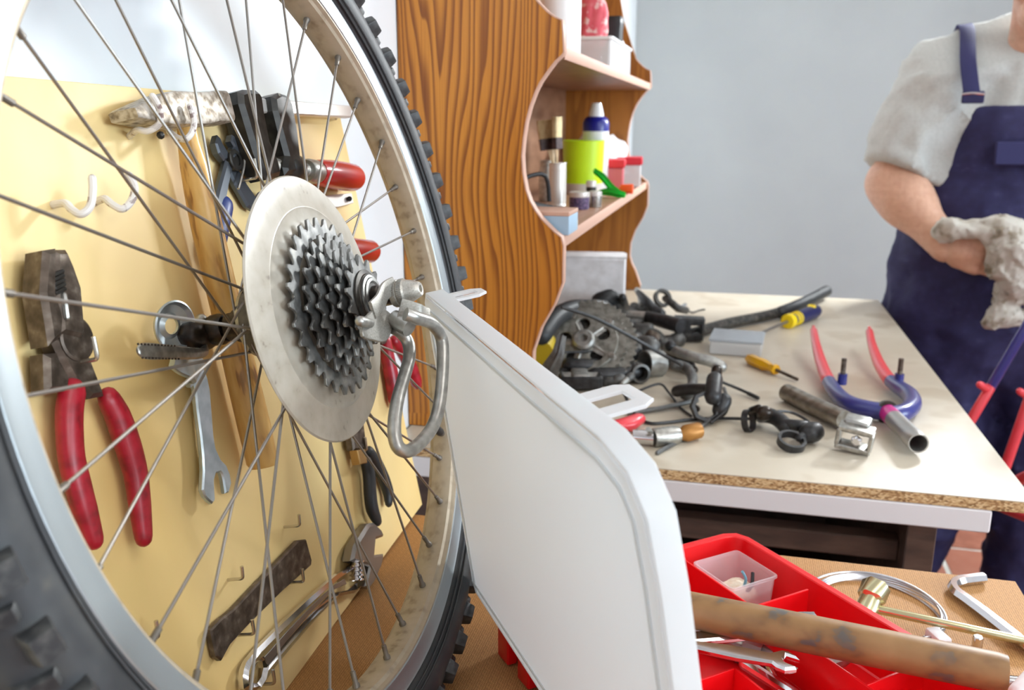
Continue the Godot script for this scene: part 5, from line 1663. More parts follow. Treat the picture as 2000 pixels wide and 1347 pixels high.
func build_bench_things():
	var s: Shape
	var t
	# --- fork: coral blades, blue crown, bare steerer
	var left = curve([Vector3(0.1648, 0.854, -1.7753), Vector3(0.1638, 0.846, -1.6934), Vector3(0.1663, 0.834, -1.6224), Vector3(0.1705, 0.826, -1.5332), Vector3(0.1775, 0.826, -1.4443), Vector3(0.1918, 0.826, -1.3903), Vector3(0.2153, 0.826, -1.3703), Vector3(0.2384, 0.826, -1.3634)], 4)
	var right = curve([Vector3(0.2698, 0.854, -1.7927), Vector3(0.2654, 0.846, -1.7189), Vector3(0.2658, 0.834, -1.6294), Vector3(0.2719, 0.826, -1.5555), Vector3(0.2814, 0.826, -1.5024), Vector3(0.2901, 0.826, -1.4612), Vector3(0.2848, 0.826, -1.4084), Vector3(0.2646, 0.826, -1.365), Vector3(0.2421, 0.826, -1.3495)], 4)
	var p: Vector3 = Vector3(0.2497, 0.81, -1.4103)
	t = thing("bicycle_fork", "coral red and blue bicycle fork lying with its bare steerer toward the bench's near edge", "fork", at(p))
	for q in [left, right]:
		var n = q.size()
		s = away(p)
		var cut = 14
		s.tube(q.slice(0, cut), numbers([0.0068, 0.0078, 0.0098, 0.0112, 0.0116], 4).slice(0, cut), 14, 1)
		obj("blade", s, M.coral, t)
		s = away(p)
		var rr := []
		for i in n - cut + 1:
			rr.append(lerpf(0.0117, 0.0135, minf(1.0, i / 8.0)))
		s.tube(q.slice(cut - 1), rr, 16)
		obj("crown_tube", s, M.fork_blue, t)
		# dropout plate
		s = away(p)
		var e = (q[0] - q[1]).normalized()
		s.sweep([q[0] - e * 0.004, q[0] + e * 0.012, q[0] + e * 0.022], Shape.rect(0.005, 0.012, 0.001), [Vector2(1, 0.8), Vector2(1, 1.1), Vector2(1, 0.6)])
		obj("dropout", s, M.coral, t)
	for q in [[Vector3(0.1904, 0.836, -1.4937), Vector3(0.1763, 0.866, -1.3825)], [Vector3(0.2818, 0.836, -1.5167), Vector3(0.2567, 0.87, -1.3748)]]:
		s = away(p)
		s.tube([q[0] - Vector3(0, 0.008, 0), q[0] + Vector3(0, 0.010, 0)], 0.0075, 12)
		var bs = obj("brake_boss", s, M.fork_blue, t)
		s = away(p)
		s.tube([q[0] + Vector3(0, 0.008, 0), q[0] + Vector3(0, 0.036, 0)], 0.0042, 10)
		obj("pivot_pin", s, M.brown_steel, bs)
	var sa = Vector3(0.2399, 0.826, -1.3739)
	var sb = Vector3(0.2596, 0.829, -1.2249)
	var sd = (sb - sa).normalized()
	s = Shape.new(aim(sa - p, sd))
	s.lathe([Vector2(0.0165, 0.004), Vector2(0.0175, 0.008), Vector2(0.0175, 0.014), Vector2(0.0145, 0.017)], 24)
	obj("crown_race", s, M.greasy, t)
	s = away(p)
	s.tube([sa + sd * 0.016, sa + sd * 0.050], 0.0135, 20)
	obj("painted_band", s, M.magenta, t)
	s = Shape.new(aim(sa + sd * 0.048 - p, sd))
	var sl = sa.distance_to(sb) - 0.044
	s.lathe([Vector2(0.0136, 0), Vector2(0.0136, sl * 0.7), Vector2(0.0143, sl * 0.72), Vector2(0.0143, sl * 0.96), Vector2(0.0136, sl), Vector2(0.0118, sl), Vector2(0.0116, 0.02)], 28, 1)
	obj("steerer", s, M.post_steel, t)
	# --- seat post and its clamp head
	p = Vector3(0.1486, 0.81, -1.4006)
	t = thing("seat_post", "worn grey seat post with square clamp head lying beside the fork", "seat post", at(p))
	s = away(p)
	s.tube([Vector3(0.0997, 0.8245, -1.4355), Vector3(0.1308, 0.8245, -1.3824), Vector3(0.1753, 0.827, -1.3057)], 0.0142, 22)
	obj("tube", s, M.seat_post, t)
	var hx := Transform3D(Basis(Vector3(0.96, -0.1, 0.25).normalized(), Vector3(0.08, 0.99, 0.1).normalized(), Vector3(-0.25, -0.08, 0.96).normalized()).orthonormalized(), Vector3(0.181, 0.832, -1.2257) - p)
	s = Shape.new(hx)
	s.bx(Vector3(0.034, 0.020, 0.030), Vector3(-0.002, 0.012, -0.010), 0.004)
	obj("clamp_body", s, M.grey_alloy, t)
	for k in [-1, 1]:
		s = Shape.new(hx)
		s.bx(Vector3(0.046, 0.007, 0.026), Vector3(0, 0.006 + k * 0.0135 - 0.006, 0.008), 0.002)
		obj("clamp_jaw", s, M.dull_steel, t)
		s = Shape.new(hx)
		s.bx(Vector3(0.006, 0.024, 0.022), Vector3(k * 0.021, 0, 0.010), 0.002)
		obj("clamp_cheek", s, M.dull_steel, t)
	s = Shape.new(hx * Transform3D(Basis(Vector3.RIGHT, PI / 2), Vector3(0.003, 0, 0.016)))
	s.lathe([Vector2(0.0075, 0), Vector2(0.0075, 0.004), Vector2(0.005, 0.006)], 6)
	obj("bolt", s, M.chrome, t)
	# --- handlebar half with grip
	bars("handlebar", "long black handlebar reaching to the far edge of the bench", "handlebar", [["bar", curve([Vector3(-0.0811, 0.824, -1.7976), Vector3(-0.0008, 0.824, -1.9305), Vector3(0.0768, 0.824, -2.0252), Vector3(0.13, 0.826, -2.0979)], 5), 0.0118, M.dirty_black], ["rubber_grip", curve([Vector3(0.1172, 0.827, -2.0665), Vector3(0.1552, 0.828, -2.1426), Vector3(0.1962, 0.83, -2.2322), Vector3(0.2402, 0.832, -2.3436)], 4), 0.0142, M.black_rubber]], "", 16)
	# --- screwdrivers
	var a = Vector3(0.1274, 0.826, -1.9744)
	var b = Vector3(0.2, 0.827, -2.1106)
	t = thing("screwdriver", "screwdriver with chunky navy and yellow handle lying against the handlebar", "screwdriver", at(Vector3(0.1323, 0.81, -2.0489)))
	var d = (b - a).normalized()
	var o = Vector3(0.1323, 0.81, -2.0489)
	s = Shape.new(aim(a - o, d))
	L_grip(s, a.distance_to(b))
	obj("handle", s, M.navy_handle, t)
	for q in [[-0.001, 0.016, 0.0165], [0.030, 0.034, 0.0155], [0.038, 0.042, 0.0158], [0.046, 0.050, 0.0160]]:
		s = Shape.new(aim(a - o, d))
		s.lathe([Vector2(q[2] * 0.85, q[0]), Vector2(q[2], q[0] + 0.002), Vector2(q[2], q[1] - 0.001), Vector2(q[2] * 0.9, q[1])], 20)
		obj("yellow_band", s, M.bright_yellow, t)
	s = Shape.new(aim(a + d * a.distance_to(b) * 0.80 + Vector3(-0.001, 0.0150, 0.002) - o, Vector3(-0.05, 1, 0.12)))
	s.lathe([Vector2(0.0095, -0.003), Vector2(0.0095, 0.0012), Vector2(0.0085, 0.002), Vector2(0.0045, 0.002), Vector2(0.004, 0.0008)], 20)
	obj("yellow_disc", s, M.bright_yellow, t)
	s = away(o)
	s.tube([a, Vector3(0.0444, 0.815, -1.8441)], 0.0034, 10)
	obj("shaft", s, M.satin_chrome, t)
	a = Vector3(0.0423, 0.821, -1.652)
	b = Vector3(0.0895, 0.821, -1.5841)
	o = Vector3(0.0434, 0.81, -1.6943)
	d = (b - a).normalized()
	t = thing("yellow_screwdriver", "small screwdriver with clear yellow handle lying in front of the plastic box", "screwdriver", at(o))
	s = away(o)
	s.sweep([a - d * 0.001, a + d * 0.004, a + d * 0.050, a.lerp(b, 0.82), a.lerp(b, 0.9), b], Shape.circle(6), filled2([[0.008, 0.008], [0.0105, 0.0105], [0.0105, 0.0105], [0.0075, 0.0075], [0.0100, 0.0100], [0.0095, 0.0095]], 1), Vector3.UP)
	obj("handle", s, M.yellow_handle, t)
	s = away(o)
	s.tube([b, Vector3(0.1247, 0.815, -1.5506)], 0.003, 10)
	obj("shaft", s, M.brown_steel, t)
	# --- clear plastic parts box
	o = Vector3(0.0194, 0.81, -1.7281)
	t = thing("parts_box", "low clear plastic box with a lid behind the yellow screwdriver", "box", Transform3D(Basis(Vector3.UP, -0.08), o))
	s = Shape.new()
	s.bx(Vector3(0.098, 0.026, 0.09), Vector3(0, 0.014, -0.02), 0.003)
	obj("body", s, M.frosted, t)
	s = Shape.new()
	s.bx(Vector3(0.102, 0.006, 0.094), Vector3(0, 0.030, -0.02), 0.002)
	obj("lid", s, M.grey_clear, t)
	# --- shifter with ring clamps and cable
	o = Vector3(0.0688, 0.81, -1.3297)
	t = thing("thumb_shifter", "black thumb shifter with two ring clamps trailing a thin cable near the bench edge", "shifter", at(o))
	ring_part("clamp_ring", t, Vector3(0.0387, 0.824, -1.2757) - o, Vector3(0.9, 0.25, 0.35), 0.0175, 0.003, 0.009, M.black_part)
	ring_part("clamp_ring", t, Vector3(0.096, 0.821, -1.21) - o, Vector3(0.15, 0.95, 0.3), 0.0195, 0.004, 0.011, M.black_part)
	for q in [["band_bolt", [Vector3(0.0424, 0.836, -1.2885), Vector3(0.0517, 0.846, -1.272)], 0.006, M.greasy], ["pivot", [Vector3(0.0575, 0.824, -1.3044), Vector3(0.0604, 0.842, -1.2648)], 0.011, M.greasy], ["body", curve([Vector3(0.0578, 0.828, -1.2972), Vector3(0.0699, 0.83, -1.2893), Vector3(0.0819, 0.828, -1.2793), Vector3(0.0914, 0.824, -1.2612)], 4), 0.0115, M.black_part], ["lever", curve([Vector3(0.0807, 0.826, -1.2803), Vector3(0.0905, 0.828, -1.2629), Vector3(0.1075, 0.83, -1.2545), Vector3(0.1164, 0.828, -1.2603)], 4), 0.0085, M.black_part], ["button_stem", [Vector3(0.1071, 0.824, -1.2192), Vector3(0.1206, 0.826, -1.2383)], 0.006, M.black_part], ["button", [Vector3(0.1204, 0.826, -1.2361), Vector3(0.1269, 0.827, -1.2414)], 0.015, M.black_part]]:
		s = away(o)
		s.tube(q[1], q[2], 14, 1)
		obj(q[0], s, q[3], t)
	s = away(o)
	s.tube(curve([Vector3(0.0612, 0.834, -1.2751), Vector3(0.0806, 0.836, -1.2956), Vector3(0.1017, 0.832, -1.3058), Vector3(0.1204, 0.828, -1.289), Vector3(0.1274, 0.828, -1.2586)], 5), 0.0022, 8)
	obj("cable_loop", s, M.cable, t)
	# --- cables on the bench
	bars("gear_cable", "thin black gear cable running across the bench to the thumb shifter", "cable", [["housing", curve([Vector3(-0.1594, 0.83, -1.3696), Vector3(-0.1301, 0.814, -1.2977), Vector3(-0.1072, 0.813, -1.2646), Vector3(-0.0811, 0.813, -1.2711), Vector3(-0.0372, 0.813, -1.2991), Vector3(0.0081, 0.814, -1.3099), Vector3(0.0582, 0.822, -1.2961)], 6), 0.0026, M.cable]], "", 8)
	bars("brake_cable", "long grey cable curving from the lever heap to the bench's near edge", "cable", [["housing", curve([Vector3(-0.0821, 0.813, -1.1424), Vector3(-0.0542, 0.813, -1.203), Vector3(-0.0267, 0.814, -1.2653), Vector3(-0.0061, 0.818, -1.3217), Vector3(0.0051, 0.822, -1.3805), Vector3(0.0009, 0.826, -1.4291)], 6), 0.0032, M.dark_grey]], "", 8)
	bars("cable_loop", "thin black cable bent in a sharp loop before the brake levers", "cable", [["housing", curve([Vector3(-0.1512, 0.816, -1.3747), Vector3(-0.1247, 0.822, -1.4141), Vector3(-0.1028, 0.824, -1.434), Vector3(-0.0876, 0.816, -1.4167), Vector3(-0.0649, 0.813, -1.3509), Vector3(-0.0454, 0.813, -1.3119)], 6), 0.0022, M.cable]], "", 8)
	bars("straight_cable", "straight stiff black cable lying beside the thin bent loop", "cable", [["housing", [Vector3(-0.1383, 0.814, -1.3007), Vector3(-0.0937, 0.816, -1.329), Vector3(-0.0407, 0.82, -1.3699)], 0.0042, M.dark_grey]], "", 8)
	bars("cable_end", "short black cable end with ferrule pointing at the seat post", "cable", [["housing", curve([Vector3(-0.0073, 0.83, -1.4558), Vector3(0.0224, 0.82, -1.4547), Vector3(0.0407, 0.816, -1.443)], 4), 0.0026, M.cable], ["ferrule", [Vector3(0.0407, 0.816, -1.443), Vector3(0.0551, 0.815, -1.424)], 0.0036, M.black_part]], "", 8)
	# --- bits at the near edge
	o = Vector3(-0.0841, 0.81, -1.217)
	t = thing("pump_head", "dull steel tube with bright sleeve and worn brass end near the bench's front edge", "tube", at(o))
	s = away(o)
	s.tube([Vector3(-0.1192, 0.822, -1.1723), Vector3(-0.091, 0.822, -1.1751)], 0.0105, 18)
	obj("sleeve", s, M.chrome, t)
	s = Shape.new(aim(Vector3(-0.0917, 0.822, -1.1749) - o, Vector3(-0.0544, 0.822, -1.1993) - Vector3(-0.0917, 0.822, -1.1749)))
	s.lathe([Vector2(0.0130, 0), Vector2(0.0136, 0.003), Vector2(0.0136, 0.034), Vector2(0.0120, 0.040), Vector2(0.006, 0.043)], 22)
	obj("barrel", s, M.dull_steel, t)
	s = away(o)
	s.tube([Vector3(-0.057, 0.821, -1.1971), Vector3(-0.0475, 0.823, -1.2025), Vector3(-0.0312, 0.823, -1.2198)], [0.006, 0.0125, 0.0120], 14)
	obj("worn_end", s, M.brass_end, t)
	s = away(o)
	s.tube([Vector3(-0.0937, 0.83, -1.171), Vector3(-0.0972, 0.84, -1.1587)], 0.004, 8)
	obj("spur", s, M.dull_steel, t)
	o = Vector3(-0.1319, 0.81, -1.2601)
	t = thing("reflector", "bright pink red reflector just behind the second lid tab", "reflector", at(o))
	s = away(o)
	s.tube([Vector3(-0.1467, 0.822, -1.2118), Vector3(-0.1309, 0.823, -1.2221), Vector3(-0.1196, 0.823, -1.2485)], [0.012, 0.014, 0.011], 14, 1, 0.8)
	obj("lens", s, M.coral, t)
	s = away(o)
	s.tube([Vector3(-0.1559, 0.82, -1.2246), Vector3(-0.17, 0.822, -1.2437)], 0.005, 10)
	obj("bracket", s, M.black_part, t)
	build_levers()
	build_crankset()
	build_heap()


func L_grip(s: Shape, L):
	s.lathe([Vector2(0.006, 0.0), Vector2(0.0125, 0.004), Vector2(0.0140, 0.012), Vector2(0.0118, 0.024), Vector2(0.0140, 0.034), Vector2(0.0158, L * 0.6), Vector2(0.0160, L * 0.85), Vector2(0.0140, L * 0.96), Vector2(0.009, L)], 24)


func build_levers():
	var s: Shape
	var o = Vector3(-0.0267, 0.81, -1.44)
	# brake lever with octagonal clamp
	var t = thing("brake_lever", "black brake lever with an octagonal clamp standing up before the handlebar stem", "brake lever", at(o))
	ring_part("clamp_ring", t, Vector3(-0.0245, 0.834, -1.2979) - o, Vector3(0.35, 0.35, 0.87), 0.0235, 0.0055, 0.012, M.black_part, 8)
	for q in [["body", curve([Vector3(-0.0148, 0.85, -1.2982), Vector3(-0.0144, 0.86, -1.3189), Vector3(-0.0138, 0.866, -1.3406)], 4), 0.0125, M.black_part], ["hood", [Vector3(-0.0033, 0.828, -1.3067), Vector3(0.0019, 0.84, -1.3164)], 0.012, M.black_part], ["adjuster", [Vector3(-0.0124, 0.866, -1.3467), Vector3(-0.0117, 0.876, -1.3585)], 0.0085, M.greasy], ["lever_blade", curve([Vector3(-0.0156, 0.856, -1.3129), Vector3(-0.0411, 0.844, -1.3522), Vector3(-0.0657, 0.834, -1.3739), Vector3(-0.0724, 0.83, -1.3798)], 4), 0.0095, M.black_part], ["bolt", [Vector3(-0.0388, 0.82, -1.3278), Vector3(-0.0419, 0.822, -1.3259)], 0.006, M.greasy]]:
		s = away(o)
		s.tube(q[1], q[2], 12, 1)
		obj(q[0], s, q[3], t)
	s = away(o)
	s.tube(curve([Vector3(-0.0017, 0.85, -1.3148), Vector3(0.0064, 0.84, -1.3228), Vector3(0.0057, 0.83, -1.3028), Vector3(-0.0055, 0.822, -1.2873), Vector3(-0.0153, 0.816, -1.2764)], 4), 0.0025, 8)
	obj("cable_stub", s, M.cable, t)
	# curved lever with a ball end
	o = Vector3(-0.0597, 0.81, -1.5088)
	bars("ball_end_lever", "dark curved brake lever ending in a round ball", "brake lever", [["arm", curve([Vector3(-0.0847, 0.84, -1.505), Vector3(-0.0651, 0.836, -1.5042), Vector3(-0.0525, 0.832, -1.4657), Vector3(-0.0512, 0.828, -1.4272), Vector3(-0.0553, 0.826, -1.3974)], 5), [0.0095, 0.0095, 0.0095, 0.0095, 0.0095, 0.0095, 0.0092, 0.0092, 0.009, 0.009, 0.0088, 0.0088, 0.0085, 0.0085, 0.008, 0.008, 0.008, 0.008, 0.008, 0.008, 0.008], M.dark_grey], ["ball", [Vector3(-0.056, 0.827, -1.3939), Vector3(-0.0573, 0.827, -1.3878)], 0.0135, M.dark_grey]])
	# grey lever lying behind
	bars("alloy_lever", "long dull grey alloy brake lever arching over the black one", "brake lever", [["blade", curve([Vector3(-0.1047, 0.84, -1.6183), Vector3(-0.078, 0.846, -1.5627), Vector3(-0.0453, 0.844, -1.542), Vector3(-0.0229, 0.84, -1.5414), Vector3(-0.0066, 0.832, -1.5404)], 5), numbers([0.0105, 0.0100, 0.0095, 0.0105, 0.0110], 5), M.grey_alloy], ["pivot", [Vector3(-0.1032, 0.832, -1.6671), Vector3(-0.0983, 0.852, -1.5873)], 0.011, M.black_part]])
	bars("lever_clamp", "black clamp body tucked under the arching alloy lever", "clamp", [["body", curve([Vector3(-0.1105, 0.824, -1.6407), Vector3(-0.0835, 0.824, -1.594), Vector3(-0.0629, 0.824, -1.5558)], 4), 0.013, M.black_part], ["bolt", [Vector3(-0.0629, 0.824, -1.5558), Vector3(-0.0521, 0.824, -1.5376)], 0.007, M.greasy]])


func chain_ring(teeth, r_out, r_in, thick) -> Shape:
	var s := gear(teeth, r_out, r_in, thick)
	return s


func build_crankset():
	var o = Vector3(-0.2684, 0.81, -1.6162)
	var face = aim(Vector3(-0.2435, 0.868, -1.5013) - o, Vector3(-0.02, 0.70, 0.72), Vector3(0, 1, 0))
	var t = thing("crankset", "greasy triple crankset tilted up against the hutch side panel", "crankset", at(o))
	var s := gear(46, 0.094, 0.074, 0.003, 0.0045)
	obj("outer_chainring", s, M.chainring_metal, t, face)
	s = gear(38, 0.078, 0.050, 0.003, 0.0045)
	obj("middle_chainring", s, M.chainring_metal, t, face * at(Vector3(0, 0.004, 0)))
	var holes := []
	for k in 5:
		var a = TAU * k / 5 + 1.13
		var h := PackedVector2Array()
		for i in 14:
			h.append(Vector2.from_angle(a) * 0.036 + Vector2.from_angle(TAU * i / 14) * Vector2(0.0125, 0.0125))
		holes.append(h)
	var rim := PackedVector2Array()
	for i in 48:
		rim.append(Vector2.from_angle(TAU * i / 48) * 0.060)
	s = Shape.new(Transform3D(Basis(Vector3.RIGHT, -PI / 2)))
	s.ext(rim, 0.0062, 0.0105, 0.0008, holes)
	obj("spider_plate", s, M.chainring_metal, t, face)
	s = Shape.new()
	s.lathe([Vector2(0.078, -0.004), Vector2(0.081, -0.003), Vector2(0.081, 0.0022), Vector2(0.078, 0.003)], 48)
	obj("chain_guard", s, M.dirty_black, t, face * at(Vector3(0, -0.004, 0)))
	for k in 5:
		var a = TAU * k / 5 + 0.5
		var d = Vector3(sin(a), 0, cos(a))
		s = Shape.new()
		s.sweep([d * 0.010 + Vector3(0, 0.010, 0), d * 0.032 + Vector3(0, 0.010, 0), d * 0.056 + Vector3(0, 0.007, 0), d * 0.066 + Vector3(0, 0.006, 0)], Shape.rect(1, 1, 0.25), [Vector2(0.030, 0.012), Vector2(0.034, 0.010), Vector2(0.030, 0.008), Vector2(0.018, 0.006)], Vector3.UP)
		var arm = obj("spider_arm", s, M.grey_alloy, t, face)
		s = Shape.new()
		s.tube([d * 0.058 + Vector3(0, 0.006, 0), d * 0.058 + Vector3(0, 0.014, 0)], 0.0055, 10)
		obj("chainring_bolt", s, M.dull_steel, arm)
	s = Shape.new()
	s.lathe([Vector2(0.019, 0.0), Vector2(0.021, 0.004), Vector2(0.020, 0.018), Vector2(0.016, 0.022), Vector2(0.008, 0.022), Vector2(0.0075, 0.014)], 24)
	obj("boss", s, M.grey_alloy, t, face)
	# the wide grey crank arm coming towards us
	s = away(o)
	s.sweep([Vector3(-0.2585, 0.915, -1.3648), Vector3(-0.2594, 0.892, -1.3371), Vector3(-0.2767, 0.858, -1.3576), Vector3(-0.2843, 0.844, -1.3621)], Shape.rect(1, 1, 0.25), [Vector2(0.028, 0.014), Vector2(0.040, 0.014), Vector2(0.060, 0.014), Vector2(0.060, 0.012)], Vector3(0.3, 0.5, 0.8))
	obj("crank_arm", s, M.dark_grey, t)


func build_heap():
	var s: Shape
	var t
	# yellow and black things by the panel
	var o = Vector3(-0.3419, 0.81, -1.5977)
	t = thing("rubber_grip_roll", "black rubber tyre scrap with a yellow sleeve leaning on the hutch side panel", "tyre scrap", at(o))
	s = away(o)
	s.tube(curve([Vector3(-0.308, 0.895, -1.4377), Vector3(-0.2964, 0.914, -1.4904), Vector3(-0.2784, 0.918, -1.5567), Vector3(-0.2564, 0.908, -1.6209)], 5), 0.017, 14, 1)
	obj("rubber", s, M.black_rubber, t)
	s = away(o)
	s.tube([Vector3(-0.3154, 0.86, -1.4484), Vector3(-0.319, 0.87, -1.4896)], 0.026, 18)
	obj("yellow_sleeve", s, M.dull_yellow, t)
	# pedal at the lid's edge
	o = Vector3(-0.2395, 0.81, -1.432)
	t = thing("pedal", "grey and black bicycle pedal showing just above the lid between its tabs", "pedal", Transform3D(Basis(Vector3.UP, 0.25), o))
	s = Shape.new()
	s.ext(Shape.rect(0.075, 0.066, 0.010), 0.004, 0.026, 0.003, [Shape.rect(0.056, 0.048, 0.006)])
	obj("cage", s, M.black_part, t, Transform3D(Basis(Vector3.RIGHT, -PI / 2), Vector3.ZERO))
	s = Shape.new()
	s.tube([Vector3(-0.05, 0.016, 0), Vector3(0.03, 0.016, 0)], 0.010, 16)
	obj("spindle", s, M.grey_alloy, t)
	s = Shape.new()
	s.bx(Vector3(0.03, 0.024, 0.05), Vector3(0.0, 0.016, 0), 0.005)
	obj("bearing_housing", s, M.grey_alloy, t)
	# black lower bars of a rack: two bent tubes in front of the crankset
	bars("bent_lever", "thick black bent brake lever lying across the front of the crankset", "brake lever", [["arm", curve([Vector3(-0.2631, 0.84, -1.4603), Vector3(-0.2302, 0.838, -1.4691), Vector3(-0.191, 0.838, -1.5104), Vector3(-0.163, 0.844, -1.5418), Vector3(-0.1503, 0.854, -1.5662), Vector3(-0.1362, 0.856, -1.5932)], 5), 0.0125, M.black_part], ["body", [Vector3(-0.2182, 0.826, -1.4519), Vector3(-0.1844, 0.826, -1.4637), Vector3(-0.1518, 0.828, -1.4879)], 0.0135, M.black_part]], "", 14)
	bars("steel_wire", "thin dark wire stretched across the face of the crankset", "wire", [["wire", [Vector3(-0.2735, 0.865, -1.4464), Vector3(-0.2243, 0.86, -1.4858), Vector3(-0.1719, 0.846, -1.5392)], 0.0022, M.black_part]], "", 6)
	bars("oblique_cable", "straight black cable slanting over the heap from the panel to the levers", "cable", [["housing", curve([Vector3(-0.2605, 0.96, -1.372), Vector3(-0.2125, 0.94, -1.3984), Vector3(-0.1564, 0.905, -1.4293), Vector3(-0.1065, 0.872, -1.4538), Vector3(-0.0714, 0.856, -1.4488)], 4), 0.0030, M.cable]], "", 8)
	# steel cup lying on its side, with an open end
	o = Vector3(-0.1336, 0.81, -1.6044)
	t = thing("steel_cup", "open steel bearing cup lying on its side behind the black levers", "bearing cup", at(o))
	s = Shape.new(aim(Vector3(-0.1393, 0.834, -1.5207) - o, Vector3(-0.75, 0.1, 0.66)))
	s.lathe([Vector2(0.0235, -0.036), Vector2(0.0240, -0.034), Vector2(0.0240, 0.0), Vector2(0.0205, 0.0), Vector2(0.0200, -0.030)], 30, 1)
	obj("cup", s, M.grey_alloy, t)
	o = Vector3(-0.1503, 0.81, -1.564)
	t = thing("bearing_sleeve", "short dark bearing sleeve standing in front of the open steel cup", "bearing cup", at(o))
	s = Shape.new(aim(Vector3(-0.1438, 0.828, -1.4799) - o, Vector3(0.5, 0.1, 0.86)))
	s.lathe([Vector2(0.016, -0.022), Vector2(0.017, -0.02), Vector2(0.017, 0.010), Vector2(0.013, 0.011), Vector2(0.0125, -0.010)], 26, 1)
	obj("sleeve", s, M.dark_grey, t)
	bars("clamp_band", "dark round clamp band above the open steel cup", "clamp", [["band", curve([Vector3(-0.1566, 0.85, -1.5575), Vector3(-0.1467, 0.858, -1.5665), Vector3(-0.1308, 0.858, -1.5549)], 4), 0.0165, M.dark_grey]])
	# handlebar stem: silver quill, black clamp with a window
	o = Vector3(-0.0958, 0.81, -1.8779)
	t = thing("handlebar_clamp", "black handlebar stem with a silver quill and a square window in its clamp", "stem", at(o))
	s = away(o)
	s.tube([Vector3(-0.2376, 0.855, -1.8213), Vector3(-0.166, 0.854, -1.8179)], 0.0120, 16)
	obj("quill", s, M.dull_steel, t)
	s = away(o)
	s.tube([Vector3(-0.1686, 0.854, -1.8224), Vector3(-0.123, 0.854, -1.7833), Vector3(-0.0903, 0.853, -1.7574)], [0.0125, 0.0150, 0.0155], 16)
	obj("neck", s, M.black_part, t)
	s = away(o)
	s.x = Transform3D(Basis(Vector3.UP, 0.15), Vector3(-0.076, 0.836, -1.808) - o)
	s.ext(PackedVector2Array([Vector2(-0.028, -0.024), Vector2(0.028, -0.022), Vector2(0.030, 0.024), Vector2(-0.030, 0.026)]), -0.018, 0.018, 0.004, [PackedVector2Array([Vector2(0.002, -0.006), Vector2(0.020, -0.006), Vector2(0.020, 0.010), Vector2(0.002, 0.010)])])
	obj("clamp", s, M.black_part, t)
	# derailleur and caliper bits behind the stem
	bars("front_derailleur", "dark front derailleur with rusty pivots lying under the stem", "derailleur", [["cage", curve([Vector3(-0.1959, 0.83, -1.7432), Vector3(-0.1706, 0.836, -1.7467), Vector3(-0.1423, 0.834, -1.7532), Vector3(-0.129, 0.826, -1.7453)], 4), 0.011, M.dirty_black], ["link", [Vector3(-0.1891, 0.84, -1.7716), Vector3(-0.1539, 0.844, -1.7626)], 0.010, M.dark_grey], ["pivot", [Vector3(-0.1498, 0.832, -1.7462), Vector3(-0.1392, 0.828, -1.7433)], 0.013, M.brown_steel], ["band", [Vector3(-0.1826, 0.82, -1.7661), Vector3(-0.1574, 0.818, -1.7449)], 0.008, M.grey_alloy]])
	bars("brake_caliper", "short dull brake caliper lying between the stem and the crankset", "brake arm", [["arm", curve([Vector3(-0.226, 0.838, -1.7712), Vector3(-0.2009, 0.846, -1.7806), Vector3(-0.1772, 0.844, -1.8055)], 4), 0.010, M.dirty_black], ["stud", [Vector3(-0.1857, 0.822, -1.8523), Vector3(-0.177, 0.832, -1.8706)], 0.007, M.grey_alloy]])
	# upright things at the back of the heap
	o = Vector3(-0.3197, 0.81, -2.1005)
	t = thing("bottom_bracket_shell", "dull grey rounded bracket standing behind the crankset", "bracket", at(o))
	s = away(o)
	s.sweep([Vector3(-0.3002, 0.87, -1.7757), Vector3(-0.2673, 0.9, -1.6576), Vector3(-0.2489, 0.91, -1.6227), Vector3(-0.2373, 0.898, -1.6649), Vector3(-0.2394, 0.87, -1.7699)], Shape.rect(0.030, 0.034, 0.008), null, Vector3(0, 0.3, 1))
	obj("shell", s, M.dark_grey, t)
	s = away(o)
	s.tube([Vector3(-0.2441, 0.888, -1.7122), Vector3(-0.2351, 0.884, -1.6937)], 0.016, 16)
	obj("lug", s, M.grey_alloy, t)
	bars("brake_pad", "black flat rubber pad standing up in front of the white paper box", "brake pad", [["pad", [Vector3(-0.259, 0.89, -1.7837), Vector3(-0.2396, 0.898, -1.7807), Vector3(-0.2312, 0.876, -1.8511)], 0.019, M.black_rubber]])
	bars("pad_holder", "slim black strip upright at the right side of the white paper box", "brake pad", [["strip", [Vector3(-0.2172, 0.85, -1.9052), Vector3(-0.21, 0.905, -1.7625)], 0.008, M.black_part]])
	bars("toggle_lever", "slim black lever sticking up against the grey wall at the heap's back", "brake lever", [["blade", curve([Vector3(-0.1993, 0.88, -1.9584), Vector3(-0.1764, 0.868, -1.9174), Vector3(-0.1573, 0.852, -1.9104), Vector3(-0.1427, 0.846, -1.8988)], 4), [0.006, 0.0075, 0.0085, 0.0095, 0.0105, 0.011, 0.011, 0.011, 0.0115, 0.0115, 0.012, 0.012, 0.012], M.black_part], ["tip", [Vector3(-0.202, 0.884, -1.9614), Vector3(-0.1981, 0.88, -1.9587)], 0.0065, M.grey_alloy]])
	t = bars("ring_lever", "black lever with an oval ring end beside the upright slim lever", "brake lever", [["arm", curve([Vector3(-0.1383, 0.865, -1.9725), Vector3(-0.1226, 0.86, -1.9482), Vector3(-0.1073, 0.85, -1.9441), Vector3(-0.0927, 0.836, -1.9933)], 4), 0.0085, M.dirty_black], ["link", [Vector3(-0.1119, 0.84, -1.969), Vector3(-0.0964, 0.844, -2.0117)], 0.005, M.chrome]])
	ring_part("oval_ring", t, Vector3(-0.1436, 0.87, -1.9512) - Vector3(t.position), Vector3(0.5, 0.5, 0.7), 0.021, 0.007, 0.010, M.dirty_black, 20)
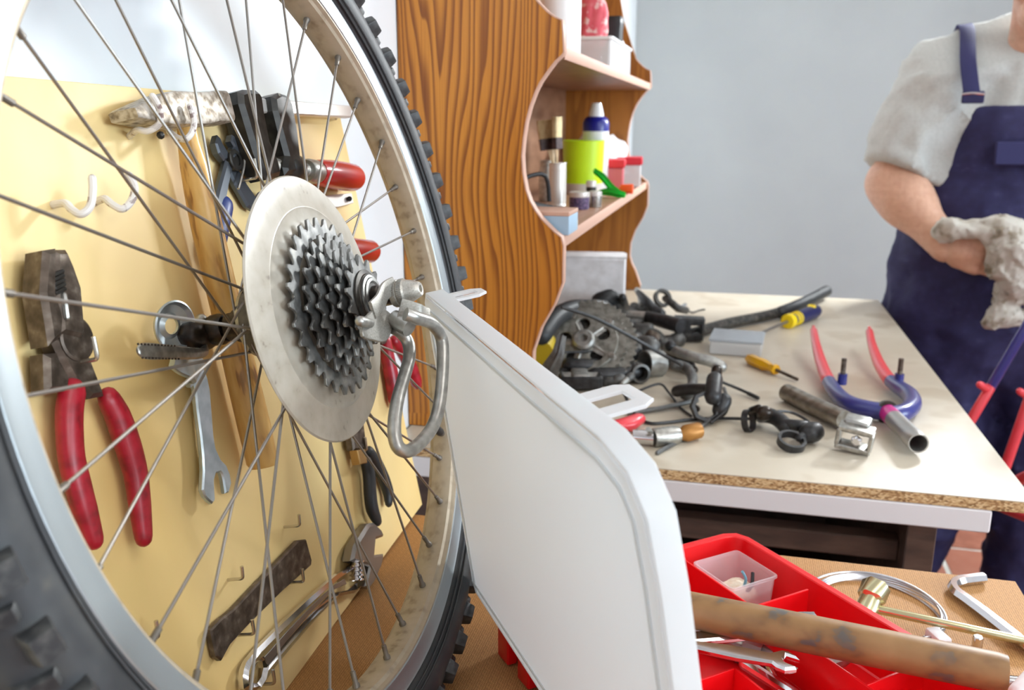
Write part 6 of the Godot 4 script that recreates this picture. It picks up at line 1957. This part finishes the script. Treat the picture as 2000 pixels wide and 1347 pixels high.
	bars("cable_hanger", "small dark hanger with springs in front of the upright levers", "hanger", [["plate", [Vector3(-0.2077, 0.846, -1.9619), Vector3(-0.1762, 0.846, -1.9237)], 0.010, M.dirty_black], ["spring", [Vector3(-0.1888, 0.86, -1.9316), Vector3(-0.1936, 0.876, -1.9499)], 0.0065, M.grey_alloy], ["bolt", [Vector3(-0.2123, 0.84, -1.9439), Vector3(-0.195, 0.836, -1.9336)], 0.007, M.dark_grey]])
	bars("wire_tail", "thin stray wire end on the bench beyond the upright levers", "wire", [["wire", curve([Vector3(-0.0965, 0.822, -2.0726), Vector3(-0.0822, 0.814, -2.079), Vector3(-0.0683, 0.812, -2.1164), Vector3(-0.0556, 0.812, -2.1318)], 4), 0.002, M.black_part]], "", 6)
	for q in [[Vector3(-0.1966, 0.822, -1.6675), Vector3(-0.1773, 0.828, -1.716), 0.012, "dark stubby bolt lying against the crankset's right side"], [Vector3(-0.1287, 0.82, -1.7438), Vector3(-0.0993, 0.822, -1.7606), 0.0125, "black plastic cap lying under the stem clamp"], [Vector3(-0.1994, 0.818, -1.446), Vector3(-0.1785, 0.82, -1.4539), 0.009, "small black end cap beside the pedal"], [Vector3(-0.1675, 0.818, -1.4446), Vector3(-0.1588, 0.824, -1.4577), 0.006, "little bright bolt in front of the bent black lever"]]:
		bars("small_fitting", q[3], "fitting", [["shank", [q[0], q[1]], q[2], M.dirty_black if q[2] > 0.007 else M.grey_alloy], ["head", [q[1], q[1] + (q[1] - q[0]).normalized() * 0.006], q[2] * 1.25, M.dark_grey]], "small fittings in the heap")
	# white paper box against the hutch
	o = Vector3(-0.3389, 0.81, -2.2662)
	t = thing("paper_box", "white crumpled paper box standing at the hutch behind the bicycle parts", "box", Transform3D(Basis(Vector3.UP, 0.12), Vector3(-0.300, BENCH, -1.93)))
	s = Shape.new()
	s.bx(Vector3(0.150, 0.155, 0.10), Vector3(0, 0.0775, 0), 0.006)
	obj("body", s, M.paper, t)
	s = Shape.new()
	s.bx(Vector3(0.152, 0.004, 0.06), Vector3(0, 0.156, 0.018), 0.001)
	obj("flap", s, M.paper, t)


# A body as a field: every bone is a tapered capsule [a, b, ra, rb, squash in z, blend]; joined softly, then meshed as surface nets.
func blob(into: Shape, bones, cell: float, blend: float, clip = null, noise = null, amp := 0.0):
	var lo := Vector3.ONE * 1e9
	var hi := -lo
	for q in bones:
		var r = maxf(q[2], q[3]) + blend + cell * 2.0
		for p in [q[0], q[1]]:
			lo = lo.min(p - Vector3.ONE * r)
			hi = hi.max(p + Vector3.ONE * r)
	var nx := int((hi.x - lo.x) / cell) + 2
	var ny := int((hi.y - lo.y) / cell) + 2
	var nz := int((hi.z - lo.z) / cell) + 2
	var f := PackedFloat32Array()
	f.resize(nx * ny * nz)
	f.fill(1.0)
	for q in bones:
		var sq: float = q[4] if q.size() > 4 else 1.0
		var k: float = q[5] if q.size() > 5 else blend
		var a: Vector3 = q[0]
		var b: Vector3 = q[1]
		var ra: float = q[2]
		var rb: float = q[3]
		var rm := maxf(ra, rb) + k + cell * 2.0
		var l0 = ((a.min(b) - Vector3.ONE * rm - lo) / cell).floor()
		var l1 = ((a.max(b) + Vector3.ONE * rm - lo) / cell).ceil()
		var sc := Vector3(1, 1, sq)
		var as_ := a * sc
		var ab := b * sc - as_
		var inv := 1.0 / maxf(ab.length_squared(), 1e-9)
		for z in range(maxi(0, int(l0.z)), mini(nz, int(l1.z) + 1)):
			for y in range(maxi(0, int(l0.y)), mini(ny, int(l1.y) + 1)):
				var at_ := (z * ny + y) * nx
				for x in range(maxi(0, int(l0.x)), mini(nx, int(l1.x) + 1)):
					var p := (lo + Vector3(x, y, z) * cell) * sc - as_
					var t := clampf(p.dot(ab) * inv, 0.0, 1.0)
					var d := (p - ab * t).length() - lerpf(ra, rb, t)
					var o := f[at_ + x]
					var h := maxf(k - absf(o - d), 0.0) / k
					f[at_ + x] = minf(o, d) - h * h * k * 0.25
	if clip != null or noise != null:
		for z in nz:
			for y in ny:
				for x in nx:
					var i := (z * ny + y) * nx + x
					if absf(f[i]) < cell * 4.0:
						var p := lo + Vector3(x, y, z) * cell
						if noise != null:
							f[i] += noise.get_noise_3dv(p) * amp
						if clip != null:
							f[i] = maxf(f[i], clip.call(p))
					elif clip != null and f[i] < 0.0:
						f[i] = maxf(f[i], clip.call(lo + Vector3(x, y, z) * cell))
	# surface nets
	var vert := {}
	var pos := []
	var step := [0, 1, nx, nx + 1, nx * ny, nx * ny + 1, nx * ny + nx, nx * ny + nx + 1]
	var corner := [Vector3(0, 0, 0), Vector3(1, 0, 0), Vector3(0, 1, 0), Vector3(1, 1, 0), Vector3(0, 0, 1), Vector3(1, 0, 1), Vector3(0, 1, 1), Vector3(1, 1, 1)]
	var edge := [[0, 1], [2, 3], [4, 5], [6, 7], [0, 2], [1, 3], [4, 6], [5, 7], [0, 4], [1, 5], [2, 6], [3, 7]]
	for z in nz - 1:
		for y in ny - 1:
			for x in nx - 1:
				var i := (z * ny + y) * nx + x
				if f[i] > cell * 7.0 or f[i] < -cell * 7.0:
					continue
				var inside := 0
				for c in 8:
					if f[i + step[c]] < 0.0:
						inside += 1
				if inside == 0 or inside == 8:
					continue
				var sum := Vector3.ZERO
				var n := 0
				for e in edge:
					var fa := f[i + step[e[0]]]
					var fb := f[i + step[e[1]]]
					if (fa < 0.0) != (fb < 0.0):
						sum += corner[e[0]].lerp(corner[e[1]], fa / (fa - fb))
						n += 1
				vert[i] = pos.size()
				pos.append(lo + (Vector3(x, y, z) + sum / n) * cell)
	for z in range(1, nz - 1):
		for y in range(1, ny - 1):
			for x in range(1, nx - 1):
				var i := (z * ny + y) * nx + x
				var a := f[i]
				if absf(a) > cell * 7.0:
					continue
				for ax in 3:
					var j: int = i + [1, nx, nx * ny][ax]
					var b := f[j]
					if (a < 0.0) == (b < 0.0):
						continue
					var u: int = [nx, nx * ny, 1][ax]
					var v: int = [nx * ny, 1, nx][ax]
					if not (vert.has(i) and vert.has(i - u) and vert.has(i - v) and vert.has(i - u - v)):
						continue
					var p0 = pos[vert[i - u - v]]
					var p1 = pos[vert[i - v]]
					var p2 = pos[vert[i]]
					var p3 = pos[vert[i - u]]
					if a < 0.0:
						into.quad(p0, p1, p2, p3, Vector2.ZERO, Vector2.ZERO, Vector2.ZERO, Vector2.ZERO, into.g)
					else:
						into.quad(p0, p3, p2, p1, Vector2.ZERO, Vector2.ZERO, Vector2.ZERO, Vector2.ZERO, into.g)
	into.g += 1


func build_person():
	var nz := FastNoiseLite.new()
	nz.seed = 3
	nz.frequency = 9.0
	nz.fractal_octaves = 2
	var folds := FastNoiseLite.new()
	folds.seed = 12
	folds.frequency = 5.0
	folds.fractal_type = FastNoiseLite.FRACTAL_RIDGED
	folds.fractal_octaves = 2
	folds.domain_warp_enabled = true
	folds.domain_warp_amplitude = 0.06
	folds.domain_warp_frequency = 4.0
	# joints
	var hips: Vector3 = Vector3(0.6324, 0.8099, -2.34)
	var waist: Vector3 = Vector3(0.6347, 1.0102, -2.34)
	var chest: Vector3 = Vector3(0.6462, 1.2133, -2.34)
	var neck: Vector3 = Vector3(0.641, 1.4218, -2.32)
	var head: Vector3 = Vector3(0.6159, 1.5586, -2.22)
	var sr: Vector3 = Vector3(0.4743, 1.3527, -2.34)
	var sl: Vector3 = Vector3(0.8029, 1.3423, -2.34)
	var er: Vector3 = Vector3(0.3584, 1.1088, -2.28)
	var el: Vector3 = Vector3(0.9095, 1.0832, -2.26)
	var wr: Vector3 = Vector3(0.4643, 0.9796, -2.14)
	var wl: Vector3 = Vector3(0.736, 0.9715, -2.12)
	var hr: Vector3 = Vector3(0.5354, 0.7265, -2.34)
	var hl: Vector3 = Vector3(0.7512, 0.7378, -2.32)
	var kr: Vector3 = Vector3(0.5555, 0.4298, -2.3)
	var kl: Vector3 = Vector3(0.7478, 0.4633, -2.26)
	var ar: Vector3 = Vector3(0.4944, 0.0754, -2.36)
	var al: Vector3 = Vector3(0.7658, 0.1389, -2.28)
	var origin = Vector3(hips.x, 0, hips.z)
	var t = thing("person", "person in pale shirt and navy bib overalls wiping hands on a rag beside the bench", "person", at(origin))
	# the body
	var s := Shape.new(at(-origin))
	var fr = Vector3(0, 0, 0.03)
	var foot_r = Vector3(ar.x, 0.05, ar.z + 0.02)
	var foot_l = Vector3(al.x, 0.05, al.z + 0.02)
	blob(s, [
		[hips + Vector3(-0.08, -0.02, 0), hips + Vector3(0.08, -0.02, 0), 0.13, 0.13, 1.25], [hips, waist, 0.16, 0.165, 1.3], [waist, chest, 0.16, 0.13, 1.35], [chest, neck - Vector3(0, 0.10, 0), 0.11, 0.062, 1.3],
		[chest + Vector3(-0.04, 0.09, 0), sr, 0.045, 0.046], [chest + Vector3(0.04, 0.09, 0), sl, 0.045, 0.046], [neck - Vector3(0, 0.09, 0), neck + (head - neck) * 0.5, 0.064, 0.058],
		[sr, er, 0.048, 0.050], [sl, el, 0.048, 0.050], [er, er.lerp(wr, 0.3), 0.047, 0.050], [er.lerp(wr, 0.3), wr, 0.050, 0.036], [el, el.lerp(wl, 0.3), 0.050, 0.051], [el.lerp(wl, 0.3), wl, 0.051, 0.032],
		[hr, kr, 0.098, 0.066], [hl, kl, 0.098, 0.066], [kr, ar, 0.062, 0.040], [kl, al, 0.062, 0.040], [ar, foot_r, 0.04, 0.036], [al, foot_l, 0.04, 0.036], [foot_r, foot_r + Vector3(0.01, -0.015, 0.15), 0.036, 0.028], [foot_l, foot_l + Vector3(0.03, -0.015, 0.15), 0.036, 0.028],
	], 0.013, 0.05)
	# head on a finer grid: skull, brow, cheeks, jaw, nose, ears
	var down = Vector3(-0.10, -0.90, -0.30).normalized()      # the way the chin points
	var face = Vector3(-0.22, -0.40, 0.88).normalized()      # the way the face looks
	face = (face - down * face.dot(down)).normalized()
	var sd = down.cross(face).normalized()
	blob(s, [
		[head - down * 0.03 - face * 0.022, head - down * 0.02 + face * 0.028, 0.079, 0.070], [head + down * 0.03 + face * 0.035, head + down * 0.078 + face * 0.050, 0.052, 0.034], [head - down * 0.012 + face * 0.080 - sd * 0.03, head - down * 0.012 + face * 0.080 + sd * 0.03, 0.016, 0.016],
		[head + face * 0.090, head + down * 0.036 + face * 0.112, 0.009, 0.014], [head + down * 0.022 + face * 0.062 - sd * 0.038, head + down * 0.024 + face * 0.062 + sd * 0.038, 0.024, 0.024], [head + down * 0.064 + face * 0.082 - sd * 0.016, head + down * 0.064 + face * 0.082 + sd * 0.016, 0.0085, 0.0085], [head + down * 0.074 + face * 0.080 - sd * 0.013, head + down * 0.074 + face * 0.080 + sd * 0.013, 0.0085, 0.0085],
		[head - down * 0.012 - sd * 0.078, head + down * 0.030 - sd * 0.076 + face * 0.006, 0.014, 0.009, 1.0, 0.01], [head - down * 0.012 + sd * 0.078, head + down * 0.030 + sd * 0.076 + face * 0.006, 0.014, 0.009, 1.0, 0.01], [head + down * 0.05, neck - Vector3(0, 0.03, 0), 0.05, 0.058],
	], 0.005, 0.022)
	# hands: palm, four bent fingers, a thumb
	for side in [-1, 1]:
		var w = wr if side < 0 else wl
		var k = Vector3(0.5246, 0.966, -2.105) if side < 0 else Vector3(0.6786, 0.965, -2.09)
		var along = (k - w).normalized()
		var across = Vector3(0, 1, 0.15).normalized()
		across = (across - along * across.dot(along)).normalized()
		var inw = along.cross(across) * (1.0 if along.cross(across).z < 0 else -1.0)      # towards the palm, away from the viewer
		var list := [[w, w + along * 0.035, 0.030, 0.030], [w + along * 0.03 + across * 0.022, k + across * 0.028, 0.018, 0.014], [w + along * 0.03 - across * 0.022, k - across * 0.030, 0.018, 0.013], [w + along * 0.03, k, 0.020, 0.016]]
		var lens_ := [0.040, 0.044, 0.041, 0.033]
		for i in 4:
			var root = k + across * (0.029 - 0.0195 * i) - along * (0.002 * absf(i - 1.2))
			var p1 = root + (along * 0.80 + inw * 0.35 - across * 0.1).normalized() * lens_[i]
			var p2 = p1 + (along * 0.10 + inw * 1.0 - across * 0.15).normalized() * lens_[i] * 0.68
			var p3 = p2 + (-along * 0.65 + inw * 0.6 - across * 0.1).normalized() * lens_[i] * 0.52
			list += [[root - along * 0.012, root, 0.0105, 0.0112, 1.0, 0.008], [root, p1, 0.0100, 0.0090, 1.0, 0.005], [p1, p2, 0.0090, 0.0082, 1.0, 0.005], [p2, p3, 0.0082, 0.0070, 1.0, 0.005]]
		var tb = w + along * 0.030 + across * 0.030
		var t1 = tb + (along * 0.75 + across * 0.55 + inw * 0.25).normalized() * 0.042
		var t2 = t1 + (along * 0.95 - across * 0.10 + inw * 0.30).normalized() * 0.030
		list += [[w + along * 0.018 + across * 0.012, tb, 0.018, 0.0145], [tb, t1, 0.0140, 0.0108, 1.0, 0.010], [t1, t2, 0.0105, 0.0085, 1.0, 0.006]]
		blob(s, list, 0.0038, 0.014)
	var body = obj("body", s, M.skin, t)
	for side in [-1, 1]:
		s = Shape.new(at(-origin))
		s.ball(head + down * 0.004 + face * 0.086 + sd * 0.031 * side, 0.0125, 14)
		obj("eye", s, M.white_gloss, body)
		s = Shape.new(at(-origin))
		s.ball(head + down * 0.005 + face * 0.0945 + sd * 0.031 * side, 0.0050, 10)
		s.x = at(-origin)
		look(obj("iris", s, M.hair, body), "dark iris")
		s = Shape.new(at(-origin))
		s.tube([head - down * 0.020 + face * 0.099 + sd * 0.015 * side, head - down * 0.022 + face * 0.095 + sd * 0.044 * side], 0.0045, 8, 1)
		obj("eyebrow", s, M.hair, body)
	s = Shape.new(at(-origin))
	var hair_clip = func(p): return (p - head).dot(down * 0.75 + face * 0.66) - 0.030
	blob(s, [[head - down * 0.034 - face * 0.024, head - down * 0.024 + face * 0.026, 0.087, 0.078], [head + down * 0.03 - face * 0.045, head + down * 0.062 - face * 0.040, 0.052, 0.044]], 0.006, 0.03, hair_clip, nz, 0.006)
	obj("hair", s, M.hair, t)
	# shirt with rolled sleeves and a stand collar
	s = Shape.new(at(-origin))
	var hem_r = sr.lerp(er, 0.90)
	var hem_l = sl.lerp(el, 0.83)
	var dr = (er - sr).normalized()
	var dl = (el - sl).normalized()
	var cx = chest.x
	var nd = (head - neck).normalized()
	var shirt_clip = func(p):
		var v = (p - hem_r).dot(dr) if p.x < cx - 0.17 else ((p - hem_l).dot(dl) if p.x > cx + 0.17 else -1.0)
		return maxf(maxf(v, hips.y + 0.02 - p.y), (p - neck).dot(nd) - 0.028 - p.z * 0.0)
	var out_r = sr + dr * 0.12 + Vector3(0.004, 0, 0)
	blob(s, [
		[hips, waist, 0.185, 0.205, 1.3], [waist, chest, 0.205, 0.190, 1.35], [chest, neck - Vector3(0, 0.10, 0), 0.172, 0.11, 1.3], [chest + Vector3(-0.02, 0.085, 0), sr + Vector3(0, 0.005, 0), 0.10, 0.085], [chest + Vector3(0.02, 0.085, 0), sl, 0.10, 0.085],
		[sr, out_r, 0.090, 0.089], [out_r, er + dr * 0.02, 0.089, 0.082], [sl, el + dl * 0.02, 0.086, 0.074], [hem_r - dr * 0.045, hem_r - dr * 0.002, 0.086, 0.086, 1.0, 0.003], [hem_l - dl * 0.042, hem_l - dl * 0.002, 0.083, 0.081, 1.0, 0.004],
		[neck - Vector3(0, 0.10, 0), neck + nd * 0.05, 0.088, 0.074, 1.0, 0.03], [Vector3(0.6116, 1.4162, -2.34), sr, 0.088, 0.088, 1.0, 0.03], [Vector3(0.6727, 1.4151, -2.34), sl, 0.088, 0.088, 1.0, 0.03],
	], 0.010, 0.045, shirt_clip, folds, -0.018)
	obj("shirt", s, M.shirt, t)
	s = Shape.new(aim(neck - nd * 0.005 - origin, nd, Vector3(0, 0, 1)))
	s.lathe([Vector2(0.083, -0.020), Vector2(0.086, 0.0), Vector2(0.082, 0.030), Vector2(0.079, 0.032), Vector2(0.077, 0.028), Vector2(0.079, 0.0), Vector2(0.078, -0.016)], 36, 0)
	obj("collar", s, M.shirt, t)
	# overalls: legs, seat and belly all round, the bib in front only
	s = Shape.new(at(-origin))
	var bib_top = Vector3(0.5302, 1.2858, -2.17)
	var side_a = Vector3(0.4673, 1.2866, -2.2)
	var side_b = Vector3(0.3974, 1.1225, -2.22)
	var bib_clip = func(p):
		var v = p.y - bib_top.y
		if p.y > side_b.y - 0.08:
			var k = clampf((p.y - side_b.y) / (side_a.y - side_b.y), -0.6, 1.0)
			var edge = lerpf(side_b.x, side_a.x, k)
			v = maxf(v, edge - p.x)
			v = maxf(v, p.x - (2.0 * cx - edge))
			v = maxf(v, (chest.z + 0.02 - p.z) if p.y > side_b.y else -1.0)
		return maxf(v, 0.045 - p.y)
	blob(s, [
		[hips + Vector3(-0.080, -0.02, 0), hips + Vector3(0.10, -0.02, 0), 0.170, 0.175, 1.3], [hips, waist, 0.225, 0.222, 1.32], [waist, chest, 0.218, 0.203, 1.35], [chest, chest + Vector3(0.01, 0.10, 0), 0.203, 0.170, 1.33],
		[hr, kr, 0.116, 0.094], [hl, kl, 0.128, 0.098], [kr, ar + Vector3(0, -0.05, 0), 0.090, 0.070], [kl, al + Vector3(0, -0.05, 0), 0.096, 0.084],
		[hips + Vector3(-0.205, 0.10, 0.0), hips + Vector3(-0.195, -0.05, 0.02), 0.035, 0.04, 1.0, 0.03],
	], 0.012, 0.04, bib_clip, folds, -0.018)
	var ov = obj("overalls", s, M.navy, t)
	# straps with their buckles, bib pocket flap
	for side in [-1, 1]:
		var top = Vector3(0.4934, 1.4723, -2.34) if side < 0 else Vector3(0.7696, 1.4589, -2.34)
		var mid = Vector3(0.4817, 1.3792, -2.215) if side < 0 else Vector3(0.7195, 1.3756, -2.215)
		var low = Vector3(0.4855, 1.302, -2.165) if side < 0 else Vector3(0.6953, 1.2944, -2.165)
		s = Shape.new(at(-origin))
		s.sweep(curve([top + Vector3(0, -0.06, -0.10), top + Vector3(0, -0.012, -0.035), top + Vector3(0, -0.016, 0.015), mid + Vector3(0, 0.0, -0.01), low], 5), Shape.rect(0.034, 0.005, 0.002), null, Vector3(0, 0.2, 1))
		obj("strap", s, M.navy_light, ov)
		s = Shape.new(Transform3D(Basis(), low - origin + Vector3(0, 0.0, 0.006)))
		s.bx(Vector3(0.044, 0.026, 0.012), Vector3.ZERO, 0.004)
		obj("strap_loop", s, M.navy, ov)
		s = Shape.new(at(-origin))
		s.tube([low + Vector3(-0.024, 0.006, 0.010), low + Vector3(-0.006, 0.008, 0.014), low + Vector3(0.020, 0.006, 0.012)], 0.003, 8)
		obj("buckle", s, M.chrome, ov)
	s = Shape.new(Transform3D(Basis(Vector3(1, 0, 0), -0.1), Vector3(0.602, 1.1836, -2.165) - origin))
	s.bx(Vector3(0.115, 0.050, 0.012), Vector3.ZERO, 0.004)
	obj("pocket_flap", s, M.navy_light, ov)
	for q in [[foot_r, Vector3(0.01, 0, 0.17)], [foot_l, Vector3(0.03, 0, 0.17)]]:
		s = Shape.new(at(-origin))
		var f0: Vector3 = q[0]
		var sole = func(p): return 0.002 - p.y
		blob(s, [[f0 + Vector3(0, 0.0, -0.03), f0 + Vector3(0, 0, 0.02), 0.050, 0.05], [f0, f0 + q[1] + Vector3(0, -0.016, 0), 0.05, 0.036], [f0, f0 + Vector3(0, 0.06, -0.01), 0.05, 0.052]], 0.009, 0.03, sole)
		obj("shoe", s, M.shoe, t)
	# the rag in the hands
	var ro = Vector3(0.5564, 0.9915, -2.09)
	var rag = thing("cleaning_rag", "crumpled stained off-white rag held in the hands and hanging down in front of the overalls", "rag", at(ro))
	s = Shape.new(at(-ro))
	folds.frequency = 13.0
	blob(s, [
		[Vector3(0.4444, 1.0208, -2.095), Vector3(0.4613, 1.0252, -2.08), 0.018, 0.022], [Vector3(0.4613, 1.0252, -2.08), Vector3(0.5031, 1.0292, -2.075), 0.024, 0.016], [Vector3(0.5031, 1.0292, -2.075), Vector3(0.5473, 1.0245, -2.07), 0.017, 0.026], [Vector3(0.5473, 1.0245, -2.07), Vector3(0.6085, 1.0068, -2.07), 0.028, 0.034],
		[Vector3(0.545, 1.0129, -2.075), Vector3(0.5743, 0.9955, -2.065), 0.020, 0.030], [Vector3(0.5743, 0.9955, -2.065), Vector3(0.5995, 0.9242, -2.07), 0.036, 0.032], [Vector3(0.5484, 0.983, -2.07), Vector3(0.5567, 0.9479, -2.07), 0.018, 0.020], [Vector3(0.5939, 0.95, -2.08), Vector3(0.593, 0.8858, -2.095), 0.030, 0.022],
		[Vector3(0.593, 0.8858, -2.095), Vector3(0.5841, 0.8431, -2.095), 0.020, 0.020], [Vector3(0.5841, 0.8431, -2.095), Vector3(0.5623, 0.8269, -2.09), 0.020, 0.013], [Vector3(0.5841, 0.8431, -2.095), Vector3(0.6128, 0.8331, -2.095), 0.020, 0.012], [Vector3(0.6114, 0.9954, -2.075), Vector3(0.653, 0.8613, -2.09), 0.030, 0.018],
	], 0.0048, 0.014, null, folds, -0.011)
	obj("cloth", s, M.rag, rag)
	# a bicycle frame standing on the floor between the bench and the person
	build_frame()


func build_frame():
	var zz := -1.62
	var A = Vector3(0.5363, 1.0363, -1.62)
	var o = Vector3(A.x, 0, A.z)
	var t = thing("bicycle", "blue and coral red bicycle frame standing on the floor beside the bench's right edge", "bicycle frame", at(o))
	var parts := [
		["seat_stay", [A, Vector3(0.4487, 0.8036, -1.62)], 0.0085, M.fork_blue], ["seat_stay_end", [Vector3(0.4498, 0.8074, -1.62), Vector3(0.4021, 0.702, -1.6)], 0.0085, M.coral],
		["seat_stay", [A + Vector3(0.05, -0.02, -0.06), Vector3(0.5267, 0.7947, -1.66)], 0.0085, M.fork_blue], ["seat_stay_end", [Vector3(0.5278, 0.7986, -1.66), Vector3(0.4879, 0.6032, -1.64)], 0.0090, M.coral],
		["chain_stay", [Vector3(0.4009, 0.6981, -1.6), Vector3(0.448, 0.6376, -1.5), Vector3(0.4732, 0.6542, -1.42)], 0.0095, M.coral], ["chain_stay", [Vector3(0.4867, 0.5991, -1.64), Vector3(0.4889, 0.6621, -1.55), Vector3(0.4906, 0.7184, -1.46)], 0.0095, M.coral],
		["seat_tube", [A + Vector3(0.02, 0.06, -0.02), A + Vector3(0.10, -0.42, 0.16)], 0.0145, M.fork_blue], ["bottom_bracket", [A + Vector3(0.05, -0.44, 0.18), A + Vector3(0.15, -0.44, 0.18)], 0.020, M.fork_blue],
		["top_tube", [A + Vector3(0.03, 0.03, -0.01), A + Vector3(0.50, 0.10, 0.12)], 0.0130, M.fork_blue], ["down_tube", [A + Vector3(0.10, -0.43, 0.17), A + Vector3(0.50, 0.0, 0.13)], 0.0150, M.coral], ["head_tube", [A + Vector3(0.49, 0.14, 0.115), A + Vector3(0.52, -0.02, 0.15)], 0.0180, M.fork_blue],
		["stand_leg", [A + Vector3(0.10, -0.44, 0.18), Vector3(A.x + 0.02, 0.008, A.z + 0.30)], 0.009, M.dark_grey], ["stand_leg", [A + Vector3(0.10, -0.44, 0.18), Vector3(A.x + 0.24, 0.008, A.z + 0.20)], 0.009, M.dark_grey], ["stand_leg", [A + Vector3(0.10, -0.44, 0.18), Vector3(A.x + 0.12, 0.008, A.z - 0.10)], 0.009, M.dark_grey],
	]
	for q in parts:
		var s := away(o)
		s.tube(q[1], q[2], 14, 1)
		obj(q[0], s, q[3], t)
	for q in [[Vector3(0.446, 0.7988, -1.62), Vector3(0.4266, 0.8134, -1.6)], [Vector3(0.5221, 0.7802, -1.66), Vector3(0.5017, 0.7951, -1.64)]]:
		var s := away(o)
		s.tube([q[0], q[1]], 0.0065, 10, 1)
		obj("brake_boss", s, M.coral, t)
